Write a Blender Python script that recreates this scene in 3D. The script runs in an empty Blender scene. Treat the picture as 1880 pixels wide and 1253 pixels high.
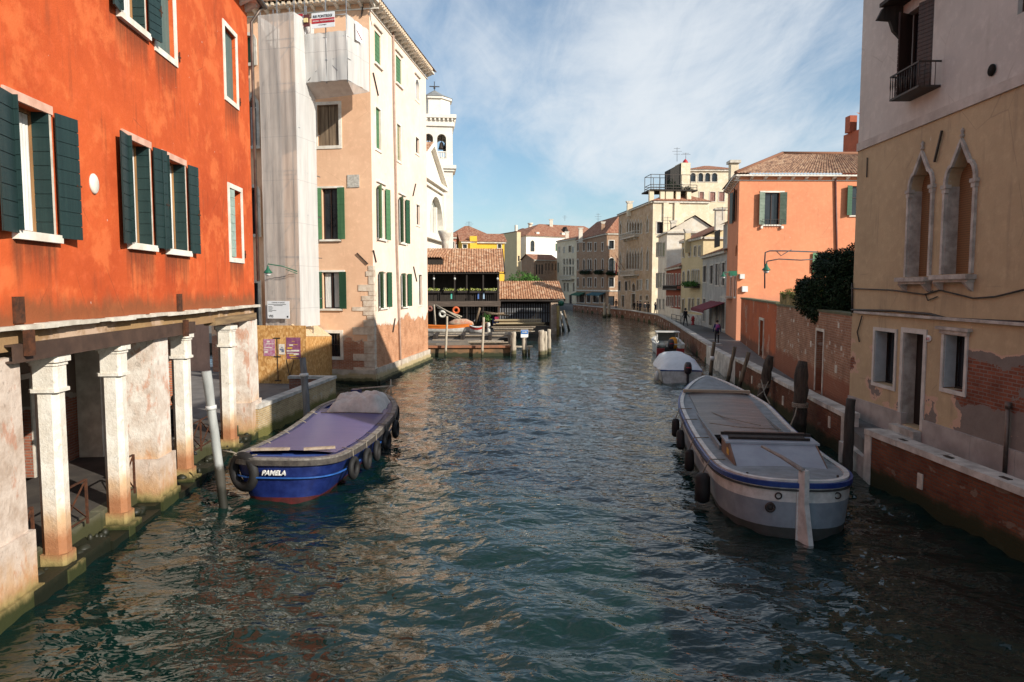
import bpy, bmesh, math, random
import numpy as np
from mathutils import Vector, Matrix
R = math.radians
random.seed(7)
SC = bpy.context.scene
COL = SC.collection
# ------------------------------------------------------------------ camera, world, sun, exposure
F, CX, CY, CAM_H = 1300.0, 940.0, 626.5, 5.0
PITCH = math.atan(98.5 / F)
cam_d = bpy.data.cameras.new('camera'); cam = bpy.data.objects.new('camera', cam_d); COL.objects.link(cam)
cam.location = (0, 0, CAM_H); cam.rotation_euler = (R(90) - PITCH, 0, 0)
cam_d.sensor_width = 36; cam_d.lens = 36 * F / 1880; cam_d.clip_end = 3000; cam_d.clip_start = .1
SC.camera = cam
SC.view_settings.view_transform = 'Standard'; SC.view_settings.look = 'None'
SC.view_settings.exposure = 0.38; SC.view_settings.gamma = 1
SUN_AZ, SUN_EL = 52.0, 26.5       # degrees from -Y towards +X ; elevation
sd = Vector((math.sin(R(SUN_AZ)) * math.cos(R(SUN_EL)), -math.cos(R(SUN_AZ)) * math.cos(R(SUN_EL)), math.sin(R(SUN_EL))))
sun_d = bpy.data.lights.new('sun', 'SUN'); sun_d.energy = 5.0; sun_d.angle = R(.55); sun_d.color = (1, .93, .83)
sun = bpy.data.objects.new('sun', sun_d); COL.objects.link(sun); sun.rotation_euler = sd.to_track_quat('Z', 'Y').to_euler()
sun.location = sd * 60

def N(nt, t, **kw):
    n = nt.nodes.new(t)
    ins = kw.pop('ins', {})
    for k, v in kw.items(): setattr(n, k, v)
    for k, v in ins.items():
        if hasattr(v, 'is_output') or isinstance(v, bpy.types.NodeSocket): nt.links.new(v, n.inputs[k])
        else: n.inputs[k].default_value = v
    return n
def math_(nt, op, a, b=None, c=None, clamp=False):
    n = nt.nodes.new('ShaderNodeMath'); n.operation = op; n.use_clamp = clamp
    for i, v in enumerate((a, b, c)):
        if v is None: continue
        if isinstance(v, bpy.types.NodeSocket): nt.links.new(v, n.inputs[i])
        else: n.inputs[i].default_value = v
    return n.outputs[0]
def mixc(nt, f, a, b, mode='MIX'):
    n = nt.nodes.new('ShaderNodeMix'); n.data_type = 'RGBA'; n.blend_type = mode
    for k, v in (('Factor', f), ('A', a), ('B', b)):
        s = [i for i in n.inputs if i.name == k and (i.type == ('VALUE' if k == 'Factor' else 'RGBA'))][0]
        if isinstance(v, bpy.types.NodeSocket): nt.links.new(v, s)
        else: s.default_value = v if k == 'Factor' else (*v[:3], 1)
    return [o for o in n.outputs if o.type == 'RGBA'][0]
def ramp(nt, f, stops, interp='LINEAR'):
    n = nt.nodes.new('ShaderNodeValToRGB'); n.color_ramp.interpolation = interp
    e = n.color_ramp.elements
    while len(e) > 1: e.remove(e[-1])
    e[0].position = stops[0][0]; e[0].color = (*stops[0][1], 1) if len(stops[0][1]) == 3 else stops[0][1]
    for p, c in stops[1:]:
        q = e.new(p); q.color = (*c, 1)
    if isinstance(f, bpy.types.NodeSocket): nt.links.new(f, n.inputs[0])
    return n.outputs[0]
def g3(v): return (v, v, v)
def sstep(nt, x, a, b):
    n = N(nt, 'ShaderNodeMapRange', interpolation_type='SMOOTHSTEP', ins={0: x, 1: a, 2: b, 3: 0.0, 4: 1.0}); return n.outputs[0]
def noise(nt, vec, scale, detail=4, rough=.55, dist=0, out=0):
    return N(nt, 'ShaderNodeTexNoise', ins={'Vector': vec, 'Scale': scale, 'Detail': detail, 'Roughness': rough, 'Distortion': dist}).outputs[out]
def mapping(nt, vec, scale=(1, 1, 1), rot=(0, 0, 0), loc=(0, 0, 0)):
    return N(nt, 'ShaderNodeMapping', ins={'Vector': vec, 'Scale': scale, 'Rotation': rot, 'Location': loc}).outputs[0]

world = bpy.data.worlds.new('World'); SC.world = world; world.use_nodes = True
nt = world.node_tree; nt.nodes.clear()
sky = N(nt, 'ShaderNodeTexSky'); sky.sky_type = 'NISHITA'; sky.sun_disc = False
sky.sun_elevation = R(SUN_EL); sky.sun_rotation = math.pi - R(SUN_AZ); sky.air_density = 1.0; sky.dust_density = .6; sky.ozone_density = 1.6
tc = N(nt, 'ShaderNodeTexCoord').outputs['Generated']
sp = N(nt, 'ShaderNodeSeparateXYZ', ins={0: tc})
zz = math_(nt, 'ABSOLUTE', sp.outputs[2])
zz = math_(nt, 'ADD', zz, .12)
pu = math_(nt, 'DIVIDE', sp.outputs[0], zz); pv = math_(nt, 'DIVIDE', sp.outputs[1], zz)
pvec = N(nt, 'ShaderNodeCombineXYZ', ins={0: pu, 1: pv, 2: 0.0}).outputs[0]
m1 = mapping(nt, pvec, (.9, .42, 1), (0, 0, R(-52)), (3.1, 1.4, 0))
n1 = noise(nt, m1, 1.5, 9, .6, .5)
m2 = mapping(nt, pvec, (.42, .16, 1), (0, 0, R(-52)), (.2, .35, 0))
n2 = noise(nt, m2, 1.6, 3, .5, .3)
m3 = mapping(nt, pvec, (2.6, .8, 1), (0, 0, R(-60)), (0, 0, 0))
n3 = noise(nt, m3, 2.2, 6, .65, .8)
dn = math_(nt, 'ADD', math_(nt, 'MULTIPLY', n1, .62), math_(nt, 'MULTIPLY', n2, .75))
dn = math_(nt, 'ADD', dn, math_(nt, 'MULTIPLY', n3, .22))
cm = sstep(nt, dn, .6, 1.0)
cm = math_(nt, 'MULTIPLY', cm, .9)
skyc = mixc(nt, 1.0, sky.outputs[0], (1.15, 1.42, 1.5), 'MULTIPLY')
cl = mixc(nt, cm, skyc, (9.2, 9.7, 10.2))
hzf = math_(nt, 'MULTIPLY', math_(nt, 'POWER', math_(nt, 'SUBTRACT', 1.0, math_(nt, 'ABSOLUTE', sp.outputs[2])), 7.0), .5)
cl = mixc(nt, hzf, cl, (7.6, 8.6, 9.2))
bg = N(nt, 'ShaderNodeBackground', ins={'Color': cl, 'Strength': .07})
N(nt, 'ShaderNodeOutputWorld', ins={0: bg.outputs[0]})

# ------------------------------------------------------------------ pixel <-> world
def ray(px, py):
    x = (px - CX) / F; y = (CY - py) / F
    return Vector((x, math.cos(PITCH) + y * math.sin(PITCH), -math.sin(PITCH) + y * math.cos(PITCH)))
def G(px, py, z=0.0):
    d = ray(px, py); t = (z - CAM_H) / d.z
    return Vector((d.x * t, d.y * t, z))
def AT(px, py, Y):
    d = ray(px, py); t = Y / d.y
    return Vector((d.x * t, Y, CAM_H + d.z * t))
class Fr:
    """facade frame: x along A->B, y into the building, z up"""
    def __init__(s, A, B, z=0):
        A = Vector((A[0], A[1], z)); B = Vector((B[0], B[1], z)); s.A = A; s.B = B
        s.x = (B - A).normalized(); s.L = (B - A).length
        s.y = Vector((-s.x.y, s.x.x, 0)); s.M = Matrix.Translation(A) @ Matrix(((s.x.x, s.y.x, 0, 0), (s.x.y, s.y.y, 0, 0), (0, 0, 1, 0), (0, 0, 0, 1)))
        s.Mi = s.M.inverted()
    def px(s, px, py, off=0.0):
        d = ray(px, py); o = Vector((0, 0, CAM_H)) - (s.A + s.y * off)
        t = -o.dot(s.y) / d.dot(s.y)
        p = Vector((0, 0, CAM_H)) + d * t - s.A
        return p.dot(s.x), p.z + s.A.z
    def r(s, x0, y0, x1, y1, off=0.0):
        xm = (x0 + x1) / 2; ym = (y0 + y1) / 2
        u0 = s.px(x0, ym, off)[0]; u1 = s.px(x1, ym, off)[0]
        return (u0, u1, s.px(xm, y1, off)[1], s.px(xm, y0, off)[1])
    def side(s, L=None, at='B', depth=6):
        """frame of the end wall: at B (seen facing it, left->right) """
        if at == 'B': a = s.B; b = s.B + s.y * depth
        else: a = s.A + s.y * depth; b = s.A
        return Fr(a, b, s.A.z)
    def P(s, u, y=0, z=0): return s.M @ Vector((u, y, z))

# ------------------------------------------------------------------ mesh builder
WM = {}
def wm(o):
    return WM.get(o.name, Matrix.Identity(4)) if o else Matrix.Identity(4)
class MB:
    def __init__(s, M=None):
        s.v = []; s.f = []; s.uv = []; s.mi = []; s.sm = []; s.M = M or Matrix.Identity(4); s.m = 0; s.smooth = False
    def add(s, vs, fs, uvs=None, M=None, smooth=None):
        b = len(s.v); M = s.M @ M if M is not None else s.M
        s.v += [M @ Vector(p) for p in vs]
        for i, f in enumerate(fs):
            s.f.append([b + k for k in f]); s.uv.append(uvs[i] if uvs else None); s.mi.append(s.m)
            s.sm.append(s.smooth if smooth is None else smooth)
        return s
    def box(s, x0, x1, y0, y1, z0, z1, M=None):
        vs = [(x, y, z) for z in (z0, z1) for y in (y0, y1) for x in (x0, x1)]
        return s.add(vs, [(0, 2, 3, 1), (4, 5, 7, 6), (0, 1, 5, 4), (2, 6, 7, 3), (0, 4, 6, 2), (1, 3, 7, 5)], M=M)
    def quad(s, *p, uv=None): return s.add(p, [tuple(range(len(p)))], [uv] if uv else None)
    def beam(s, a, b, w, h=None, up=(0, 0, 1)):
        a = Vector(a); b = Vector(b); h = h or w; d = (b - a)
        if d.length < 1e-6: return s
        z = d.normalized(); u = Vector(up)
        if abs(z.dot(u)) > .98: u = Vector((0, 1, 0))
        x = u.cross(z).normalized(); y = z.cross(x)
        M = Matrix.Translation(a) @ Matrix((x, y, z)).transposed().to_4x4()
        return s.box(-w / 2, w / 2, -h / 2, h / 2, 0, d.length, M=M)
    def tube(s, pts, r, n=8, cap=True, smooth=True):
        pts = [Vector(p) for p in pts]; rs = r if isinstance(r, (list, tuple)) else [r] * len(pts)
        vs = []; fs = []; prev = None
        for i, p in enumerate(pts):
            t = (pts[min(i + 1, len(pts) - 1)] - pts[max(i - 1, 0)]).normalized()
            if prev is None:
                u = Vector((0, 0, 1)) if abs(t.z) < .9 else Vector((1, 0, 0))
                x = u.cross(t).normalized()
            else: x = (prev - t * prev.dot(t)).normalized()
            prev = x; y = t.cross(x)
            for k in range(n):
                a = 2 * math.pi * k / n; vs.append(p + (x * math.cos(a) + y * math.sin(a)) * rs[i])
        for i in range(len(pts) - 1):
            for k in range(n):
                fs.append((i * n + k, i * n + (k + 1) % n, (i + 1) * n + (k + 1) % n, (i + 1) * n + k))
        s.add(vs, fs, smooth=smooth)
        if cap: s.add(vs[:n], [tuple(reversed(range(n)))], smooth=False); s.add(vs[-n:], [tuple(range(n))], smooth=False)
        return s
    def lathe(s, prof, n=16, c=(0, 0, 0), smooth=True, M=None):
        vs = []; fs = []
        for r, z in prof:
            for k in range(n):
                a = 2 * math.pi * (k + .5) / n; vs.append((c[0] + r * math.cos(a), c[1] + r * math.sin(a), c[2] + z))
        m = len(prof)
        for i in range(m - 1):
            for k in range(n): fs.append((i * n + k, i * n + (k + 1) % n, (i + 1) * n + (k + 1) % n, (i + 1) * n + k))
        s.add(vs, fs, M=M, smooth=smooth)
        s.add(vs[:n], [tuple(reversed(range(n)))], M=M, smooth=False); s.add(vs[-n:], [tuple(range(n))], M=M, smooth=False)
        return s
    def torus(s, c, R_, r, ax='y', n=20, m=8, sx=1, sz=1, M=None):
        vs = []; fs = []
        for i in range(n):
            a = 2 * math.pi * i / n
            for j in range(m):
                b = 2 * math.pi * j / m; q = R_ + r * math.cos(b)
                x, z, y = q * math.cos(a) * sx, q * math.sin(a) * sz, r * math.sin(b)
                p = {'y': (x, y, z), 'x': (y, x, z), 'z': (x, z, y)}[ax]
                vs.append((c[0] + p[0], c[1] + p[1], c[2] + p[2]))
        for i in range(n):
            for j in range(m): fs.append((i * m + j, ((i + 1) % n) * m + j, ((i + 1) % n) * m + (j + 1) % m, i * m + (j + 1) % m))
        return s.add(vs, fs, M=M, smooth=True)
    def prism(s, poly, y0, y1, ax='y'):
        """poly in (x,z) extruded along y (or ax)"""
        n = len(poly)
        def P(a, b, t): return {'y': (a, t, b), 'x': (t, a, b), 'z': (a, b, t)}[ax]
        vs = [P(a, b, y0) for a, b in poly] + [P(a, b, y1) for a, b in poly]
        fs = [tuple(range(n)), tuple(range(2 * n - 1, n - 1, -1))] + [(i, i + n, (i + 1) % n + n, (i + 1) % n) for i in range(n)]
        return s.add(vs, fs)
    def build(s, name, mat, parent=None, jit=0):
        o_m = wm(parent).inverted() if parent else None
        base = Matrix.Identity(4)
        vs = s.v
        if parent is None and vs:
            c = Vector((sum(v.x for v in vs) / len(vs), sum(v.y for v in vs) / len(vs), min(v.z for v in vs)))
            base = Matrix.Translation(c); o_m = base.inverted()
        me = bpy.data.meshes.new(name)
        me.from_pydata([tuple(o_m @ v) for v in vs], [], s.f)
        mats = mat if isinstance(mat, (list, tuple)) else [mat]
        for m_ in mats: me.materials.append(m_)
        if any(s.mi): me.polygons.foreach_set('material_index', s.mi)
        if any(s.sm): me.polygons.foreach_set('use_smooth', s.sm)
        if any(u is not None for u in s.uv):
            l = me.uv_layers.new(name='UVMap')
            dat = []
            for f, u in zip(s.f, s.uv): dat += [c for q in (u or [(0, 0)] * len(f)) for c in q]
            l.data.foreach_set('uv', dat)
        bm = bmesh.new(); bm.from_mesh(me); bmesh.ops.remove_doubles(bm, verts=bm.verts, dist=1e-5)
        bmesh.ops.recalc_face_normals(bm, faces=bm.faces) if getattr(s, 'recalc', True) else None
        bm.to_mesh(me); bm.free()
        o = bpy.data.objects.new(name, me); COL.objects.link(o)
        if parent: o.parent = parent; WM[o.name] = wm(parent)
        else: o.matrix_world = base; WM[o.name] = base
        return o
def tag(o, label=None, cat=None, group=None, kind=None):
    if label: o['label'] = label
    if cat: o['category'] = cat
    if group: o['group'] = group
    if kind: o['kind'] = kind
    return o
def empty(name, M, label=None, cat=None, group=None, kind=None):
    o = bpy.data.objects.new(name, None); COL.objects.link(o); o.empty_display_size = .2
    if not isinstance(M, Matrix): M = Matrix.Translation(Vector(M))
    o.matrix_world = M; WM[o.name] = M.copy()
    return tag(o, label, cat, group, kind)
def copy_tree(o, M=None, label=None, parent=None):
    c = o.copy(); COL.objects.link(c)
    if parent is not None: c.parent = parent
    if M is not None: c.matrix_world = M
    if label: c['label'] = label
    for ch in list(o.children): copy_tree(ch, None, None, c)
    return c
def rotz(a, loc=(0, 0, 0)): return Matrix.Translation(Vector(loc)) @ Matrix.Rotation(a, 4, 'Z')

# ------------------------------------------------------------------ materials
MT = {}
def newmat(name):
    m = bpy.data.materials.new(name); m.use_nodes = True; nt = m.node_tree; nt.nodes.clear()
    p = N(nt, 'ShaderNodeBsdfPrincipled'); N(nt, 'ShaderNodeOutputMaterial', ins={0: p.outputs[0]})
    MT[name] = m
    return m, nt, p
def L(nt, a, b): nt.links.new(a, b)
def objc(nt): return N(nt, 'ShaderNodeTexCoord').outputs['Object']
def wallvec(nt):
    """(u, z) of the wall whatever way the face looks"""
    t = N(nt, 'ShaderNodeTexCoord'); o = N(nt, 'ShaderNodeSeparateXYZ', ins={0: t.outputs['Object']})
    n = N(nt, 'ShaderNodeSeparateXYZ', ins={0: t.outputs['Normal']})
    ax = math_(nt, 'ABSOLUTE', n.outputs[0]); ay = math_(nt, 'ABSOLUTE', n.outputs[1])
    f = math_(nt, 'GREATER_THAN', ax, ay)
    u = math_(nt, 'ADD', math_(nt, 'MULTIPLY', o.outputs[1], f), math_(nt, 'MULTIPLY', o.outputs[0], math_(nt, 'SUBTRACT', 1.0, f)))
    return N(nt, 'ShaderNodeCombineXYZ', ins={0: u, 1: o.outputs[2], 2: 0.0}).outputs[0], u, o.outputs[2]
def bump(nt, h, p, strength=.3, dist=.02):
    b = N(nt, 'ShaderNodeBump', ins={'Height': h, 'Strength': strength, 'Distance': dist}); L(nt, b.outputs[0], p.inputs['Normal']); return b
def brick_nodes(nt, vec, c1, c2, mortar, bw=.25, bh=.07, ms=.012):
    wv = mixv(nt, vec)
    b = N(nt, 'ShaderNodeTexBrick', ins={'Vector': wv, 'Color1': (*c1, 1), 'Color2': (*c2, 1), 'Mortar': (*mortar, 1), 'Scale': 1.0, 'Mortar Size': ms, 'Mortar Smooth': .3, 'Bias': 0.0, 'Brick Width': bw, 'Row Height': bh})
    n = noise(nt, vec, 1.4, 5, .6); n2 = noise(nt, vec, 9, 4, .6)
    c = mixc(nt, math_(nt, 'MULTIPLY', sstep(nt, n, .35, .75), .55), b.outputs[0], tuple(x * .45 for x in c1))
    c = mixc(nt, math_(nt, 'MULTIPLY', sstep(nt, n2, .55, .8), .3), c, tuple(min(1, x * 1.2) for x in mortar))
    return c, b.outputs[1]
def mixv(nt, vec):
    n = N(nt, 'ShaderNodeTexNoise', ins={'Vector': vec, 'Scale': 3.0, 'Detail': 2.0})
    a = N(nt, 'ShaderNodeVectorMath', operation='SUBTRACT', ins={0: n.outputs[1], 1: (.5, .5, .5)})
    s = N(nt, 'ShaderNodeVectorMath', operation='SCALE', ins={0: a.outputs[0], 'Scale': .02})
    return N(nt, 'ShaderNodeVectorMath', operation='ADD', ins={0: vec, 1: s.outputs[0]}).outputs[0]
BR1, BR2, BRM = (.36, .13, .07), (.5, .22, .12), (.5, .42, .33)
def plaster(name, c, c2=None, dirt=(.12, .09, .07), amt=.5, brick=None, bz=None, base=None, streaks=None, rough=.9, sc=1.0, bc=None, light=None, lamt=.5):
    """brick=(threshold): noise patches of bare brick; bz=(z_lo,z_hi): bare brick below; base=(z,w,col): dirt rising from the base"""
    m, nt, p = newmat(name); vec, u, z = wallvec(nt)
    c2 = c2 or tuple(x * .75 for x in c)
    n1 = noise(nt, vec, .45 * sc, 6, .6); n2 = noise(nt, vec, 3.5 * sc, 6, .65)
    col = mixc(nt, sstep(nt, n1, .3, .72), c, c2)
    col = mixc(nt, math_(nt, 'MULTIPLY', sstep(nt, n2, .45, .8), .45), col, tuple(min(1, x * 1.25 + .02) for x in c))
    st = noise(nt, mapping(nt, vec, (5, .35, 1)), 1.0 * sc, 5, .6)
    pat = noise(nt, vec, .8 * sc, 4, .6)
    f = math_(nt, 'MULTIPLY', sstep(nt, st, .48, .78), sstep(nt, pat, .4, .65)); f = math_(nt, 'MULTIPLY', f, amt)
    col = mixc(nt, f, col, dirt)
    if light:
        l1 = noise(nt, mapping(nt, vec, (1, 1, 1), loc=(7, 3, 0)), .9 * sc, 7, .65)
        col = mixc(nt, math_(nt, 'MULTIPLY', sstep(nt, l1, .5, .62), lamt), col, light)
    for (su0, su1, sz, ln, am) in (streaks or []):
        w = math_(nt, 'MULTIPLY', sstep(nt, u, su0 - .08, su0 + .08), math_(nt, 'SUBTRACT', 1.0, sstep(nt, u, su1 - .08, su1 + .08)))
        s1 = noise(nt, mapping(nt, vec, (9, .5, 1), loc=(su0 * 3, 0, 0)), 1.0, 4, .6)
        zz = math_(nt, 'ADD', z, math_(nt, 'MULTIPLY', math_(nt, 'SUBTRACT', s1, .5), 1.6 * ln))
        dn_ = math_(nt, 'MULTIPLY', sstep(nt, zz, sz - ln, sz + .1), math_(nt, 'LESS_THAN', z, sz))
        col = mixc(nt, math_(nt, 'MULTIPLY', math_(nt, 'MULTIPLY', w, dn_), am), col, dirt)
    if base:
        bn = noise(nt, mapping(nt, vec, (1.3, .6, 1)), 1.6, 5, .65)
        zz = math_(nt, 'ADD', z, math_(nt, 'MULTIPLY', math_(nt, 'SUBTRACT', bn, .5), base[1] * 2))
        col = mixc(nt, math_(nt, 'MULTIPLY', math_(nt, 'SUBTRACT', 1.0, sstep(nt, zz, base[0] - base[1] * .5, base[0] + base[1] * .5)), base[3] if len(base) > 3 else .85), col, base[2])
    sp_ = noise(nt, mapping(nt, vec, (1, .7, 1), loc=(1.7, 8.2, 0)), 7, 2, .5); col = mixc(nt, math_(nt, 'MULTIPLY', math_(nt, 'GREATER_THAN', sp_, .765), .55), col, (.6, .52, .44))
    ck_ = N(nt, 'ShaderNodeTexVoronoi', feature='DISTANCE_TO_EDGE', ins={'Vector': mixv(nt, mapping(nt, vec, (.5, .32, 1))), 'Scale': 1.0}).outputs[0]
    cn_ = noise(nt, vec, .5, 2, .5); ckf = math_(nt, 'MULTIPLY', math_(nt, 'LESS_THAN', ck_, .0035), sstep(nt, cn_, .52, .58)); col = mixc(nt, math_(nt, 'MULTIPLY', ckf, .3), col, dirt)
    h = math_(nt, 'MULTIPLY', noise(nt, vec, 14, 5, .6), .5)
    if brick is not None or bz:
        b1, b2, b3 = bc or (BR1, BR2, BRM)
        bcol, bf = brick_nodes(nt, vec, b1, b2, b3)
        bn = noise(nt, mapping(nt, vec, loc=(2.3, 5.1, 0)), .55, 6, .6)
        if bz:
            zz = math_(nt, 'ADD', z, math_(nt, 'MULTIPLY', math_(nt, 'SUBTRACT', bn, .5), bz[1] * 4))
            k = math_(nt, 'LESS_THAN', zz, bz[0])
            e = math_(nt, 'LESS_THAN', zz, bz[0] + .1)
        else:
            k = math_(nt, 'GREATER_THAN', bn, brick); e = math_(nt, 'GREATER_THAN', bn, brick - .012)
        col = mixc(nt, math_(nt, 'MULTIPLY', e, .6), col, (.42, .36, .3))
        col = mixc(nt, k, col, bcol)
        h = math_(nt, 'SUBTRACT', h, math_(nt, 'MULTIPLY', k, math_(nt, 'ADD', math_(nt, 'MULTIPLY', bf, .6), 1.2)))
    L(nt, col, p.inputs['Base Color']); p.inputs['Roughness'].default_value = rough; p.inputs['Specular IOR Level'].default_value = .2
    bump(nt, h, p, .45, .03)
    return m
def brickmat(name, c1=BR1, c2=BR2, mo=BRM, spots=None, base=None, top=None, bh=.07, bw=.25):
    m, nt, p = newmat(name); vec, u, z = wallvec(nt)
    col, bf = brick_nodes(nt, vec, c1, c2, mo, bw, bh)
    if spots:
        n = noise(nt, mapping(nt, vec, (1, 1.6, 1)), 1.7, 3, .5); col = mixc(nt, math_(nt, 'MULTIPLY', sstep(nt, n, .62, .66), .7), col, spots)
    if top:
        n = noise(nt, mapping(nt, vec, (3, .5, 1)), 1.2, 5, .6)
        zz = math_(nt, 'ADD', z, math_(nt, 'MULTIPLY', math_(nt, 'SUBTRACT', n, .5), top[1] * 2))
        col = mixc(nt, math_(nt, 'MULTIPLY', sstep(nt, zz, top[0] - top[1], top[0] + .1), .85), col, top[2])
    if base:
        n = noise(nt, vec, 1.8, 5, .6); zz = math_(nt, 'ADD', z, math_(nt, 'MULTIPLY', math_(nt, 'SUBTRACT', n, .5), base[1] * 2))
        col = mixc(nt, math_(nt, 'MULTIPLY', math_(nt, 'SUBTRACT', 1.0, sstep(nt, zz, base[0] - .1, base[0] + .15)), .9), col, base[2])
    L(nt, col, p.inputs['Base Color']); p.inputs['Roughness'].default_value = .9; p.inputs['Specular IOR Level'].default_value = .2
    h = math_(nt, 'ADD', math_(nt, 'MULTIPLY', bf, -1.0), math_(nt, 'MULTIPLY', noise(nt, vec, 20, 4), .5)); bump(nt, h, p, .7, .015)
    return m
def generic(name, c, c2=None, rough=.7, sc=4, bs=.2, stretch=(1, 1, 1), metal=0, spec=.4, low=None, world_=False, dist=.01, hi=.7, lo=.3):
    m, nt, p = newmat(name)
    v = objc(nt) if not world_ else N(nt, 'ShaderNodeNewGeometry').outputs['Position']
    n1 = noise(nt, mapping(nt, v, stretch), sc, 6, .62)
    col = mixc(nt, sstep(nt, n1, lo, hi), c, c2 or tuple(x * .6 for x in c))
    if low:   # (z, w, colour): waterline grime in world height
        z = N(nt, 'ShaderNodeSeparateXYZ', ins={0: N(nt, 'ShaderNodeNewGeometry').outputs['Position']}).outputs[2]
        for (lz, lw, lc) in low:
            zz = math_(nt, 'ADD', z, math_(nt, 'MULTIPLY', math_(nt, 'SUBTRACT', noise(nt, v, 3, 5, .6), .5), lw * 2))
            col = mixc(nt, math_(nt, 'SUBTRACT', 1.0, sstep(nt, zz, lz - lw * .4, lz + lw * .4)), col, lc)
    L(nt, col, p.inputs['Base Color'])
    p.inputs['Roughness'].default_value = rough; p.inputs['Metallic'].default_value = metal; p.inputs['Specular IOR Level'].default_value = spec
    if bs: bump(nt, noise(nt, mapping(nt, v, stretch), sc * 5, 5, .6), p, bs, dist)
    return m
def wood(name, c, c2=None, axis=2, rough=.75, sc=3, low=None):
    st = [14, 14, 14]; st[axis] = .8
    return generic(name, c, c2 or tuple(x * .45 for x in c), rough, sc, .35, tuple(s / 4 for s in st), low=low)
def tiles(name, cols=((.2, .08, .045), (.42, .19, .1), (.55, .3, .17), (.62, .45, .3)), bmp=True, w=.2, h=.36):
    m, nt, p = newmat(name); uv = N(nt, 'ShaderNodeTexCoord').outputs['UV']
    s = N(nt, 'ShaderNodeSeparateXYZ', ins={0: uv})
    cu = math_(nt, 'DIVIDE', s.outputs[0], w); cv = math_(nt, 'DIVIDE', s.outputs[1], h)
    cell = N(nt, 'ShaderNodeCombineXYZ', ins={0: math_(nt, 'FLOOR', cu), 1: math_(nt, 'FLOOR', cv), 2: 0.0}).outputs[0]
    wn = N(nt, 'ShaderNodeTexWhiteNoise', ins={'Vector': cell}).outputs[0]
    big = noise(nt, uv, .7, 4, .6)
    f = math_(nt, 'ADD', math_(nt, 'MULTIPLY', wn, .6), math_(nt, 'MULTIPLY', big, .4))
    k = len(cols); col = ramp(nt, f, [((i + .4) / k, cols[i]) for i in range(k)])
    fine = noise(nt, uv, 9, 5, .7); col = mixc(nt, math_(nt, 'MULTIPLY', sstep(nt, fine, .5, .8), .5), col, (.13, .1, .08))
    fu = math_(nt, 'FRACT', cu)
    ch = math_(nt, 'SINE', math_(nt, 'MULTIPLY', fu, math.pi))
    if bmp:
        col = mixc(nt, math_(nt, 'MULTIPLY', math_(nt, 'SUBTRACT', 1.0, sstep(nt, ch, .1, .5)), .5), col, (.05, .03, .02))
        bump(nt, math_(nt, 'ADD', ch, math_(nt, 'MULTIPLY', math_(nt, 'FRACT', cv), .4)), p, .8, .06)
    L(nt, col, p.inputs['Base Color']); p.inputs['Roughness'].default_value = .9; p.inputs['Specular IOR Level'].default_value = .15
    return m
ALG = (.02, .022, .008)
stone = generic('istrian_stone', (.66, .61, .52), (.42, .37, .3), .75, 2.5, .3)
stone_w = generic('white_stone', (.78, .74, .66), (.6, .54, .45), .75, 2.5, .25)
stone_wet = generic('wet_stone', (.3, .27, .2), (.13, .12, .08), .5, 2.5, .5, low=[(.35, .3, (.06, .06, .02)), (.12, .2, (.012, .014, .006))])
coping = generic('coping_stone', (.6, .57, .51), (.3, .28, .25), .8, 1.8, .4)
paving = generic('paving_stone', (.17, .16, .15), (.1, .095, .09), .8, 1.2, .3)
glass = generic('window_glass', (.012, .015, .02), (.03, .035, .04), .06, 1, 0, spec=.6)
dark = generic('dark_interior', (.012, .01, .009), (.02, .017, .014), .9, 1, 0, spec=.1)
iron = generic('black_iron', (.02, .02, .02), (.05, .03, .02), .6, 6, .2, spec=.4)
rust = generic('rusty_iron', (.1, .035, .015), (.04, .018, .01), .8, 12, .4, spec=.3)
steel_b = generic('brown_steel_beam', (.085, .05, .035), (.05, .03, .022), .6, 3, .2)
green_sh = wood('green_shutter_paint', (.012, .055, .025), (.025, .085, .04), 2, .55)
green_lt = wood('faded_green_shutter', (.045, .14, .06), (.09, .2, .09), 2, .6)
dgreen = wood('dark_green_shutter', (.008, .024, .024), (.014, .036, .034), 2, .5)
teal_sh = wood('grey_green_shutter', (.07, .11, .1), (.11, .16, .14), 2, .6)
old_wood = wood('weathered_wood', (.26, .19, .12), (.1, .065, .04), 2)
pile_wood = wood('mooring_pile_wood', (.2, .15, .1), (.06, .045, .03), 2, .85, low=[(.55, .25, (.03, .026, .014)), (.2, .15, ALG)])
pile_lt = wood('pale_pile_wood', (.5, .44, .34), (.25, .2, .15), 2, .85, low=[(.45, .2, (.09, .08, .04)), (.2, .12, ALG)])
dark_wood = wood('dark_stained_timber', (.035, .026, .02), (.015, .011, .009), 2, .8)
brown_sh = wood('brown_shutter_paint', (.06, .026, .016), (.03, .014, .01), 2, .5)
white_p = generic('white_paint', (.75, .75, .72), (.55, .54, .5), .4, 2, .05)
cloth_w = generic('white_curtain', (.7, .7, .66), (.5, .5, .47), .9, 4, .2, (4, 4, .4))
tile_near = tiles('clay_roof_tiles', bmp=False, cols=((.22, .1, .06), (.36, .18, .1), (.46, .26, .15), (.56, .4, .27)))
tile_far = tiles('far_clay_tiles', ((.2, .08, .05), (.3, .13, .08), (.38, .18, .11), (.42, .25, .17)))
tile_dark = tiles('dark_clay_tiles', ((.12, .07, .05), (.22, .13, .09), (.32, .19, .12), (.4, .28, .19)), bmp=False)
gutter_m = generic('copper_gutter', (.2, .15, .12), (.1, .08, .07), .5, 3, .1, metal=.5)
rope_m = generic('rope', (.3, .26, .2), (.15, .12, .09), .9, 20, .3)
tyre_m = generic('black_rubber', (.006, .006, .007), (.015, .014, .013), .7, 5, .2)
skin_m = generic('skin', (.5, .3, .22), (.42, .24, .17), .6, 5, 0)
hair_m = generic('dark_hair', (.03, .02, .015), (.015, .01, .008), .6, 20, .2)

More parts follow.
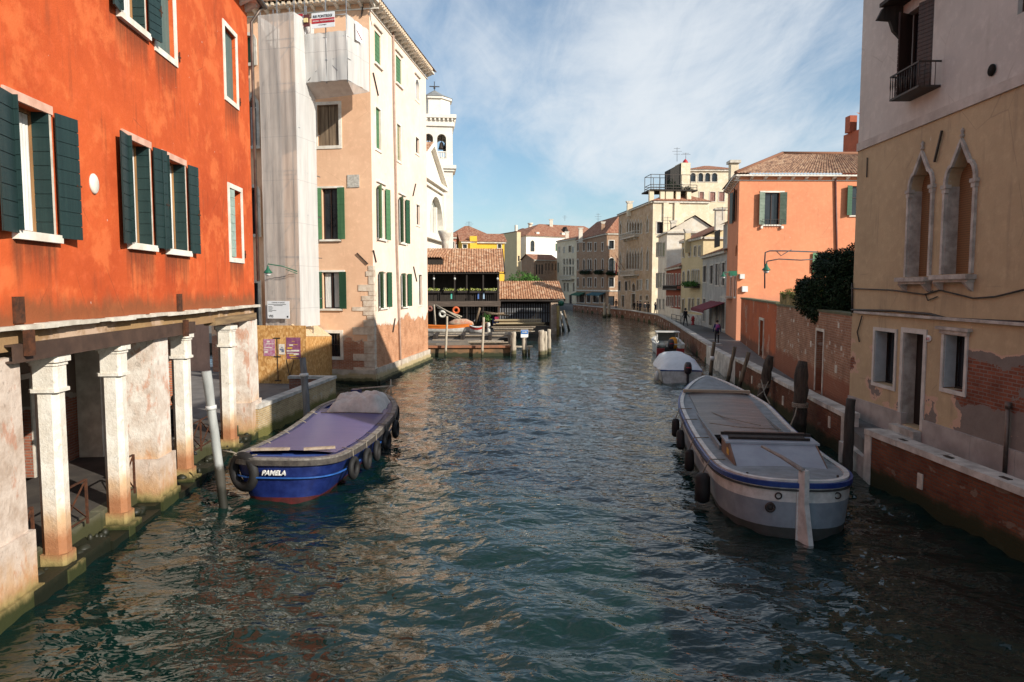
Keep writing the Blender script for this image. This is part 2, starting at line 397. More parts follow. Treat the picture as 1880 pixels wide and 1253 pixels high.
# ------------------------------------------------------------------ architecture helpers
def archpts(o, n=8):
    """points of the arch curve from left springing to right springing (u,z)"""
    u0, u1, z0, z1 = o['r']; w = (u1 - u0) / 2; c = (u0 + u1) / 2; a = o.get('arch')
    if a == 'round':
        zs = z1 - w; return [(c - w * math.cos(math.pi * i / (2 * n)), zs + w * math.sin(math.pi * i / (2 * n))) for i in range(2 * n + 1)]
    if a == 'seg':
        hh = w * .35; return [(c - w * math.cos(math.pi * i / (2 * n)), z1 - hh + hh * math.sin(math.pi * i / (2 * n))) for i in range(2 * n + 1)]
    if a == 'gothic':   # ogee: convex shoulders then concave sweep up to a point
        hh = o.get('ah', w * 2.2); zs = z1 - hh; L_ = []
        for i in range(n + 1):
            t = i / n
            if t < .5: s = t / .5; x = w * (1 - .42 * (1 - math.cos(s * math.pi / 2)) ) ; z = zs + hh * .5 * math.sin(s * math.pi / 2) * .9
            else: s = (t - .5) / .5; x = w * .58 * (1 - s) ** 1.25; z = zs + hh * (.45 + .55 * s ** .9 if s > 0 else .45)
            L_.append((x, z))
        return [(c - x, z) for x, z in L_] + [(c + x, z) for x, z in reversed(L_[:-1])]
    return [(u0, z1), (u1, z1)]
def facade(mb, W, u0, u1, z0, z1, ops=(), depth=.22, ztop=None):
    """front sheet with recessed openings; ops: dicts r=(u0,u1,z0,z1), arch"""
    M0 = mb.M; mb.M = W.M
    ops = [o for o in ops]
    us = sorted({u0, u1, *[min(max(v, u0), u1) for o in ops for v in o['r'][:2]]})
    zs = sorted({z0, z1, *[min(max(v, z0), z1) for o in ops for v in o['r'][2:]]})
    for i in range(len(us) - 1):
        for j in range(len(zs) - 1):
            a, b, c, d = us[i], us[i + 1], zs[j], zs[j + 1]
            if b - a < 1e-5 or d - c < 1e-5: continue
            cu, cz = (a + b) / 2, (c + d) / 2
            if any(o['r'][0] < cu < o['r'][1] and o['r'][2] < cz < o['r'][3] for o in ops): continue
            mb.add([(a, 0, c), (b, 0, c), (b, 0, d), (a, 0, d)], [(0, 1, 2, 3)])
    for o in ops:
        a, b, c, d = o['r']; dp = o.get('depth', depth); pts = archpts(o)
        if o.get('arch'):
            mid = len(pts) // 2; cm = pts[mid]
            for side in (pts[:mid + 1], pts[mid:]):
                corner = (a, d) if side is not pts[mid:] and side[0][0] == pts[0][0] and side[0] == pts[0] else (b, d)
                for k in range(len(side) - 1):
                    p, q = side[k], side[k + 1]
                    mb.add([(corner[0], 0, corner[1]), (p[0], 0, p[1]), (q[0], 0, q[1])], [(0, 1, 2)])
        ring = [(a, c)] + ([(a, pts[0][1])] if o.get('arch') else []) + [p for p in (pts if not o.get('arch') else pts[1:-1])] + ([(b, pts[-1][1])] if o.get('arch') else []) + [(b, c)]
        for k in range(len(ring)):
            p, q = ring[k], ring[(k + 1) % len(ring)]
            mb.add([(p[0], 0, p[1]), (q[0], 0, q[1]), (q[0], dp, q[1]), (p[0], dp, p[1])], [(0, 1, 2, 3)])
    mb.M = M0
def outline(o):
    a, b, c, d = o['r']; pts = archpts(o)
    return [(a, c)] + ([(a, pts[0][1])] if o.get('arch') else []) + (pts[1:-1] if o.get('arch') else pts) + ([(b, pts[-1][1])] if o.get('arch') else []) + [(b, c)]
def band(mb, o, w, y0, y1, bottom=True):
    """surround of width w round the opening outline, from y0 to y1"""
    ol = outline(o); cu = (o['r'][0] + o['r'][1]) / 2; n = len(ol); out = []
    hw = (o['r'][1] - o['r'][0]) / 2
    for i, (u, z) in enumerate(ol):
        if i in (0, n - 1): out.append((u + (-w if u < cu else w), z - (w if bottom else 0)))
        elif not o.get('arch'): out.append((u + (-w if u < cu else w), z + w))
        else:
            p = ol[max(i - 1, 0)]; q = ol[min(i + 1, n - 1)]; tx, tz = q[0] - p[0], q[1] - p[1]; l = math.hypot(tx, tz) or 1
            nx, nz = -tz / l, tx / l
            out.append((u + nx * w, z + nz * w))
    rng = range(n - 1) if not bottom else range(n)
    for i in rng:
        j = (i + 1) % n; a, b, c, d = ol[i], ol[j], out[j], out[i]
        vs = [(a[0], y0, a[1]), (b[0], y0, b[1]), (c[0], y0, c[1]), (d[0], y0, d[1]), (a[0], y1, a[1]), (b[0], y1, b[1]), (c[0], y1, c[1]), (d[0], y1, d[1])]
        mb.add(vs, [(0, 1, 2, 3), (4, 7, 6, 5), (2, 6, 7, 3), (0, 4, 5, 1)])
def shutter_panel(mb, u0, w, z0, z1, y, ang, planks=6, t=.04, hinge='L'):
    """panel hinged at u0; ang=0 flat on the wall pointing away; built at hinge, rotated about z"""
    sgn = -1 if hinge == 'L' else 1
    M = Matrix.Translation(Vector((u0, y, 0))) @ Matrix.Rotation(ang * -sgn, 4, 'Z')
    x0, x1 = (0, sgn * w) if sgn > 0 else (-w, 0)
    h = (z1 - z0) / planks
    mb.box(x0 + .012, x1 - .012, -t, -.012, z0 + .006, z1 - .006, M=M)
    for k in range(planks): mb.box(x0, x1, -t - .012, -t, z0 + k * h + .007, z0 + (k + 1) * h - .007, M=M)
def window(root, W, o, frame=None, fw=.1, fy=-.03, sill=None, sh=None, shm=None, closed=None, bars=2, curtain=None, casem=None, lintel=None, far=False, shw=None, planks=6, ang=8, angs=None, gl=None, lat=None):
    u0, u1, z0, z1 = o['r']; dp = o.get('depth', .22); w = u1 - u0
    ol = outline(o)
    mb = MB(W.M)
    mb.add([(u, dp - .02, z) for u, z in ol], [tuple(range(len(ol)))])
    win = mb.build('window' if not o.get('door') else 'door', (gl or glass) if not o.get('door') else (o.get('dm') or dark_wood), root)
    if frame:
        f = MB(W.M); band(f, o, fw, fy, .004, bottom=not sill and not o.get('door'))
        f.build('frame', frame, win)
    if sill:
        f = MB(W.M); f.box(u0 - fw - .06, u1 + fw + .06, -.11 if not far else -.08, dp * .6, z0 - .1, z0 + .002); f.build('sill', sill, win)
    if casem and not far:
        f = MB(W.M); t = .05; y = dp - .05
        zt = z1 if not o.get('arch') else archpts(o)[0][1]
        f.box(u0, u0 + t, y - .03, y + .02, z0, zt); f.box(u1 - t, u1, y - .03, y + .02, z0, zt); f.box(u0 + t, u1 - t, y - .03, y + .02, z0, z0 + t); f.box(u0 + t, u1 - t, y - .03, y + .02, zt - t, zt)
        if bars: f.box((u0 + u1) / 2 - t / 2, (u0 + u1) / 2 + t / 2, y - .032, y + .018, z0 + t, zt - t)
        if bars > 1: f.box(u0 + t, u1 - t, y - .026, y + .012, z0 + (zt - z0) * .6, z0 + (zt - z0) * .6 + .035)
        f.build('casement', casem, win)
    elif casem:
        f = MB(W.M); y = dp - .04; f.box((u0 + u1) / 2 - .03, (u0 + u1) / 2 + .03, y - .02, y, z0, z1 - (.3 * w if o.get('arch') else 0)); f.build('casement', casem, win)
    if curtain:
        f = MB(W.M); n = 14; f.smooth = True; y = dp - .028
        for (c0, c1) in ((u0 + .06, u0 + w * .4), (u1 - w * .4, u1 - .06)):
            vs = []; fs = []
            for i in range(n + 1):
                x = c0 + (c1 - c0) * i / n; yy = y - .012 * math.sin(i * 2.1) - .012
                vs += [(x, yy, z0 + .06), (x, yy, z1 - .06)]
                if i: fs.append((2 * i - 2, 2 * i, 2 * i + 1, 2 * i - 1))
            f.add(vs, fs)
        f.build('curtain', curtain, win)
    if closed:
        f = MB(W.M); t = max(.06, dp * (.35 if not o.get('arch') else .75))
        if o.get('arch'):
            f.add([(u, t, z) for u, z in ol], [tuple(range(len(ol)))])
            n = int((z1 - z0) / .06) if not far else 0
        else:
            k = planks
            for s_ in range(2):
                a = u0 + s_ * w / 2 + .008; b = a + w / 2 - .016
                f.box(a, b, t, t + .03, z0 + .01, z1 - .01)
                for q in range(k):
                    h = (z1 - z0) / k; f.box(a + .01, b - .01, t - .012, t, z0 + q * h + .012, z0 + (q + 1) * h - .006)
        f.build('shutter', closed, win)
    if sh:
        sw = shw or w / 2
        for side, a_ in zip(('L', 'R'), (angs or (ang, ang))):
            if side not in sh: continue
            f = MB(W.M); hu = u0 - .01 if side == 'L' else u1 + .01
            shutter_panel(f, hu, sw, z0 - .01, z1 + .02, -.045, R(a_), planks, hinge=side)
            f.build('shutter', shm, win)
    if lintel:
        f = MB(W.M); f.box(u0 - fw - .08, u1 + fw + .08, -.1, .0, z1 + fw + .1, z1 + fw + .18); f.build('lintel', lintel, win)
    return win
def roofpatch(mb, p, dense=False, w=.2, h=.36, amp=.05):
    """p = eave-left, eave-right, ridge-right, ridge-left in current frame; UV in metres"""
    p = [Vector(q) for q in p]; eL = (p[1] - p[0]).length; sL = ((p[3] - p[0]).length + (p[2] - p[1]).length) / 2
    e = (p[1] - p[0]).normalized()
    def uvof(q): return ((q - p[0]).dot(e), ((q - p[0]) - e * (q - p[0]).dot(e)).length)
    if not dense:
        return mb.add(p, [(0, 1, 2, 3)], [[uvof(q) for q in p]])
    nrm = (p[1] - p[0]).cross(p[3] - p[0]).normalized()
    if nrm.z < 0: nrm = -nrm
    nc = max(1, int(eL / w)); nr = max(1, int(sL / h)); vs = []; fs = []; uvs = []
    prof = [0, .55, .95, 1, .95, .55]
    cols = [(c + k / 6) / nc for c in range(nc) for k in range(6)] + [1.0]
    hs = [prof[k % 6] for k in range(nc * 6)] + [0]
    for r_ in range(nr):
        for e_ in (0, 1):
            t = (r_ + e_) / nr
            for ci, s_ in enumerate(cols):
                a = p[0].lerp(p[1], s_); b = p[3].lerp(p[2], s_)
                vs.append(a.lerp(b, t) + nrm * (amp * hs[ci] + (.03 if e_ == 0 else 0)))
    m = len(cols)
    for r_ in range(nr):
        for ci in range(m - 1):
            q = r_ * 2 * m + ci; fs.append((q, q + 1, q + 1 + m, q + m))
            u = cols[ci] * nc * w + .001; uu = cols[ci + 1] * nc * w - .001; v0 = r_ * h + .01; v1 = (r_ + 1) * h - .01
            uvs.append([(u, v0), (uu, v0), (uu, v1), (u, v1)])
            if r_:
                fs.append((q, q + 1, q + 1 - m, q - m)); uvs.append([(u, v0)] * 4)
    return mb.add(vs, fs, uvs)
def brackets(root, m, W, u0, u1, z, step=.8, w=.12, d=.3, h=.2):
    n = max(1, int((u1 - u0) / step))
    for i in range(n + 1):
        u = u0 + (u1 - u0) * i / n; mb = MB(W.M)
        mb.prism([(-d, z), (0, z), (0, z - h), (-d * .35, z - h * .75), (-d, z - h * .3)], u - w / 2, u + w / 2, ax='x'); mb.build('eave_bracket', m, root)
# ================================================================== ORANGE HOUSE ON PILLARS (left)
WO = Fr((-6.734 - .077 * 1.0, 1.0), (-6.734 - .077 * 23.55, 23.55))
LO = WO.L
ZS = 4.36      # string course
orange_ops = []
def oo(x0, y0, x1, y1, **k): d = dict(r=WO.r(x0, y0, x1, y1), **k); orange_ops.append(d); return d
ow1 = oo(20, 194, 92, 427, depth=.32); ow2 = oo(232, 262, 275, 448, depth=.32); ow3 = oo(303, 296, 340, 459, depth=.32)
ow4 = oo(422, 350, 443, 474, depth=.25)
owa = oo(213, -95, 262, 38, depth=.3); owb = oo(286, -20, 318, 96, depth=.2); owc = oo(413, 60, 433, 183, depth=.2)
ow0 = dict(r=(ow1['r'][0] - 4.6, ow1['r'][0] - 3.5, ow1['r'][2], ow1['r'][3]), depth=.3); orange_ops.append(ow0)
st_or = [(o['r'][0] - .1, o['r'][1] + .1, o['r'][2] - .08, 1.0, .75) for o in (ow1, ow2, ow3, owa, owb, owc, ow4)]
m_orange = plaster('orange_plaster', (.56, .1, .026), (.42, .066, .018), dirt=(.1, .04, .02), amt=.65, base=(4.75, .4, (.16, .07, .03), .75), streaks=st_or, light=(.74, .19, .06), lamt=.45)
m_pinkstone = generic('pink_lintel_stone', (.68, .42, .32), (.5, .28, .2), .8, 3, .3)
oh = empty('orange_house', WO.M, 'tall bright orange plastered house with dark green shutters standing on white pillars in the canal', 'house')
mb = MB(); ZT = 14.05
facade(mb, WO, 0, LO, ZS + .06, ZT, orange_ops)
mb.M = WO.M
mb.add([(0, 8, 0), (0, 0, ZS), (0, 0, ZT), (0, 8, ZT)], [(0, 1, 2, 3)]); mb.add([(LO, 0, ZS), (LO, 8, ZS), (LO, 8, ZT), (LO, 0, ZT)], [(0, 1, 2, 3)])
mb.add([(0, 8, 0), (LO, 8, 0), (LO, 8, ZT), (0, 8, ZT)], [(0, 1, 2, 3)])
mb.build('wall', m_orange, oh)
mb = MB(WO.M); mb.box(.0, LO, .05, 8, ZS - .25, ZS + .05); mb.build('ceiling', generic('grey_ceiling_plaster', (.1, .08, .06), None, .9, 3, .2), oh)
# string course: rough slabs
mb = MB(WO.M); u = 0
while u < LO:
    w = random.uniform(.35, .7); d = random.uniform(-.17, -.12); mb.box(u + .006, min(u + w, LO + .12), d, .02, ZS - .005 + random.uniform(-.01, .01), ZS + .06 + random.uniform(-.01, .02)); u += w
mb.build('string_course', stone, oh)
# timber / brick band and steel beam
m_band = plaster('worn_ochre_band', (.34, .22, .1), (.24, .14, .075), dirt=(.16, .1, .07), amt=.6, light=(.6, .45, .35), lamt=.6)
mb = MB(WO.M); mb.box(0, LO, .04, .34, ZS - .33, ZS - .01); mb.build('lintel_band', m_band, oh)
ub0 = WO.px(12, 640)[0]; ub1 = WO.px(352, 615)[0]
mb = MB(WO.M); mb.box(ub0, ub1, -.1, -.07, ZS - .5, ZS - .22); mb.box(ub0, ub1, -.07, .03, ZS - .5, ZS - .47); mb.box(ub0, ub1, -.07, .03, ZS - .25, ZS - .22)
mb.build('steel_beam', steel_b, oh)
ub2 = WO.px(470, 590)[0]
mb = MB(WO.M); mb.box(WO.px(395, 600)[0], ub2, -.02, .3, ZS - .42, ZS - .2); mb.build('timber_beam', wood('yellow_beam', (.3, .2, .1), (.14, .09, .05), 0), oh)
for (a, y0, y1) in ((30, 545, 600), (327, 540, 584)):
    u, z1 = WO.px(a, y0); z0 = WO.px(a, y1)[1]
    mb = MB(WO.M); mb.box(u - .12, u + .12, -.05, -.003, z0 + .05, z1); mb.box(u - .08, u + .1, -.19, -.11, z0 - .45, z0 - .05)
    mb.build('anchor_plate', rust, oh)
# windows
def ow_common(o, lin=True, lt=m_pinkstone):
    u0, u1, z0, z1 = o['r']
    win = window(oh, WO, o, casem=wood('oak_casement', (.4, .22, .09), (.2, .1, .04), 2) if 'oak_casement' not in MT else MT['oak_casement'], curtain=cloth_w, bars=1)
    f = MB(WO.M); f.box(u0 - .14, u1 + .1, -.035, .004, z1 - .02, z1 + .12); f.build('lintel', lt, win)
    f = MB(WO.M); f.box(u0 - .06, u1 + .12, -.1, .2, z0 - .13, z0 + .003); f.build('sill', stone_w, win)
    # raw stone jamb on the far side
    f = MB(WO.M); f.box(u1 - .005, u1 + .06, -.02, .004, z0, z1); f.build('frame', stone, win)
    return win
def leaf(win, u, w, z0, z1, y, deg, hinge, planks=9, m=dgreen):
    f = MB(WO.M); shutter_panel(f, u, w, z0, z1, y, R(deg), planks, .035, hinge); 
    x = u + (.06 if hinge == 'R' else -.06)
    f.build('shutter', m, win)
def strap(win, u, z, y=-.1):
    f = MB(WO.M); f.box(u - .015, u + .015, y - .02, y, z - .12, z + .12); f.box(u - .08, u + .08, y - .015, y - .003, z - .015, z + .015); f.build('latch', rust, win)
for o, w in ((ow1, .52), (ow2, .5), (ow3, .44), (ow0, .5), (owa, .45)):
    u0, u1, z0, z1 = o['r']; z0 -= .05; z1 += .02
    win = ow_common(o)
    leaf(win, u0 - .02, w, z0, z1, -.05, 9, 'L'); leaf(win, u0 + .01, w * .28, z0 + .05, z1, -.02, 88, 'R')
    leaf(win, u1 + .07, w, z0, z1, -.05, 10, 'R'); 
    f = MB(WO.M); h_ = (z1 - z0) / 9; f.box(u1 - .03, u1 - .008, -.02, .24, z0 + .04, z1 - .03)
    for k in range(9): f.box(u1 - .042, u1 - .03, -.03, .24, z0 + .04 + k * h_, z0 + .03 + (k + 1) * h_ - .012)
    f.build('shutter', dgreen, win)
    strap(win, u1 + .07 + w * .95, (z0 + z1) / 2 - .1, -.16)
for o in (owb, owc, ow4):
    u0, u1, z0, z1 = o['r']
    win = window(oh, WO, o, frame=stone_w, fw=.14, fy=-.03, closed=None, bars=0)
    f = MB(WO.M); t = .1
    if o is ow4: shutter_panel(f, u0 + .01, .42, z0 + .02, z1 - .02, .1, R(14), 8, .03, 'R')
    else:
        for k in range(2): w_ = (u1 - u0) / 2; f.box(u0 + k * w_ + .006, u0 + (k + 1) * w_ - .006, t, t + .03, z0 + .01, z1 - .01)
    f.build('shutter', teal_sh if o is not ow4 else generic('pale_green_board', (.3, .38, .33), (.2, .26, .22), .7, 4, .2), win)
    strap(win, u1 + .25, z0 + .15, -.02)
# oval stone plaque
u, z = WO.px(171, 338); mb = MB(WO.M @ Matrix.Translation((u, 0, z))); mb.lathe([(.0, 0), (.13, 0), (.15, .02), (.15, .05)], 24, M=Matrix.Rotation(R(-90), 4, 'X') @ Matrix.Diagonal((1, 1.25, 1, 1)) @ Matrix.Translation((0, 0, -.045)))
tag(mb.build('oval_plaque', stone_w), 'small oval white stone plaque fixed on the orange wall', 'plaque')
# eave: gutter, brackets, roof
mb = MB(WO.M); mb.box(-.1, LO + .25, -.42, .1, ZT, ZT + .1); mb.build('eave', stone_w, oh)
brackets(oh, stone_w, WO, 6, LO - .15, ZT, .55, .14, .36, .26)
mb = MB(WO.M); mb.tube([(-.1, -.5, ZT + .1), (LO + .3, -.5, ZT + .07)], .085, 10); mb.tube([(LO + .12, -.45, ZT + .02), (LO + .1, -.25, ZT - .3), (LO + .06, -.12, ZT - .5), (LO + .06, -.12, 5.2)], .05, 8)
mb.build('gutter', gutter_m, oh)
mb = MB(WO.M); roofpatch(mb, [(-.1, -.42, ZT + .12), (LO + .25, -.42, ZT + .12), (LO + .25, 4, ZT + 2), (-.1, 4, ZT + 2)]); roofpatch(mb, [(LO + .25, 8.2, ZT + .12), (-.1, 8.2, ZT + .12), (-.1, 4, ZT + 2), (LO + .25, 4, ZT + 2)])
mb.build('roof', tile_far, oh)
# ---- pillars
m_pier = generic('pier_plaster', (.62, .56, .49), (.4, .3, .22), .85, 1.3, .35, low=[(1.15, .35, (.42, .16, .03)), (.7, .15, (.45, .4, .3)), (.35, .22, (.035, .04, .012))])
def piermat(name, c, c2, orange=1.2, pink=None):
    m, nt, p = newmat(name); v = objc(nt); z = N(nt, 'ShaderNodeSeparateXYZ', ins={0: N(nt, 'ShaderNodeNewGeometry').outputs['Position']}).outputs[2]
    n1 = noise(nt, v, 2.2, 8, .68); col = mixc(nt, sstep(nt, n1, .35, .7), c, c2)
    cr = noise(nt, mapping(nt, v, (1, 1, .5)), 5.5, 8, .72, 1.2); col = mixc(nt, math_(nt, 'MULTIPLY', sstep(nt, cr, .6, .63), .45), col, tuple(x * .45 for x in c2))
    if pink:
        n2 = noise(nt, mapping(nt, v, (1.3, 1.3, .6)), 2.0, 7, .7); col = mixc(nt, math_(nt, 'MULTIPLY', sstep(nt, n2, .54, .62), .6), col, pink)
    def lay(h, w, c3, am, sc=3, seed=0):
        nonlocal col
        zz = math_(nt, 'ADD', z, math_(nt, 'MULTIPLY', math_(nt, 'SUBTRACT', noise(nt, mapping(nt, v, (1, 1, .45), loc=(seed, 0, 0)), sc, 6, .65), .5), w * 3))
        col = mixc(nt, math_(nt, 'MULTIPLY', math_(nt, 'SUBTRACT', 1.0, sstep(nt, zz, h - w, h + w)), am), col, c3)
    lay(orange, .36, (.48, .26, .1), .75); lay(orange - .4, .2, (.26, .075, .018), .75, 5, 3); lay(.38, .12, (.3, .25, .1), .8, 3, 5); lay(.25, .1, (.03, .035, .01), 1, 4, 8)
    L(nt, col, p.inputs['Base Color']); p.inputs['Roughness'].default_value = .85; p.inputs['Specular IOR Level'].default_value = .25
    bump(nt, math_(nt, 'ADD', noise(nt, v, 6, 8, .7), math_(nt, 'MULTIPLY', cr, .5)), p, .6, .04); return m
pm_a = piermat('white_pillar_stone', (.74, .7, .62), (.58, .52, .43), 1.25)
pm_b = piermat('pink_patched_pier', (.72, .66, .58), (.52, .42, .34), 1.3, (.5, .2, .1))
pm_c = piermat('flaking_pier', (.6, .5, .42), (.4, .3, .23), .75, (.45, .2, .12))
def chamf(w, d, c): # polygon of a chamfered rectangle with front-left at (0,0)
    return [(c, 0), (w - c, 0), (w, c), (w, d - c), (w - c, d), (c, d), (0, d - c), (0, c)]
def column(pxc, pxr, py, ptop, label, dep=.4):
    """pxc: corner px, pxr: right px at base, top of capital at the beam"""
    u0 = WO.px(pxc, py)[0]; u1 = WO.px(pxr, py)[0]; w = max(u1 - u0, .34); zt = ZS - .5
    M = WO.M @ Matrix.Translation((u0, .0, 0))
    r = empty('pillar', M @ Matrix.Translation((w / 2, dep / 2, 0)), label, 'pillar', 'slender white pillars under the orange house')
    mb = MB(M)
    def pr(z0, z1, g, c=.09): mb.prism([(x - g + (2 * g * (x > w / 2)), y - g + (2 * g * (y > dep / 2))) for x, y in chamf(w, dep, c)], z0, z1, ax='z')
    pr(.45, zt - .62, 0); mb.build('shaft', pm_a, r)
    mb = MB(M)
    def pr(z0, z1, g, c=.05): mb.prism([(x - g + (2 * g * (x > w / 2)), y - g + (2 * g * (y > dep / 2))) for x, y in chamf(w, dep, c)], z0, z1, ax='z')
    pr(zt - .62, zt - .56, .045); pr(zt - .56, zt - .17, .015); pr(zt - .17, zt - .11, .035); pr(zt - .11, zt, .07); mb.build('capital', pm_a, r)
    mb = MB(M); pr(.22, .45, .03); pr(-.6, .22, .12, .02); mb.build('base', pm_a, r)
    return r
def pier(pxc, pxr, py, dep, zb, label, mat, ext=0, bl=.09):
    u0 = WO.px(pxc, py)[0]; u1 = WO.px(pxr, py)[0]; w = u1 - u0; zt = ZS - .42
    M = WO.M @ Matrix.Translation((u0 - ext, 0, 0)); w += ext
    r = empty('pier', M @ Matrix.Translation((w / 2, dep / 2, 0)), label, 'pier', 'broad plastered piers under the orange house')
    mb = MB(M); mb.box(0.02, w - .05, .03, dep, zb, zt); mb.build('shaft', mat, r)
    mb = MB(M); mb.box(-.02 - bl * .3, w + bl * .4, -.03, dep + .05, .28, zb); mb.box(-.06, w + .1, -.09, dep + .1, -.6, .28); mb.build('base_block', pm_c if mat is pm_b else mat, r)
pier(6, 66, 1100, .7, 1.18, 'nearest broad flaking pink and white pier at the left edge', pm_c, ext=.35)
column(118, 138, 1015, 650, 'nearest slender white pillar with rust stained foot by the broken handrail')
column(231, 243, 951, 634, 'slender white pillar with green algae at its foot, left of the pink patched pier')
pier(294, 322, 905, .68, 1.15, 'broad white pier with pink patches and orange stained base block between two pillars', pm_b)
column(350, 359, 877, 617, 'slender white pillar with a deep rust streak, right of the pink patched pier')
column(430, 438, 828, 607, 'farthest slender white pillar behind the blue boat with orange foot')
pier(462, 480, 806, .55, 1.25, 'farthest broad pier of the orange house at the end of the brick parapet', pm_b)
# portico floor, ledge, rear wall
FZ = .55
m_ledge = generic('algae_ledge_stone', (.1, .09, .055), (.04, .037, .02), .55, 2.5, .6, low=[(.42, .14, (.018, .018, .009)), (.2, .15, (.008, .01, .004))])
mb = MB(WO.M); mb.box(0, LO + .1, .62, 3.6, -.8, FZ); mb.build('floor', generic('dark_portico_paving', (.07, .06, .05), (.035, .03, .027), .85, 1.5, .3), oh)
mb = MB(WO.M); random.seed(21); u = 0
while u < LO:
    w = random.uniform(.7, 1.5); mb.box(u, min(u + w, LO + .1) - .015, random.uniform(.38, .5), .64, -.8, FZ + random.uniform(-.07, .01)); u += w
mb.build('floor_edge', generic('dirty_edge_stone', (.2, .18, .13), (.08, .08, .05), .7, 3, .5, low=[(.5, .3, (.05, .05, .02))]), oh)
ph = empty('canal_footing', WO.M, 'low algae covered stone footing along the waterline under the pillars', 'footing')
mb = MB(WO.M); u = 3
while u < LO - .2:
    w = random.uniform(.5, 1.3); y0 = random.uniform(-.18, .02); mb.box(u, u + w - .03, y0, .5, -.8, random.uniform(.1, .26)); u += w
mb.build('stone_course', m_ledge, ph)
mb = MB(WO.M); random.seed(3)
for (a, b) in ((118, 105), (0, 0)): pass
for i in range(60):
    u = random.uniform(8, LO); s = random.uniform(.05, .16); mb.lathe([(s * .5, -.1), (s, .0), (s * .8, .05), (s * .3, .09)], 6, (u, random.uniform(.0, .3), random.uniform(.1, .25)))
mb.build('rubble', m_ledge, ph)['kind'] = 'stuff'
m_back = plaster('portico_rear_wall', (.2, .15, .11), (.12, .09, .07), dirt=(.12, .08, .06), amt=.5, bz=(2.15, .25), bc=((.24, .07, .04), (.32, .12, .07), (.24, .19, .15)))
bops = [dict(r=(u, u + 1.1, 1.9, 3.5), depth=.2) for u in (4, 9.6, 12.1)] + [dict(r=(14.6, 15.6, FZ, 2.9), depth=.25, door=1)]
WB = Fr(WO.P(0, 3.2), WO.P(LO, 3.2))
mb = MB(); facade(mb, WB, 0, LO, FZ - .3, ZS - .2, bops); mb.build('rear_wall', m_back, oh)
for o in bops:
    w_ = window(oh, WB, o, frame=stone, fw=.12)
    if not o.get('door'):
        f = MB(WB.M); a, b, c, d = o['r']
        for k in range(7): f.tube([(a + (b - a) * (k + .5) / 7, .05, c), (a + (b - a) * (k + .5) / 7, .05, d)], .012, 6)
        for k in range(6): f.box(a, b, .04, .055, c + (d - c) * (k + .5) / 6, c + (d - c) * (k + .5) / 6 + .015)
        f.build('grille', iron, w_)
mb = MB(WO.M); mb.box(11.2, 11.45, 2.9, 3.2, FZ, ZS - .2); mb.build('pilaster', stone, oh); mb = MB(WO.M); mb.box(17.6, 17.95, 2.6, 3.2, FZ, ZS - .2); mb.build('pilaster', stone, oh)
for (u, z0, z1) in ((19.0, 1.8, 3.6),):
    f = MB(WO.M)
    for k in range(8): f.tube([(u + k * .13, 1.9, z0), (u + k * .13, 1.9, z1)], .014, 6)
    for k in range(7): f.box(u - .05, u + .96, 1.88, 1.9, z0 + k * .28, z0 + k * .28 + .025)
    f.build('grille', iron, oh)
mb = MB(WO.M); mb.box(20.2, 20.5, 1.6, 3.2, FZ, ZS - .2); mb.build('brick_pier', brickmat('red_brick', (.42, .12, .06), (.55, .2, .1), (.45, .38, .3)), oh)
# rusty X railings between the pillars
def railing(u0, u1, label, h=.85, broken=False):
    M = WO.M @ Matrix.Translation((u0, .28, FZ)); w = u1 - u0
    r = empty('railing', M, label, 'railing', 'rusty cross braced railings between the pillars')
    mb = MB(M); mb.beam((0, 0, h), (w, 0, h), .05, .02); mb.build('handrail', rust, r)
    mb = MB(M); mb.beam((0, 0, .12), (w, 0, .12), .035, .02); mb.build('bottom_rail', rust, r)
    n = max(1, round(w / .9))
    for i in range(n + 1):
        mb = MB(M); x = w * i / n; mb.box(x - .02, x + .02, -.02, .02, 0, h); mb.build('post', rust, r)
    mb = MB(M)
    for i in range(n):
        a = w * i / n; b = w * (i + 1) / n; mb.beam((a, 0, .12), (b, 0, h), .03, .012); mb.beam((a, .015, h), (b, .015, .12), .03, .012)
    mb.build('cross_brace', rust, r)
pu = lambda x, y: WO.px(x, y)[0]
railing(pu(60, 1050), pu(95, 1010), 'short rusty handrail stub between the nearest pier and pillar')
railing(pu(138, 960), pu(188, 930), 'rusty cross braced railing left of the algae stained pillar')
railing(pu(243, 920), pu(272, 900), 'rusty cross braced railing left of the pink patched pier')
railing(pu(362, 860), pu(414, 830), 'rusty cross braced railing behind the leaning white pole')
railing(pu(436, 810), pu(446, 805), 'short rusty railing between the last pillar and last pier')

# ================================================================== LANDING, PARAPET, PLYWOOD SCAFFOLD
LZ = .45
C0 = G(688, 705, 0)              # corner of the cream house at the water
print('cream corner', C0)
mb = MB(); a = WO.P(LO, .3); poly = [(a.x, a.y), (-8.35, 23.9), (-7.95, 31.1), (-9.5, 31.4), (-9.6, 40), (-26, 41), (-26, 23)]
mb.prism(poly, -1, LZ, ax='z'); tag(mb.build('landing_pavement', paving), kind='structure')
m_par = brickmat('parapet_brick', (.4, .27, .13), (.5, .36, .18), (.5, .44, .32), base=(.3, .25, (.1, .1, .02)), spots=(.45, .4, .3))
WP = Fr(G(474, 745, 1.1), G(616, 690, 1.1)); pr = empty('brick_parapet', WP.M, 'low ochre brick parapet with pale stone coping behind the blue boat', 'parapet')
mb = MB(WP.M); mb.box(0, WP.L, 0, .3, -1, .98); mb.build('wall', m_par, pr)
mb = MB(WP.M); mb.box(-.02, WP.L + .04, -.04, .36, .98, 1.1); mb.build('coping', coping, pr)
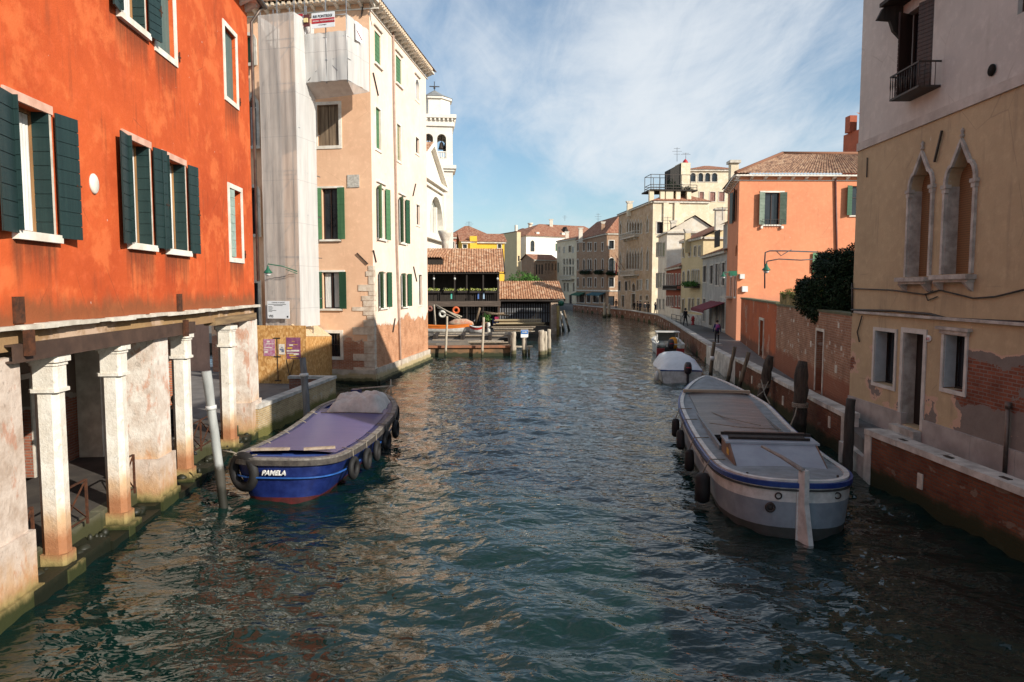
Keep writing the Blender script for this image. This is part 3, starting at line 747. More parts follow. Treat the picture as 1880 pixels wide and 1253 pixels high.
mb = MB(WP.M); mb.box(WP.L - .3, WP.L, .3, 2.0, LZ - 1.2, .98); mb.build('wall', brickmat('dark_red_brick', (.25, .08, .05), (.33, .13, .08), (.3, .25, .2)), pr)
mb = MB(WP.M); mb.box(WP.L - .34, WP.L + .04, .36, 2.05, .98, 1.1); mb.build('coping', coping, pr)

# ================================================================== CREAM HOUSE
WC = Fr((C0.x - 11.5 * .985, C0.y + 11.5 * .17), (C0.x, C0.y))   # front, facing the camera
WS = Fr((C0.x, C0.y), (C0.x + 11.6 * .122, C0.y + 11.6))          # side, facing the canal
CZ = WC.px(684, 6)[1]
print('cream top', CZ, 'side end px check', WS.L)
BRC = ((.5, .2, .09), (.62, .29, .15), (.5, .34, .22))
m_cf = plaster('peach_plaster', (.74, .47, .3), (.66, .4, .25), dirt=(.45, .25, .14), amt=.35, bz=(2.2, .8), bc=((.42, .14, .07), (.5, .22, .12), (.45, .36, .28)))
m_cs = plaster('cream_plaster', (.82, .65, .53), (.76, .57, .45), dirt=(.6, .36, .2), amt=.4, bz=(3.1, .6), bc=BRC)
ch = empty('cream_house', WC.M, 'tall peach and cream corner house with green shutters and eroded brick base', 'house')
LC = WC.L; LS = WS.L
fo = {}
for k, r in dict(a=(583, 193, 622, 268), b=(592, 346, 621, 440), c=(593, 500, 624, 567), d=(597, 612, 625, 655)).items(): fo[k] = dict(r=WC.r(*r))
so = {}
for k, r in dict(a5=(688, 62, 699, 120), b5=(727, 106, 737, 156), c5=(762.5, 147, 769, 184), a4=(689, 200, 698, 274), b4=(728, 230, 735, 295), c4=(762.5, 254, 769, 282),
                 a3=(693, 345, 706, 439), b3=(733, 365, 743, 446), c3=(764, 377, 770, 413), a2=(696, 500, 709, 565), b2=(737, 503, 747, 563), c2=(768.5, 505, 774.5, 560)).items(): so[k] = dict(r=WS.r(*r), depth=.18)
so['c5']['arch'] = 'round'
EX = [dict(r=(1.2 + i * .0, 2.1, z0, z1)) for i, (z0, z1) in enumerate(())]
mb = MB(); facade(mb, WC, 2.3, LC, .35, CZ, list(fo.values())); 
mb.M = WC.M; mb.add([(2.3, 0, .35), (2.3, 10, .35), (2.3, 10, CZ), (2.3, 0, CZ)], [(0, 1, 2, 3)]); mb.build('wall', m_cf, ch)
mb = MB(); facade(mb, WS, 0, LS, .5, CZ, list(so.values()))
mb.M = WS.M; mb.add([(LS, 0, 0), (LS, 9, 0), (LS, 9, CZ), (LS, 0, CZ)], [(0, 1, 2, 3)]); mb.build('wall', m_cs, ch)
for k, o in fo.items():
    if k == 'a':
        window(ch, WC, o, frame=stone_w, fw=.16, fy=-.04, closed=old_wood, planks=1)
    elif k == 'd':
        w_ = window(ch, WC, o, frame=stone_w, fw=.16, fy=-.04)
        f = MB(WC.M); a, b, c, d = o['r']
        for i in range(6): x = a + (b - a) * (i + .5) / 6; f.tube([(x, .06, c), (x, .06, d)], .014, 6)
        f.box(a, b, .05, .07, (c + d) / 2, (c + d) / 2 + .03); f.build('grille', iron, w_)
    else:
        w_ = window(ch, WC, o, sill=stone_w, sh='LR', shm=green_lt if k == 'b' else green_sh, casem=brown_sh, curtain=cloth_w if k == 'c' else None, shw=.43, ang=12, planks=9, bars=1)
        f = MB(WC.M); a, b, c, d = o['r']; f.box(a - .3, b + .3, -.05, .003, d, d + .1); f.build('lintel', stone_w, w_)
for k, o in so.items():
    u0, u1, z0, z1 = o['r']
    if k in ('a5', 'b5'): window(ch, WS, o, sill=stone_w, closed=green_lt, lintel=stone, planks=7)
    elif k == 'c5': window(ch, WS, o, frame=stone_w, fw=.12, lintel=stone, gl=generic('sky_blue_glass', (.25, .42, .6), None, .2, 1, 0))
    elif k in ('a4', 'b4'): window(ch, WS, o, frame=stone_w, fw=.13, fy=-.05, closed=green_lt if k == 'a4' else wood('faded_wood_shutter', (.3, .28, .16), (.16, .18, .09)), planks=8)
    elif k[0] == 'c': window(ch, WS, o, frame=stone_w, fw=.12, fy=-.04, casem=brown_sh, bars=0)
    else: window(ch, WS, o, sill=stone_w, sh='LR', shm=green_lt if k == 'a3' else green_sh, angs=(35, 12), shw=.5, casem=white_p, lintel=stone_w if k[1] == '3' else None, planks=10, bars=1)
# eaves
def cornice(W, u0, u1, z, root, d=.5, step=.62, m=stone_w, th=.12, bw=.14):
    mb = MB(W.M); mb.box(u0, u1, -d, .02, z, z + th); mb.box(u0, u1, -.06, .01, z - .3, z - .24); mb.build('cornice', m, root)
    brackets(root, m, W, u0 + d * .5, u1 - d * .5, z, step, bw, d * .8, .22)
cornice(WC, 2.0, LC + .5, CZ, ch); cornice(WS, .02, LS + .4, CZ, ch)
ridge = CZ + 3.2
mb = MB(); pa = WC.P(2.0, -.6, CZ + .14); pb = WC.P(LC + .6, -.6, CZ + .14); pc = WS.P(LS + .5, -.6, CZ + .14)
pd = WC.P(2.0, 6, ridge); pe = WC.P(LC - 5.0, 6.5, ridge); pf = WS.P(LS + .5, 5.2, ridge)
roofpatch(mb, [pa, pb, pe, pd], True, .24, .4); roofpatch(mb, [pb, pc, pf, pe], True, .24, .4)
mb.build('roof', tile_dark, ch)
# dentil tile ends seen from below
mb = MB(WC.M)
for i in range(int(LC / .3)): mb.box(2.0 + i * .3, 2.0 + i * .3 + .15, -.58, -.5, CZ + .02, CZ + .16)
mb.M = WS.M
for i in range(int(LS / .3)): mb.box(i * .3, i * .3 + .15, -.58, -.5, CZ + .02, CZ + .16)
mb.build('tile_end_row', generic('pale_tile_end', (.72, .6, .45), (.6, .45, .3), .9, 5, .2), ch)
# chimney
q = WS.P(4.2, 1.8, 0); mb = MB(Matrix.Translation(q)); mb.box(-.6, .6, -.5, .5, CZ, CZ + 2.6); cm_ = mb.build('chimney', m_cf, ch)
mb = MB(Matrix.Translation(q)); mb.box(-.75, .75, -.65, .65, CZ + 2.6, CZ + 2.8); mb.build('chimney_cap', tile_far, cm_)
# quoins
random.seed(11)
mb = MB(); z = .55; 
while z < 6.1:
    h = random.uniform(.22, .42); z2 = min(z + h, 6.2); lf = random.choice([.35, .55, .9, 1.15]) * (1 if z < 4.2 else .7); ls = random.choice([.3, .45, .3])
    mb.M = WC.M; mb.box(LC - lf, LC + .035, -.035, .1, z + .01, z2 - .01)
    mb.M = WS.M; mb.box(.0, ls, -.033, .1, z + .012, z2 - .012); z = z2
mb.build('corner_quoins', generic('quoin_stone', (.7, .6, .48), (.45, .34, .25), .85, 2.5, .5), ch)
# stone plinth
m_pl = generic('canal_plinth_stone', (.6, .52, .42), (.35, .29, .22), .8, 1.6, .5, low=[(.5, .2, (.4, .32, .18)), (.28, .16, (.12, .11, .05)), (.15, .12, (.012, .015, .006))])
mb = MB(WC.M)
for i, (z0, z1, o_) in enumerate(((-.9, .2, .2), (.2, .42, .14), (.42, .72, .1))): mb.box(LC - 4.4, LC + o_, -o_, .1, z0 + .002 * i, z1)
mb.M = WS.M
for z0, z1, o_ in ((-.9, .22, .3), (.22, .45, .17), (.45, .78, .13)): mb.box(.0, LS + .1, -o_, .1, z0, z1)
mb.build('plinth', m_pl, ch)
# downpipe with its bend, tie rods, plaque
def ppath(W, pts, off=-.08): return [W.P(W.px(x, y)[0], off, W.px(x, y)[1]) for x, y in pts]
mb = MB(); mb.tube(ppath(WS, [(719, 60), (721, 200), (724, 330), (726, 460), (728, 520), (731, 600), (733, 690)], -.1), .055, 8)
mb.build('downpipe', generic('downpipe_paint', (.42, .3, .24), (.3, .2, .15), .5, 3, .1), ch)
for W, a, b in ((WC, (656, 465), (676, 485)), (WC, (667, 10), (664, 32)), (WS, (683.5, 134), (693, 176)), (WS, (684, 460), (689, 482)), (WS, (758, 490), (764, 517)), (WS, (757, 360), (762, 338)), (WS, (724, 585), (720, 610))):
    mb = MB(); p, q = ppath(W, [a, b], -.05); mb.beam(p, q, .06, .05); mb.build('tie_rod', iron, ch)
u, z = WC.px(649, 333); mb = MB(WC.M); mb.box(u - .32, u + .32, -.04, -.002, z - .32, z + .32)
tag(mb.build('stone_relief', generic('relief_stone', (.6, .57, .5), (.35, .32, .28), .8, 9, .9, dist=.04)), 'square carved white stone relief on the peach front wall', 'relief')

# ---------------------------------------------------------------- wrapped scaffold on the front
def tarpmat(name, c, tr=.25, alpha=.12):
    m, nt, p = newmat(name); out = [n for n in nt.nodes if n.type == 'OUTPUT_MATERIAL'][0]
    v = objc(nt); n1 = noise(nt, mapping(nt, v, (2, 2, .25)), 1.6, 6, .6); s = N(nt, 'ShaderNodeSeparateXYZ', ins={0: v}).outputs
    gx = math_(nt, 'LESS_THAN', math_(nt, 'FRACT', math_(nt, 'MULTIPLY', s[2], 1 / 2.0)), .015)
    col = mixc(nt, sstep(nt, n1, .3, .7), c, tuple(x * .8 for x in c)); col = mixc(nt, math_(nt, 'MULTIPLY', gx, .35), col, (.3, .3, .3))
    L(nt, col, p.inputs['Base Color']); p.inputs['Roughness'].default_value = .7; p.inputs['Specular IOR Level'].default_value = .2
    t = N(nt, 'ShaderNodeBsdfTranslucent', ins={'Color': col}); mx = N(nt, 'ShaderNodeMixShader', ins={0: tr, 1: p.outputs[0], 2: t.outputs[0]})
    tp = N(nt, 'ShaderNodeBsdfTransparent'); mx2 = N(nt, 'ShaderNodeMixShader', ins={0: alpha, 1: mx.outputs[0], 2: tp.outputs[0]}); L(nt, mx2.outputs[0], out.inputs[0])
    bump(nt, noise(nt, mapping(nt, v, (6, 6, .4)), 1.5, 5, .6), p, .35, .05); return m
tarp_m = tarpmat('debris_netting', (.62, .54, .48), .25, .24); tarp_l = tarpmat('white_debris_netting', (.72, .71, .68), .25, .08)
SA = AT(477, 330, 33.6); SB = AT(548, 330, 33.6)
WT = Fr((SA.x, 33.9), (SB.x, 33.45)); TZ1 = WT.px(500, 26)[1]; TZ0 = WT.px(500, 600)[1]
sc = empty('wrapped_scaffold', WT.M, 'tall scaffold tower wrapped in pale netting against the peach house front', 'scaffold')
def drape(mb, W, u0, u1, z0, z1, nx=10, nz=30, a=.06, y=0):
    vs = []; fs = []
    for j in range(nz + 1):
        for i in range(nx + 1):
            u = u0 + (u1 - u0) * i / nx; z = z0 + (z1 - z0) * j / nz
            d = a * (math.sin(i * 2.3 + math.sin(j * .13) * 1.2) * .55 + .35 * math.sin(i * .9 + j * .21)) * (0 if i in (0, nx) else 1)
            vs.append((u, y + d, z))
            if i and j: k = j * (nx + 1) + i; fs.append((k - nx - 2, k - nx - 1, k, k - 1))
    M0 = mb.M; mb.M = W.M; mb.add(vs, fs, smooth=True); mb.M = M0
dep = 1.8
mb = MB(); drape(mb, WT, 0, WT.L, TZ0, TZ1, 14, 60, .045); mb.build('net_front', tarp_m, sc)
WT2 = Fr(WT.P(WT.L), WT.P(WT.L, dep)); mb = MB(); drape(mb, WT2, 0, dep, TZ0, TZ1, 6, 50, .05); mb.build('net_side', tarp_l, sc)
mb = MB(); WT3 = Fr(WT.P(0, dep), WT.P(0, 0)); drape(mb, WT3, 0, dep, TZ0, TZ1, 6, 50, .06); mb.build('net_side', tarp_l, sc)
mb = MB(WT.M)
for x in (0.05, WT.L / 2, WT.L - .05):
    for y in (.12, 1.2): mb.tube([(x, y, LZ), (x, y, TZ1 + .7)], .025, 6)
z = LZ + 2
while z < TZ1:
    mb.tube([(.05, .12, z), (WT.L - .05, .12, z)], .025, 6); mb.tube([(.05, 1.2, z), (WT.L - .05, 1.2, z)], .025, 6); mb.tube([(WT.L - .05, .12, z), (WT.L - .05, 2.2, z)], .025, 6)
    mb.tube([(.05, .12, z), (WT.L - .05, .12, min(z + 2, TZ1))], .02, 6); z += 2
mb.build('poles', generic('galvanised_pole', (.35, .35, .36), (.2, .2, .2), .4, 5, .1, metal=.6), sc)
# projecting box at the top
WX = Fr(WT.P(WT.L + .02, .9), WT.P(WT.L + .02, .9) + WT.x * 2.5)
bx1 = WX.px(636, 90)[0]; bz1 = WX.px(590, 30)[1]; bz0 = WX.px(590, 150)[1]; bzb = bz0 - .45
mb = MB(); drape(mb, WX, 0, bx1, bz0, bz1 - .75, 12, 14, .08)
mb.build('box_net_front', tarp_l, sc)
WX2 = Fr(WX.P(bx1), WX.P(bx1 + .1, 2.2)); mb = MB(); drape(mb, WX2, 0, 2.2, bz0, bz1, 8, 14, .06); mb.build('box_net_side', tarp_l, sc)
mb = MB(WX.M); mb.add([(0, 0, bz0), (bx1, 0, bz0), (bx1 - .1, .9, bzb), (0, .9, bzb - .1), (bx1 + .1, 2.2, bz0), (0, 2.2, bz0)], [(0, 1, 2, 3), (3, 2, 4, 5), (1, 4, 2), (0, 3, 5)]); mb.build('box_underside', tarp_m, sc)
mb = MB(WX.M)
for x in (0, bx1 / 2, bx1):
    mb.tube([(x, .05, bz0 - .1), (x, .05, bz1 + .8)], .025, 6)
for z in (bz0, bz0 + 1, bz0 + 2, bz1): mb.tube([(0, .05, z), (bx1, .05, z)], .022, 6); mb.tube([(bx1, .05, z), (bx1, 2.1, z)], .022, 6)
mb.tube([(0, .04, bz0), (bx1 / 2, .04, bz0 + 1), (bx1, .04, bz0)], .02, 6)
mb.build('box_poles', MT['galvanised_pole'], sc)
# banners on the box
def text(s, size, M, mat, parent, name='lettering', ext=.002, shear=0, align='LEFT', sx=1, bold=0):
    c = bpy.data.curves.new(name, 'FONT'); c.body = s; c.size = size; c.extrude = ext; c.shear = shear; c.align_x = align; c.offset = bold
    c.materials.append(mat); o = bpy.data.objects.new(name, c); COL.objects.link(o); dg = bpy.context.evaluated_depsgraph_get(); dg.update(); me = bpy.data.meshes.new_from_object(o.evaluated_get(dg)); bpy.data.objects.remove(o); o = bpy.data.objects.new(name, me); COL.objects.link(o)
    W_ = M @ Matrix.Rotation(R(90), 4, 'X') @ Matrix.Diagonal((sx, 1, 1, 1))
    if parent: o.parent = parent; o.matrix_local = wm(parent).inverted() @ W_
    else: o.matrix_world = W_
    return o
red_p = generic('red_print', (.5, .02, .03), None, .6, 2, 0); black_p = generic('black_print', (.02, .02, .02), None, .6, 2, 0); white_s = generic('white_banner', (.78, .78, .78), (.7, .7, .7), .6, 2, .1)
def board(W, r, off, mat, name, label, cat, th=.02, grp=None):
    u0, u1, z0, z1 = r; root = empty(name, W.M @ Matrix.Translation(((u0 + u1) / 2, off, z0)), label, cat, grp)
    mb = MB(W.M); mb.box(u0, u1, off - th, off, z0, z1); mb.build('panel', mat, root); return root
r = WX.r(575, 25, 617, 53); b = board(WX, r, -.12, white_s, 'banner', 'white and red advertising banner with black capitals tied to the scaffold box', 'banner')
u0, u1, z0, z1 = r; h = z1 - z0
mb = MB(WX.M); mb.box(u0, u1, -.146, -.141, z0 + h * .3, z0 + h * .62); mb.build('red_stripe', red_p, b)
text('RRI PONTEGGI', h * .24, WX.M @ Matrix.Translation((u0 + .05, -.146, z0 + h * .68)), black_p, b, shear=.2, sx=.82 * (u1 - u0) / (h * 1.55), bold=.004)
text('NOLEGGIO - MONTAGGIO PONTEGGI', h * .13, WX.M @ Matrix.Translation((u0 + .05, -.15, z0 + h * .42)), white_s, b, sx=.72)
text('www.ponteggi.it', h * .09, WX.M @ Matrix.Translation((u0 + .35, -.146, z0 + h * .17)), black_p, b)
r = WX.r(546.5, 28, 559, 52); b = board(WX, r, -.1, white_s, 'warning_sign', 'small white and pink notice, leftmost of the signs on the scaffold box', 'sign')
u0, u1, z0, z1 = r; mb = MB(WX.M); mb.box(u0, u1, -.126, -.121, z1 - .12, z1); mb.box(u0, u1, -.126, -.121, z0 + .05, z0 + .13); mb.build('pink_stripe', red_p, b)
mb = MB(WX.M)
for k in range(3): mb.box(u0 + .06 + k * .12, u0 + .14 + k * .12, -.126, -.121, z0 + .38, z0 + .5)
for k in range(3): mb.box(u0 + .05, u1 - .05, -.126, -.121, z0 + .17 + k * .06, z0 + .19 + k * .06)
mb.build('print', generic('grey_print', (.3, .3, .35), None, .6, 2, 0), b)
r = WX.r(559.5, 29, 570.5, 51); b = board(WX, r, -.1, generic('maroon_board', (.12, .03, .03), None, .6, 2, 0), 'alarm_box', 'dark maroon board with cream alarm box between the notice and the banner', 'alarm box')
u0, u1, z0, z1 = r; mb = MB(WX.M); mb.box(u0 + .05, u1 - .07, -.2, -.121, z0 + .18, z1 - .18); mb.build('alarm_case', generic('cream_plastic', (.75, .62, .3), None, .5, 2, 0), b)
r = (.7, 1.3, bz1 - .95, bz1 - .1); b = board(WX2, r, -.1, white_s, 'notice', 'white notice with a slanting red line on the side of the scaffold box', 'sign')
mb = MB(WX2.M); mb.beam((.75, -.125, bz1 - .5), (1.25, -.125, bz1 - .8), .06, .006); mb.build('red_line', red_p, b)
# municipal sign
r = WT.r(495, 553, 535, 585); b = board(WT, r, -.16, white_s, 'site_notice', 'white building site notice with small print hung on the netting above the plywood', 'sign')
u0, u1, z0, z1 = r; w = u1 - u0; h = z1 - z0
text('COMUNE DI VENEZIA', h * .085, WT.M @ Matrix.Translation((u0 + w * .5, -.182, z1 - h * .12)), black_p, b, align='CENTER')
text('VRS', h * .2, WT.M @ Matrix.Translation((u0 + .06, -.182, z0 + h * .07)), black_p, b, sx=.9, bold=.003)
mb = MB(WT.M)
for i, (l, s_) in enumerate(((.9, 0), (.45, .25), (.2, 0), (.25, 0), (.2, 0), (.4, 0), (.2, 0))): mb.box(u0 + .05 + s_ * w, u0 + .05 + (s_ + l * .9) * w, -.184, -.181, z1 - h * (.2 + i * .07), z1 - h * (.2 + i * .07) + .02)
mb.box(u1 - .14, u1 - .06, -.184, -.181, z0 + .05, z0 + .13); mb.build('print', black_p, b)
# plywood hoarding
def osb(name):
    m, nt, p = newmat(name); v = objc(nt)
    vo = N(nt, 'ShaderNodeTexVoronoi', ins={'Vector': mapping(nt, v, (9, 9, 5)), 'Scale': 1.6, 'Randomness': 1.0})
    col = ramp(nt, N(nt, 'ShaderNodeSeparateXYZ', ins={0: vo.outputs[1]}).outputs[0], [(0, (.36, .17, .045)), (.5, (.5, .25, .07)), (1, (.66, .4, .16))])
    n = noise(nt, v, 1.2, 5, .6); col = mixc(nt, math_(nt, 'MULTIPLY', sstep(nt, n, .4, .7), .4), col, (.4, .2, .06))
    L(nt, col, p.inputs['Base Color']); p.inputs['Roughness'].default_value = .8; bump(nt, vo.outputs[0], p, .2, .01); return m
osb_m = osb('oriented_strand_board')
hA = AT(477, 690, 33.3); hB = AT(563, 690, 33.2); WH = Fr((hA.x - .9, 33.5), (hB.x, 33.2)); HZ = WH.px(520, 598)[1]
ho = empty('plywood_hoarding', WH.M, 'tan chipboard hoarding with torn posters round the foot of the scaffold', 'hoarding')
mb = MB(WH.M); mb.box(0, WH.L, 0, .04, LZ, HZ); mb.box(1.9, 1.912, -.004, 0, LZ, HZ); mb.build('front_panel', osb_m, ho)
WH2 = Fr(WH.P(WH.L), WH.P(WH.L - .05, 3.6)); mb = MB(WH2.M); mb.prism([(.02, LZ), (3.6, LZ), (3.6, HZ - .75), (.02, HZ - .5)], .0, .04, ax='y'); mb.build('side_panel', osb_m, ho)
mb = MB(WH2.M); mb.add([(0, -.02, HZ - .5), (3.6, -.02, HZ - .75), (3.6, 1.1, HZ + .1), (0, .7, HZ + .06)], [(0, 1, 2, 3)]); mb.build('side_top', generic('pale_chipboard', (.66, .5, .33), (.5, .35, .2), .8, 8, .2), ho)
mb = MB(WH.M)
x, z = WH.px(510, 665)
mb.box(x - .012, x + .012, -.03, -.004, WH.px(510, 700)[1], WH.px(510, 622)[1]);
for yy in (621, 655, 699): zz = WH.px(510, yy)[1]; mb.box(x - .16, x + .16, -.035, -.006, zz - .02, zz + .02)
a = WH.px(526, 660); c_ = WH.px(532, 692); d_ = WH.px(540, 660)
mb.beam((a[0], -.015, a[1]), (c_[0], -.015, c_[1]), .03, .012); mb.beam((d_[0], -.015, d_[1]), (c_[0], -.015, c_[1]), .03, .012); mb.build('hinge_straps', iron, ho)
def poster(r, cols, label, seed=1, torn=True):
    b = board(WH, r, -.008, cols[0], 'poster', label, 'poster', .006, 'torn posters on the chipboard hoarding'); random.seed(seed)
    u0, u1, z0, z1 = r
    for ci, c in enumerate(cols[1:]):
        mb = MB(WH.M)
        for k in range(5):
            w = random.uniform(.2, .8) * (u1 - u0); x = random.uniform(u0, u1 - w); z = random.uniform(z0, z1 - .1); mb.box(x, x + w, -.018 - ci * .004 - k * .0005, -.015, z, z + random.uniform(.02, .09))
        mb.build('print', c, b)
mag = generic('magenta_poster', (.33, .05, .14), (.45, .3, .35), .8, 8, 0); pur = generic('purple_poster', (.16, .03, .1), (.25, .1, .15), .8, 6, 0); yel = generic('yellow_print', (.6, .36, .05), None, .8, 5, 0); paper = generic('torn_paper', (.7, .66, .58), (.5, .42, .35), .8, 9, 0); ogr = generic('blue_grey_print', (.16, .18, .25), None, .8, 6, 0)
poster(WH.r(484, 623, 505, 654), (mag, paper), 'magenta and white torn poster, leftmost on the chipboard', 4)
poster(WH.r(512, 632, 523, 651), (paper, ogr), 'small torn white paper scrap between the two larger posters', 6)
poster(WH.r(526, 620, 552, 659), (pur, yel, paper), 'purple poster with yellow and white bands, rightmost on the chipboard', 9)
# bracket street lamp on the netting
def lamp_head(M, root, m=None):
    mb = MB(M); mb.lathe([(.03, .12), (.06, .05), (.08, -.02), (.19, -.16), (.2, -.2), (.0, -.2)], 12); mb.build('lamp_shade', m or green_met, root)
    mb = MB(M); mb.lathe([(.13, -.2), (.13, -.26), (.08, -.32), (.02, -.34)], 12); mb.build('lamp_glass', white_p, root)
green_met = generic('green_lamp_metal', (.01, .085, .045), (.02, .13, .07), .4, 3, .05)
p0 = WT.P(WT.px(548, 499)[0], -.1, WT.px(548, 499)[1]); p1 = WT.P(WT.px(512, 495)[0], -.9, WT.px(512, 490)[1] + .0)
lr = empty('street_lamp', Matrix.Translation(p0), 'green bracket street lamp hanging in front of the scaffold netting', 'street lamp', 'green bracket street lamps')
mb = MB(); mb.tube([p0, p0.lerp(p1, .5) + Vector((0, 0, .12)), p1 + Vector((0, 0, .1)), p1], .025, 8); mb.tube([p0 + Vector((0, 0, -.1)), p0.lerp(p1, .4)], .018, 6); mb.build('bracket', green_met, lr)
lamp_head(Matrix.Translation(p1 + Vector((0, 0, -.12))), lr)

# ---------------------------------------------------------------- old pink house in the gap (left of the scaffold)
W5 = Fr((C0.x - 22, 41.5), (C0.x - 9.2, C0.y + 1.55)); P5 = empty('old_pink_house', W5.M, 'faded pink house with pointed arch windows glimpsed between the orange house and scaffold', 'house')
z5 = W5.px(452, 24)[1]
pops = []
for r, a in (((446, 66, 467, 116), 'round'), ((457, 176, 472, 268), 'gothic'), ((459, 345, 474, 430), 'round'), ((462, 520, 476, 600), None)):
    o = dict(r=W5.r(*r), depth=.25)
    if a: o['arch'] = a
    pops.append(o)
mb = MB(); facade(mb, W5, 0, W5.L, 0, z5, pops); mb.build('wall', plaster('old_pink_plaster', (.5, .3, .22), (.38, .22, .16), dirt=(.2, .13, .1), amt=.6), P5)
for i, o in enumerate(pops): window(P5, W5, o, frame=stone, fw=.16, fy=-.06, closed=green_sh if i == 0 else None, casem=white_p if i == 1 else None, bars=0)
mb = MB(W5.M); zb = W5.px(465, 325)[1]; mb.box(W5.L - 4.2, W5.L - 1.0, -.9, 0, zb - .12, zb); mb.build('balcony_slab', stone, P5)
cornice(W5, 0, W5.L, z5, P5)
mb = MB(W5.M); roofpatch(mb, [(0, -.6, z5 + .14), (W5.L, -.6, z5 + .14), (W5.L, 7, z5 + 2.0), (0, 7, z5 + 2.0)], True, .24, .4); mb.build('roof', tile_dark, P5)
ua, _ = W5.px(440, 8); up, _ = W5.px(520, 8)
mb = MB(W5.M); mb.box(W5.L - 4.6, W5.L + 4, 3.2, 7, z5 + .5, z5 + 5.2); mb.build('attic_storey', MT['peach_plaster'], P5)
for xa in (-3.6, .8):
    mb = MB(W5.M); mb.box(W5.L + xa, W5.L + xa + 2.2, 3.12, 3.2, z5 + 1.35, z5 + 2.7); mb.build('green_net', generic('green_netting', (.03, .22, .06), (.05, .3, .1), .8, 9, .2) if 'green_netting' not in MT else MT['green_netting'], P5)
# ================================================================== WATER
def water():
    ys = [-6.0]
    while ys[-1] < 330: y = ys[-1]; ys.append(y + (.085 if y < 14 else .085 * (max(y, 14) / 14) ** 1.25))
    ys = np.array(ys); xs = np.concatenate([np.arange(-60, -16, 2.0), np.arange(-16, 13.5, .085), np.arange(13.5, 60, 2.0)])
    X, Y = np.meshgrid(xs, ys)
    rng = np.random.RandomState(5); Z = np.zeros_like(X)
    for i in range(70):
        lam = .38 * (2.9 / .38) ** rng.rand(); th = rng.normal(R(80), R(42)) ; k = 2 * math.pi / lam
        a = .0042 * lam ** .95 * (1.25 if lam < 1.2 else .8)
        ph = rng.rand() * 6.28; kx, ky = k * math.cos(th), k * math.sin(th)
        w = np.sin(kx * X + ky * Y + ph + .8 * np.sin(.31 * X + .17 * Y + i))
        fade = np.clip(1 - (np.abs(Y) - lam * 55) / (lam * 40 + 5), 0, 1)
        Z += a * (w + .25 * np.cos(2 * (kx * X + ky * Y + ph))) * fade
    amp = .75 + .35 * np.sin(X * .35 + 1.1 * np.sin(Y * .13)) * np.sin(Y * .21 + .7)
    Z = Z * amp
    n, m = X.shape
    me = bpy.data.meshes.new('water')
    co = np.stack([X, Y, Z], -1).reshape(-1, 3)
    idx = np.arange(n * m).reshape(n, m); q = np.stack([idx[:-1, :-1], idx[:-1, 1:], idx[1:, 1:], idx[1:, :-1]], -1).reshape(-1, 4)
    me.vertices.add(len(co)); me.vertices.foreach_set('co', co.ravel())
    me.loops.add(q.size); me.loops.foreach_set('vertex_index', q.ravel().astype(np.int32))
    me.polygons.add(len(q)); me.polygons.foreach_set('loop_start', np.arange(0, q.size, 4, dtype=np.int32)); me.polygons.foreach_set('loop_total', np.full(len(q), 4, dtype=np.int32))
    me.update(); me.polygons.foreach_set('use_smooth', np.ones(len(q), dtype=bool))
    print('water verts', len(co))
    o = bpy.data.objects.new('canal_water', me); COL.objects.link(o); tag(o, kind='structure')
    m_, nt, p = newmat('canal_water')
    v = N(nt, 'ShaderNodeNewGeometry').outputs['Position']
    n1 = noise(nt, v, .12, 3, .5)
    col = mixc(nt, sstep(nt, n1, .35, .65), (.002, .0125, .011), (.0036, .021, .0165))
    L(nt, col, p.inputs['Base Color']); p.inputs['Roughness'].default_value = .012; p.inputs['IOR'].default_value = 1.33; p.inputs['Specular IOR Level'].default_value = .8
    h1 = noise(nt, mapping(nt, v, (1, 1.5, 1)), 2.3, 1.5, .45, .8); h2 = noise(nt, mapping(nt, v, (1, 1.7, 1), (0, 0, .4)), 5.5, 1, .5, .6)
    h = math_(nt, 'ADD', math_(nt, 'MULTIPLY', h1, 1.0), math_(nt, 'MULTIPLY', h2, .26)); bump(nt, h, p, .52, .1)
    me.materials.append(m_)
water()
# ================================================================== RIGHT BANK: beige house, walls, quay
QZ = .95
RA = Vector((10.76, 22.4, 0)); RB = Vector((10.58, 9.4, 0))
WR = Fr(RA, RB); RT = 14.5
def op(W, x0, y0, x1, y1, arch=None, **k):
    d = dict(r=W.r(x0, y0, x1, y1), **k)
    if arch: d['arch'] = arch
    return d
g1 = op(WR, 1671, 284, 1711, 508, 'gothic', depth=.38); g2 = op(WR, 1738, 262, 1789, 503, 'gothic', depth=.38)
for g, sy, xm in ((g1, 348, 1690), (g2, 338, 1762)): g['ah'] = g['r'][3] - WR.px(xm, sy)[1]
rup = op(WR, 1661, 12, 1712, 172, depth=.3); rw1 = op(WR, 1606, 609, 1643, 707, depth=.4); rdo = op(WR, 1657, 612, 1694, 785, depth=.36, door=1); rw2 = op(WR, 1733, 616, 1772, 717, depth=.35)
rtop = op(WR, 1872, -120, 1915, 14, depth=.3)
zc = [WR.px(1572, 275)[1], WR.px(1880, 143)[1]]; print('course z', zc); ZC = sum(zc) / 2
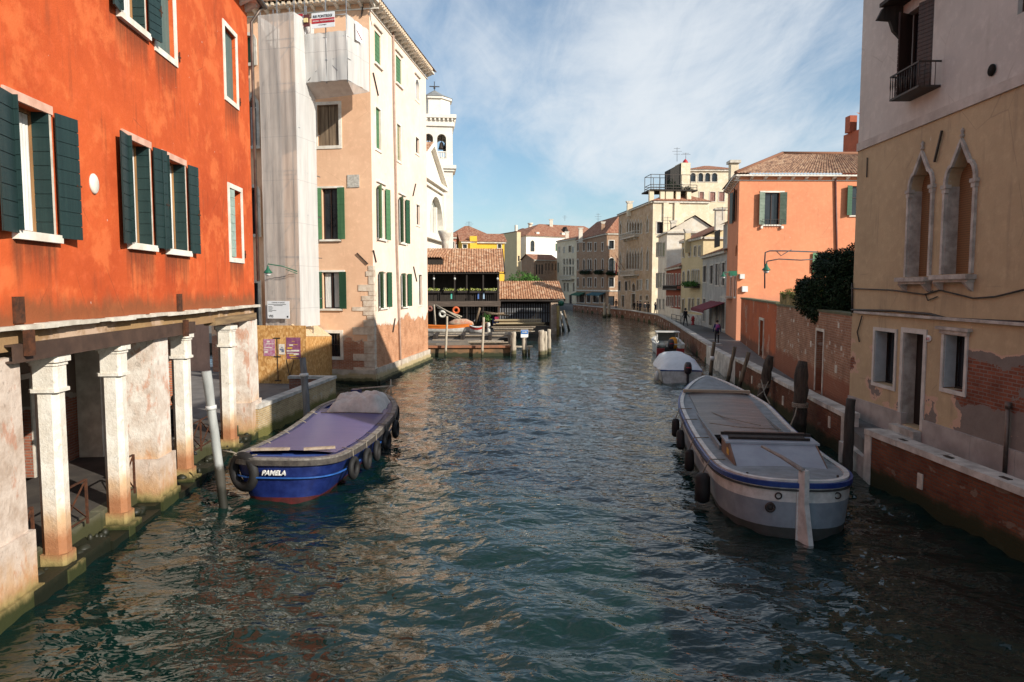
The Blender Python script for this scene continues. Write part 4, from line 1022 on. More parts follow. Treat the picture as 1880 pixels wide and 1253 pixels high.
def beige_mat():
    m = plaster('ochre_plaster', (.46, .35, .215), (.38, .285, .175), dirt=(.16, .13, .1), amt=.55, streaks=[(g1['r'][0], g1['r'][1], g1['r'][2], 1.2, .4), (g2['r'][0], g2['r'][1], g2['r'][2], 1.2, .4)])
    nt = m.node_tree; p = [n for n in nt.nodes if n.type == 'BSDF_PRINCIPLED'][0]; old = p.inputs['Base Color'].links[0].from_socket
    vec, u, z = wallvec(nt)
    # render patches and bare brick low on the near part
    n = noise(nt, mapping(nt, vec, (1, 1.1, 1), loc=(4.4, 1.2, 0)), .8, 6, .6)
    cx = WR.px(1822, 640); wu = sstep(nt, u, WR.px(1745, 640)[0] - .6, WR.px(1800, 640)[0]); 
    zc_ = math_(nt, 'SUBTRACT', 1.0, sstep(nt, z, 3.2, 4.2))
    f = math_(nt, 'MULTIPLY', math_(nt, 'ADD', math_(nt, 'MULTIPLY', wu, .3), n), zc_)
    grey = math_(nt, 'GREATER_THAN', f, .6); n2 = noise(nt, mapping(nt, vec, loc=(9.1, 3.2, 0)), 1.1, 5, .6)
    pk = math_(nt, 'MULTIPLY', math_(nt, 'GREATER_THAN', f, .55), 1.0)
    gcol = mixc(nt, noise(nt, vec, 3, 5, .7), (.13, .11, .095), (.24, .2, .175))
    b, bf = brick_nodes(nt, vec, (.17, .05, .028), (.27, .09, .05), (.2, .165, .14), .27, .085)
    zb = math_(nt, 'MULTIPLY', sstep(nt, z, 2.1, 2.5), math_(nt, 'SUBTRACT', 1.0, sstep(nt, z, 3.2, 3.6)))
    bk = math_(nt, 'MULTIPLY', grey, math_(nt, 'GREATER_THAN', math_(nt, 'ADD', n2, math_(nt, 'MULTIPLY', zb, .17)), .62))
    c = mixc(nt, pk, old, (.5, .33, .24)); c = mixc(nt, grey, c, gcol); c = mixc(nt, bk, c, b)
    L(nt, c, p.inputs['Base Color']); return m
m_beige = beige_mat()
m_whit = plaster('grey_white_plaster', (.54, .5, .45), (.45, .42, .38), dirt=(.28, .24, .2), amt=.45)
bh_ = empty('beige_house', WR.M, 'tall shaded ochre and grey house on the right with two pointed gothic windows', 'house')
LR = WR.L
mb = MB(); facade(mb, WR, 0, LR, QZ - .6, ZC - .12, [g1, g2, rw1, rdo, rw2]); mb.build('lower_wall', m_beige, bh_)
mb = MB(); facade(mb, WR, 0, LR, ZC + .12, RT, [rup, rtop]); mb.build('upper_wall', m_whit, bh_)
mb = MB(WR.M); mb.box(0, LR, .0, .3, ZC - .12, ZC + .12, M=Matrix.Translation((0, -.05, 0))); mb.build('string_course', generic('grey_stone_course', (.5, .45, .4), (.36, .32, .28), .8, 2, .3), bh_)
mb = MB(WR.M); mb.add([(0, 0, 0), (0, 9, 0), (0, 9, RT), (0, 0, RT)], [(0, 1, 2, 3)]); mb.add([(LR, 0, 0), (LR, 9, 0), (LR, 9, RT), (LR, 0, RT)], [(0, 1, 2, 3)]); mb.add([(0, 9, 0), (LR, 9, 0), (LR, 9, RT), (0, 9, RT)], [(0, 1, 2, 3)]); mb.build('wall', m_beige, bh_)
mb = MB(WR.M); mb.box(-.35, LR + .35, -.4, 9.3, RT, RT + .14); mb.build('eave', stone, bh_)
mb = MB(WR.M); a = RT + .15; roofpatch(mb, [(-.35, -.45, a), (LR + .3, -.45, a), (LR - 3.5, 4.5, a + 1.6), (3.5, 4.5, a + 1.6)]); roofpatch(mb, [(LR + .3, 9.4, a), (-.35, 9.4, a), (3.5, 4.5, a + 1.6), (LR - 3.5, 4.5, a + 1.6)]); mb.add([(-.35, -.45, a), (3.5, 4.5, a + 1.6), (-.35, 9.4, a)], [(0, 1, 2)]); mb.add([(LR + .3, -.45, a), (LR + .3, 9.4, a), (LR - 3.5, 4.5, a + 1.6)], [(0, 1, 2)]); mb.build('roof', tile_far, bh_)
roller = generic('brown_roller_blind', (.32, .15, .045), (.24, .11, .035), .6, 2, .1)
def roller_mat():
    m, nt, p = newmat('slatted_blind'); z = N(nt, 'ShaderNodeSeparateXYZ', ins={0: objc(nt)}).outputs[2]
    s = math_(nt, 'FRACT', math_(nt, 'MULTIPLY', z, 18)); L(nt, mixc(nt, sstep(nt, s, 0, .35), (.08, .04, .018), (.23, .12, .05)), p.inputs['Base Color']); p.inputs['Roughness'].default_value = .6; bump(nt, s, p, .6, .02); return m
slat = roller_mat()
gst = generic('grey_istrian_stone', (.5, .46, .41), (.27, .24, .21), .8, 3, .4)
for g in (g1, g2):
    w_ = window(bh_, WR, g, closed=slat, far=True)
    f = MB(WR.M); band(f, g, .09, -.07, .0, bottom=False); a, b, c, d = g['r']; zs = archpts(g)[0][1]
    f.lathe([(.03, 0), (.06, .04), (.02, .1), (.05, .15), (.0, .24)], 8, ((a + b) / 2, -.03, d + .1))
    f.build('frame', gst, w_)
    f = MB(WR.M)
    for x in (a - .03, b + .03):
        f.box(x - .11, x + .11, -.1, .05, zs - .05, zs + .04); f.box(x - .08, x + .08, -.08, .03, zs - .16, zs - .05)
    f.box(a - .01, a + .02, .0, .37, c, zs); f.build('capital', gst, w_)
    f = MB(WR.M); f.box(a - .2, b + .2, -.26, .1, c - .13, c - .02); f.box(a - .14, b + .14, -.18, .05, c - .2, c - .13)
    f.build('sill', gst, w_)
    for x in (a - .05, b + .05):
        f = MB(WR.M); f.prism([(-.22, c - .2), (0, c - .2), (0, c - .42), (-.08, c - .36)], x - .06, x + .06, ax='x'); f.build('bracket', gst, w_)
w_ = window(bh_, WR, rup, bars=0, casem=brown_sh)
a, b, c, d = rup['r']
for s_, u, hg, dg in (('l', a + .01, 'R', 62), ('r', b - .01, 'L', 20)):
    f = MB(WR.M); shutter_panel(f, u, .55, c, d, .2 if s_ == 'l' else .12, R(dg), 22, .035, hg); f.build('shutter', brown_sh, w_)
bal = empty('iron_balcony', WR.M @ Matrix.Translation(((a + b) / 2, -.3, c)), 'small black wrought iron balcony below the brown shuttered upper window', 'balcony')
b0 = WR.px(1636, 185, -.5)[0]; b1 = WR.px(1727, 160, 0)[0]; zb = c - .05
mb = MB(WR.M); mb.box(b0, b1, -.55, 0, zb - .05, zb); mb.build('slab', iron, bal)
mb = MB(WR.M)
mb.box(b0, b1, -.56, -.53, zb + .56, zb + .6); mb.box(b0, b0 + .03, -.55, 0, zb + .56, zb + .6); mb.box(b1 - .03, b1, -.55, 0, zb + .56, zb + .6); mb.build('handrail', iron, bal)
mb = MB(WR.M); n = 12
for k in range(n + 1): x = b0 + .015 + (b1 - b0 - .03) * k / n; mb.tube([(x, -.54, zb), (x, -.54, zb + .2), (x, -.54, zb + .3), (x, -.54, zb + .56)], [.01, .01, .022, .01], 6)
for x in (b0 + .015, b1 - .015):
    for y in (-.4, -.27, -.14): mb.tube([(x, y, zb), (x, y, zb + .56)], .01, 6)
mb.build('balusters', iron, bal)
mb = MB(WR.M); hx = a - .05; mb.prism([(-.7, d - .05), (-.55, d + .25), (0, d + .45), (0, d - .6), (-.25, d - .35), (-.35, d - .08)], hx - .22, hx - .1, ax='x'); mb.box(hx - .22, b + .3, -.6, 0, d + .3, d + .4); mb.build('window_hood', dark_wood, bh_)
window(bh_, WR, rtop, closed=brown_sh)
for o, nm in ((rw1, 1), (rw2, 2)):
    w_ = window(bh_, WR, o, frame=generic('pale_frame_stone', (.56, .53, .48), (.42, .39, .35), .8, 3, .2) if nm == 1 else MT['pale_frame_stone'], fw=.1, fy=-.035, bars=0, casem=dark_wood)
    a, b, c, d = o['r']; f = MB(WR.M); f.box(a + .01, a + .04, .0, .34, c + .02, d - .02); f.build('shutter', generic('pale_grey_shutter', (.4, .44, .45), (.3, .34, .35), .6, 3, .2) if nm == 1 else MT['pale_grey_shutter'], w_)
a, b, c, d = rw2['r']; mb = MB(WR.M); mb.box(a - .25, b + .22, -.12, 0, d + .12, d + .19); mb.box(a - .15, b + .12, -.07, 0, d + .02, d + .12); mb.build('window_cornice', gst, bh_)
w_ = window(bh_, WR, rdo, frame=MT['pale_frame_stone'], fw=.13, fy=-.035)
a, b, c, d = rdo['r']; f = MB(WR.M); f.box(a + .005, a + .03, .0, .33, c, d); f.build('jamb', gst, w_)
for k in range(2):
    f = MB(WR.M); f.box(a - .15, b + .12 - k * .0, -.5 + .25 * k, .2, QZ - .05 + .17 * k, QZ + .12 + .17 * k); f.build('step', gst, bh_)
m_plinth = generic('plinth_slabs', (.4, .36, .33), (.25, .22, .2), .8, 1.2, .3)
mb = MB(WR.M); ups = [0, 1.5, 3.2, rdo['r'][0] - .16, None, rdo['r'][1] + .14, 6.2, 7.7, 9.3, 10.8, 12, LR]
for i in range(len(ups) - 1):
    if ups[i] is None or ups[i + 1] is None or ups[i + 1] <= ups[i]: continue
    mb = MB(WR.M); mb.box(ups[i] + .004, ups[i + 1] - .004, -.05, .1, QZ - .1, QZ + .62); mb.build('plinth_slab', m_plinth, bh_)
# cables, mouldings and small fittings
def cable(pts, r=.015, m=iron, W=WR, off=-.04, name='cable'):
    P = [W.P(W.px(x, y)[0], off, W.px(x, y)[1]) for x, y in pts]; Q = []
    for i in range(len(P) - 1):
        for t in (0, .5): Q.append(P[i].lerp(P[i + 1], t))
    Q.append(P[-1]); mb = MB(); mb.tube(Q, r, 6, smooth=True); return mb.build(name, m, bh_)
cable([(1567, 530), (1640, 533), (1700, 541), (1728, 533), (1790, 548), (1830, 545), (1884, 532)], .02)
cable([(1566, 569), (1640, 571), (1710, 577), (1740, 585), (1800, 588), (1884, 592)], .035)
cable([(1716, 534), (1702, 541), (1706, 552), (1724, 545)], .014)
cable([(1567, 520), (1567, 575)], .03); cable([(1585, 580), (1580, 598), (1576, 610), (1580, 628)], .02)
mb = MB(WR.M); z0 = WR.px(1700, 582)[1]; mb.box(.3, LR, -.1, .0, z0 - .04, z0 + .03); mb.build('cable_moulding', gst, bh_)
mb = MB(); p, q = [WR.P(WR.px(x, y)[0], -.05, WR.px(x, y)[1]) for x, y in ((1733, 240), (1719, 298))]; mb.beam(p, q, .05, .04); mb.build('tie_rod', iron, bh_)
mb = MB(); p, q = [WR.P(WR.px(x, y)[0], -.03, WR.px(x, y)[1]) for x, y in ((1594, 290), (1593, 326))]; mb.beam(p, q, .03, .02); mb.build('tie_rod', iron, bh_)
u, z = WR.px(1823, 129); mb = MB(WR.M); mb.lathe([(.13, -.0), (.13, .02), (.0, .02)], 20, M=Matrix.Translation((u, -.02, z)) @ Matrix.Rotation(R(90), 4, 'X')); mb.build('vent_hole', dark, bh_)
u, z = WR.px(1705, 622); mb = MB(WR.M); mb.lathe([(.14, 0), (.14, .02), (0, .02)], 20, M=Matrix.Translation((u, -.005, z)) @ Matrix.Rotation(R(90), 4, 'X') @ Matrix.Diagonal((1, .65, 1, 1)))
hn = mb.build('house_number', white_p, bh_); text('2631', .1, WR.M @ Matrix.Translation((u - .1, -.03, z - .035)), red_p, hn)
u, z = WR.px(1858, 742); zb_ = WR.px(1853, 872)[1]; mb = MB(WR.M); mb.tube([(u, -.08, QZ), (u, -.08, z)], .045, 8); mb.tube([(u, -.08, z - .1), (u, -.08, z + .03)], .065, 8); mb.build('standpipe', gutter_m, bh_)

# ---- garden walls
BW0 = Vector((13.3, 35.6, 0)); 
WBk = Fr(BW0, RA); BZ = 4.1
m_gb = brickmat('garden_wall_brick', (.28, .13, .075), (.38, .2, .12), (.36, .27, .2), spots=(.5, .45, .38), base=(1.9, .35, (.24, .09, .05)), bh=.085)
gd = op(WBk, 1498, 608, 1511, 722, door=1, depth=.3, dm=generic('grey_metal_door', (.22, .22, .22), (.16, .16, .16), .5, 2, .1))
gw = empty('garden_wall', WBk.M, 'long pale red brick garden wall with scattered white stones next to the beige house', 'wall')
mb = MB(); facade(mb, WBk, 0, WBk.L, QZ - .3, BZ, [gd]); mb.M = WBk.M; mb.box(0, WBk.L, .31, .4, QZ - .3, BZ - .002); mb.add([(0, 0, BZ), (WBk.L, 0, BZ), (WBk.L, .31, BZ), (0, .31, BZ)], [(0, 1, 2, 3)]); mb.add([(0, 0, 0), (0, .31, 0), (0, .31, BZ), (0, 0, BZ)], [(0, 1, 2, 3)]); mb.build('brickwork', m_gb, gw)
window(gw, WBk, gd, frame=stone, fw=.1)
mb = MB(WBk.M)
for (x, y, w) in ((1451, 566, .18), (1433, 580, .1), (1484, 596, .16), (1466, 614, .12), (1452, 634, .14), (1436, 612, .12), (1477, 568, .22), (1540, 598, .2), (1524, 630, .14), (1535, 678, .3), (1545, 640, .16), (1440, 644, .14), (1489, 632, .25), (1458, 590, .12)):
    u, z = WBk.px(x, y); mb.box(u - w / 2, u + w / 2, -.012, .05, z - w * .45, z + w * .45)
mb.build('white_stone_inserts', stone, gw)
mb = MB(WBk.M); mb.box(0, WBk.L, -.04, .44, BZ, BZ + .07); mb.build('coping', generic('mossy_coping', (.14, .12, .07), (.08, .09, .04), .9, 4, .4), gw)
u, z = WBk.px(1476, 569); 
P1_ = G(1359, 627, QZ); WRd = Fr(P1_, BW0); print('rust wall', P1_, WRd.L)
m_rw = plaster('rust_red_plaster', (.42, .11, .04), (.3, .08, .035), dirt=(.08, .06, .04), amt=.7, bz=None, brick=.6, bc=((.36, .13, .06), (.45, .18, .1), (.4, .28, .2)), base=(1.6, .3, (.13, .06, .035), .8))
rd = op(WRd, 1395, 588, 1402, 655, door=1, depth=.3, dm=MT['grey_metal_door'])
rw_ = empty('rust_red_wall', WRd.M, 'rust red plastered garden wall with a narrow pale door between brick wall and pink house', 'wall')
mb = MB(); facade(mb, WRd, 0, WRd.L, QZ - .3, 4.15, [rd]); mb.M = WRd.M; mb.box(0, WRd.L, .31, .4, QZ - .3, 4.148); mb.add([(0, 0, 4.15), (WRd.L, 0, 4.15), (WRd.L, .31, 4.15), (0, .31, 4.15)], [(0, 1, 2, 3)]); mb.build('plasterwork', m_rw, rw_)
window(rw_, WRd, rd, frame=stone, fw=.14, fy=-.05)
mb = MB(WRd.M); mb.box(-.0, WRd.L + .05, -.06, .44, 4.15, 4.25); mb.build('coping', MT['mossy_coping'], rw_)
# small boxes on the wall
# ---- pink house
K0 = Vector((P1_.x - .05, P1_.y + .9, 0)); WK = Fr(K0, K0 + Vector((11.5, .25, 0))); print('pink corner', K0)
K1 = Vector((K0.x + 1.75, K0.y + 8.5, 0)); WKs = Fr(K1, K0)
KZ = WK.px(1400, 325)[1]
m_pk = plaster('salmon_plaster', (.68, .27, .14), (.6, .23, .12), dirt=(.35, .14, .09), amt=.35, base=(4.3, .8, (.42, .2, .13), .5))
pk = empty('salmon_house', WK.M, 'large salmon plastered house with tiled hip roof behind the garden wall', 'house')
k1 = op(WK, 1403, 354, 1431, 413); k2 = op(WK, 1563, 342, 1590, 396); k3 = op(WK, 1500, 465, 1520, 500)
mb = MB(); facade(mb, WK, 0, 11.5, .5, KZ, [k1, k2, k3]); mb.build('wall', m_pk, pk)
ks = [op(WKs, 1347, 352, 1351, 408), op(WKs, 1341, 510, 1344, 545), op(WKs, 1348, 508, 1351, 545), op(WKs, 1350, 450, 1353.5, 470, 'round')]
mb = MB(); facade(mb, WKs, 0, WKs.L, .5, KZ, ks); mb.build('side_wall', m_pk, pk); mb = MB(WK.M); mb.add([(11.5, 0, 0), (11.5, 9, 0), (11.5, 9, KZ), (11.5, 0, KZ)], [(0, 1, 2, 3)]); mb.build('end_wall', m_pk, pk)
w_ = window(pk, WK, k1, sill=stone_w, sh='LR', shm=generic('grey_green_louvre', (.16, .2, .15), (.1, .14, .1), .6, 3, .2), shw=.5, ang=22, planks=10, casem=brown_sh, bars=1)
a, b, c, d = k1['r']; f = MB(WK.M); f.box(a - .35, b + .35, -.05, .0, d, d + .12); f.build('lintel', stone_w, w_)
f = MB(WK.M); f.box(a - .25, b + .25, -.35, -.33, c + .35, c + .38)
for i in range(9): x = a - .25 + (b - a + .5) * i / 8; f.box(x - .01, x + .01, -.35, -.33, c, c + .36)
f.build('rail', iron, w_)
for x in (a - .2, b + .2): f = MB(WK.M); f.box(x - .08, x + .08, -.2, 0, c - .3, c - .1); f.build('bracket', stone_w, w_)
window(pk, WK, k2, sill=stone_w, sh='L', shm=green_sh, shw=.5, ang=25, planks=10, casem=brown_sh); window(pk, WK, k3, sh='L', shm=green_lt, shw=.4, planks=6)
window(pk, WKs, ks[0], sh='LR', shm=dgreen, shw=.75, ang=12, planks=10); 
for o in ks[1:3]: window(pk, WKs, o, frame=stone_w, fw=.14, casem=white_p)
window(pk, WKs, ks[3], bars=0)
mb = MB(WKs.M); mb.box(1.0, 5.5, -.6, 0, WKs.px(1345, 545)[1] - .15, WKs.px(1345, 545)[1]); mb.build('balcony_slab', stone, pk)
cornice(WK, -.4, 11.5, KZ, pk, d=.45, step=1.0, bw=.2); cornice(WKs, 0, WKs.L - .02, KZ, pk, d=.45, step=1.0)
kr = KZ + 2.6; a_ = WK.P(-.5, -.55, KZ + .14); b_ = WK.P(11.6, -.55, KZ + .14); c_ = WK.P(11.6, 5, kr); d_ = WK.P(5.2, 5, kr); e_ = WKs.P(0, -.55, KZ + .14)
mb = MB(); roofpatch(mb, [a_, b_, c_, d_], True, .24, .4, .06); roofpatch(mb, [e_, a_, d_, WK.P(5.2, 6, kr)], True, .24, .4); mb.build('roof', tile_dark, pk)
mb = MB(); mb.tube([a_ + Vector((0, 0, .08)), d_ + Vector((0, 0, .1))], .13, 8); mb.tube([d_ + Vector((0, 0, .1)), c_ + Vector((0, 0, .1))], .13, 8); mb.build('ridge_tiles', tile_far, pk)
mb = MB(); mb.tube(ppath(WK, [(1533, 328), (1535, 430), (1536, 520)], -.09), .07, 8); mb.build('downpipe', generic('dark_red_pipe', (.15, .06, .05), None, .5, 2, 0), pk)
# white utility boxes + green double lamp on the corner
for (x, y, s_) in ((1361, 508, .35), (1366, 531, .42)):
    u, z = WK.px(x, y); mb = MB(WK.M); mb.box(u - s_ / 2, u + s_ / 2, -.25, -.002, z - s_ / 2, z + s_ / 2); mb.build('utility_box', white_p, pk)
lc = WK.P(WK.px(1356, 505)[0], -.1, WK.px(1356, 505)[1])
lr = empty('street_lamp', Matrix.Translation(lc), 'green twin street lamp on a long bracket at the corner of the salmon house', 'street lamp', 'green bracket street lamps')
pA = AT(1328, 503, 51.0); pB = AT(1345, 503, 51.5)
mb = MB(); mb.tube([lc, pB + Vector((0, 0, .12)), pA + Vector((0, 0, .1))], .035, 6); mb.build('bracket', green_met, lr)
lamp_head(Matrix.Translation(pA), lr); 
mb = MB(Matrix.Translation(pB)); mb.box(-.25, .25, -.2, .2, -.15, .2); mb.build('lamp_box', green_met, lr)
# arm lamp over the wall
pl = AT(1407, 480, 33.5); root_ = WBk.P(.6, .2, BZ + .05); root_ = Vector((pl.x - .0, 33.5, 4.1))
lw = empty('street_lamp', Matrix.Translation(Vector((14.0, 33.5, BZ))), 'green street lamp hanging from a curved grey pipe arm above the garden wall', 'street lamp', 'green bracket street lamps')
def pth(pts, Y): return [AT(x, y, Y) for x, y in pts]
mb = MB(); mb.tube(pth([(1404, 530), (1404, 478), (1405, 464), (1413, 461), (1440, 461), (1500, 463)], 33.5), .035, 6); mb.tube(pth([(1408, 480), (1430, 476), (1470, 478), (1500, 476)], 33.4), .03, 6)
mb.tube(pth([(1425, 461), (1434, 470), (1440, 466), (1453, 459)], 33.3), .02, 6); mb.tube(pth([(1408, 480), (1407, 492)], 33.4), .03, 6)
mb.build('arm', generic('grey_pipe', (.08, .08, .085), None, .5, 2, 0), lw); lamp_head(Matrix.Translation(AT(1407, 489, 33.4)), lw)

# ---- red house sliver above
x_ = AT(1550, 250, 81).x; WX_ = Fr((x_, 75), (x_ + 8, 75.5)); z1 = AT(1555, 242, 79).z
rh = empty('red_house', WX_.M, 'dark red house with a chimney showing above the salmon house roof', 'house')
mb = MB(WX_.M); mb.box(.3, 8, 0, 6, 0, z1); mb.build('wall', plaster('dark_red_plaster', (.4, .11, .06)), rh); mb = MB(WX_.M); roofpatch(mb, [(0, -.4, z1), (8, -.4, z1), (8, 3, z1 + 1.8), (0, 3, z1 + 1.8)]); mb.build('roof', tile_far, rh)
zt = AT(1566, 212, 79).z; u = AT(1566, 212, 79.5).x - x_; mb = MB(WX_.M); mb.box(u - .3, u + .5, 4, 5, z1, zt); mb.build('chimney', MT['dark_red_plaster'], rh)
mb = MB(WX_.M); mb.box(1.0, 1.8, -.05, .01, z1 - 2.4, z1 - .9); mb.build('window', glass, rh)

# ================================================================== QUAY
qpx = [(1232, 589.5), (1208, 577.5), (1153, 569), (1100, 563.5), (1052, 559)]
Qp = [G(1553, 759, 1.35), G(1350, 657, 1.35)]; Q2 = [G(1297, 630, 1.35)] + [G(x, y, 1.35) for x, y in qpx]
Q0 = [G(1880, 897, 1.35), G(1590, 787, 1.35)]; Q0d = (Q0[1] - Q0[0]).normalized(); Q0[0] = Q0[0] - Q0d * 9
print('Q', [tuple(round(c, 1) for c in q) for q in Q0 + Qp + Q2])
Bp = [G(x, y, QZ) for x, y in ((1288, 598), (1249, 591.5), (1222, 583), (1196, 575.5), (1134, 568), (1113, 562.5), (1058, 558), (1022, 556))]
print('B', [tuple(round(c, 1) for c in q) for q in Bp])
poly = [(Q0[0].x + .1, Q0[0].y)] + [(q.x + .1, q.y) for q in (Q0[1], Qp[0], Qp[1], *Q2)] + [(Q2[-1].x - 6, Q2[-1].y + 40)] + [(70, 260), (70, 2), (12, -2)]
mb = MB(); mb.prism(poly, -1.2, QZ, ax='z')
m_pave = generic('quay_paving', (.13, .125, .12), (.075, .072, .07), .75, 1.0, .3)
def pavemat():
    m, nt, p = newmat('trachyte_slabs'); v = N(nt, 'ShaderNodeNewGeometry').outputs['Position']
    b = N(nt, 'ShaderNodeTexBrick', ins={'Vector': mapping(nt, v, rot=(0, 0, R(8))), 'Color1': (.15, .145, .14, 1), 'Color2': (.1, .097, .094, 1), 'Mortar': (.05, .048, .045, 1), 'Scale': 1.0, 'Mortar Size': .012, 'Brick Width': .8, 'Row Height': .4})
    n = noise(nt, v, 1.5, 6, .65); L(nt, mixc(nt, math_(nt, 'MULTIPLY', n, .6), b.outputs[0], (.08, .075, .07)), p.inputs['Base Color']); p.inputs['Roughness'].default_value = .65; bump(nt, b.outputs[1], p, -.4, .01); return m
trach = pavemat(); tag(mb.build('quay_pavement', trach), kind='structure')
m_q = brickmat('canal_wall_brick', (.13, .04, .02), (.2, .07, .035), (.1, .075, .055), spots=(.2, .15, .11), base=(.38, .28, (.02, .028, .01)), top=(1.3, .3, (.09, .06, .04)), bh=.075)
m_q2 = plaster('orange_brown_canal_wall', (.2, .075, .035), (.12, .05, .028), dirt=(.07, .045, .03), amt=.7, brick=.48, bc=((.2, .075, .04), (.27, .12, .06), (.2, .15, .11)), base=(.38, .3, (.03, .04, .012), 1))
def parapet(a, b, label, mat, endp=True, ztop=1.35, inserts=4, th=.34, post=True, holes=False):
    W = Fr(a, b); r = empty('canal_wall', W.M, label, 'canal wall')
    mb = MB(W.M); mb.box(0, W.L, 0, th, -1.4, ztop - .14); mb.build('brickwork', mat, r)
    n = max(1, int(W.L / 1.4)); random.seed(int(W.L * 10))
    mb = MB(W.M)
    for i in range(n): mb.box(W.L * i / n + .006, W.L * (i + 1) / n - .006, -.05 + random.uniform(-.01, .01), th + .06, ztop - .14, ztop + random.uniform(-.008, .008))
    mb.build('coping', coping, r)
    if inserts:
        mb = MB(W.M)
        for i in range(inserts): u = W.L * (i + .5) / inserts; z = .45 + .1 * (i % 3); mb.box(u - .09, u + .09, -.03, .1, z, z + .35)
        mb.build('stone_inserts', stone, r)
    if post:
        mb = MB(W.M); mb.box(W.L - .32, W.L + .02, -.02, th + .02, -.2, ztop - .14); mb.build('end_post', coping, r)
    if holes:
        mb = MB(W.M)
        for i in range(4): u = W.L - 1 - i * 0 - (3 - i) * 1.6; mb.box(u - .1, u + .1, .1, .2, ztop, ztop + .012)
        mb.build('drain_slots', iron, r)
    return r
# W frames: seen from the canal, left = far
r0 = parapet(Q0[1], Q0[0], 'nearest dark red brick canal wall with white coping at the lower right', m_q, inserts=3, post=False)
W0 = Fr(Q0[1], Q0[0]); mb = MB(W0.M); mb.box(-.02, .3, -.02, .36, -.2, 1.21); mb.build('end_post', coping, r0)
mb = MB(W0.M)
for k in range(5): mb.box(1.3 + k * 1.7, 1.55 + k * 1.7, .1, .2, 1.355, 1.365)
mb.build('drain_slots', iron, r0)
parapet(Qp[1], Qp[0], 'red brick canal wall with white coping and end post behind the grey cargo boat', m_q, inserts=6)
parapet(Q2[1], Q2[0], 'brown canal wall with white coping behind the two small motorboats', m_q2, inserts=0, post=False)
for i in range(1, len(Q2) - 1):
    parapet(Q2[i + 1], Q2[i], ['', 'short canal wall where the quay bends in front of the narrow white house', 'distant canal wall in front of the gothic palace', 'distant canal wall in front of the brown palace corner', 'farthest canal wall in front of the shops under the brown palace'][i], m_q2, inserts=6, post=False)
mb = MB(); c0 = Q2[0]; c1 = Qp[1]; mb.prism([(c0.x, c0.y), (c1.x, c1.y), (c1.x + .4, c1.y), (c0.x + .4, c0.y)], -1, 1.2, ax='z'); mb.box(c0.x - .05, c0.x + .9, c0.y - .5, c0.y - .0, 1.2, 1.33); tag(mb.build('quay_steps', coping), 'short stone step block between the two canal walls by the standing walker', 'steps')
mb = MB(); e = Qp[0]; f_ = Q0[1]
mb.prism([(e.x - .2, e.y - .05), (f_.x + .02, f_.y + .05), (f_.x + .9, f_.y + .05), (e.x + .9, e.y - .05)], -1, .55, ax='z'); mb.prism([(e.x + .3, e.y - .05), (f_.x + .4, f_.y + .05), (f_.x + .9, f_.y + .05), (e.x + .9, e.y - .05)], .55, .78, ax='z')
tag(mb.build('water_steps', coping), 'stone landing steps in the gap between the near and middle canal walls', 'steps')

# ---- mooring piles
def pile(base, top, r0_, r1_, label, mat=pile_wood, grp='wooden mooring piles in the canal', knob=False, band_=None, parts=True):
    base = Vector(base); top = Vector(top); M = Matrix.Translation(base)
    n = 9; random.seed(int(abs(base.x * 37 + base.y * 91)) % 9999); P = []; Rr = []
    d = top - base
    for i in range(n + 1):
        t = i / n; P.append(base + d * t + Vector((random.uniform(-1, 1), random.uniform(-1, 1), 0)) * .012 * (r0_ / .12)); Rr.append((r0_ + (r1_ - r0_) * t) * random.uniform(.93, 1.07))
    P = [base - d.normalized() * .9] + P; Rr = [r0_] + Rr
    if not band_:
        mb = MB(); mb.tube(P, Rr, 10); mb.smooth = True
        return tag(mb.build('mooring_pile', mat), label, 'mooring pile', grp)
    r = empty('mooring_pile', M, label, 'mooring pile', grp)
    mb = MB(); mb.tube(P, Rr, 10); mb.build('shaft', mat, r)
    for (t, h, bm_, ex) in band_:
        q = base + d * t; mb = MB(); mb.tube([q, q + d.normalized() * h], r0_ + ex, 12); mb.build('collar', bm_, r)
    return r
def pp(xb, yb, xt, yt, dY=0):
    b = G(xb, yb, 0); return b, AT(xt, yt, b.y + dY)
w_band = generic('white_reflector', (.75, .75, .72), None, .5, 2, 0)
pile(*pp(1303, 703, 1311, 628), .1, .09, 'slim leaning pile with a white band, nearest the white covered boat', band_=[(.55, .22, w_band, .02)])
pile(*pp(1334, 710, 1349, 637), .1, .09, 'slim leaning grey pile, left one of the matching pair by the middle canal wall')
pile(*pp(1354, 722, 1375, 647), .1, .09, 'slim leaning grey pile, right one of the matching pair by the middle canal wall')
def bigpile(xb, yb, xt, yt, r_, label):
    b, t = pp(xb, yb, xt, yt); mb = MB(); random.seed(int(xb)); d = t - b; P = []; Rr = []
    prof = [1.08, 1.1, 1.0, .96, 1.02, .9, .96, 1.05, .95, 1.02, .86, .62]
    for i, k in enumerate(prof): P.append(b + d * (i / 11) + Vector((random.uniform(-.03, .03), random.uniform(-.03, .03), 0))); Rr.append(r_ * k)
    P = [b - d * .25] + P; Rr = [r_] + Rr
    mb.tube(P, Rr, 12)
    m = 'gnarled_pile_wood'
    mt = MT.get(m) or generic(m, (.09, .068, .05), (.025, .02, .016), .9, 5, .9, (1.6, 1.6, .3), low=[(.5, .3, (.02, .018, .01))], dist=.05)
    r = empty('mooring_pile', Matrix.Translation(b), label, 'mooring pile', 'wooden mooring piles in the canal'); mb.build('shaft', mt, r)
    q = b + d * .42; mb = MB()
    for k in range(3): mb.torus((q.x, q.y, q.z + k * .05), r_ * 1.05, .03, 'z', 18, 6)
    mb.build('rope_wrap', rope_m, r); return r
bigpile(1396, 752, 1413, 654, .2, 'thick gnarled dark pile with rope wrapped round it beside the grey boat bow')
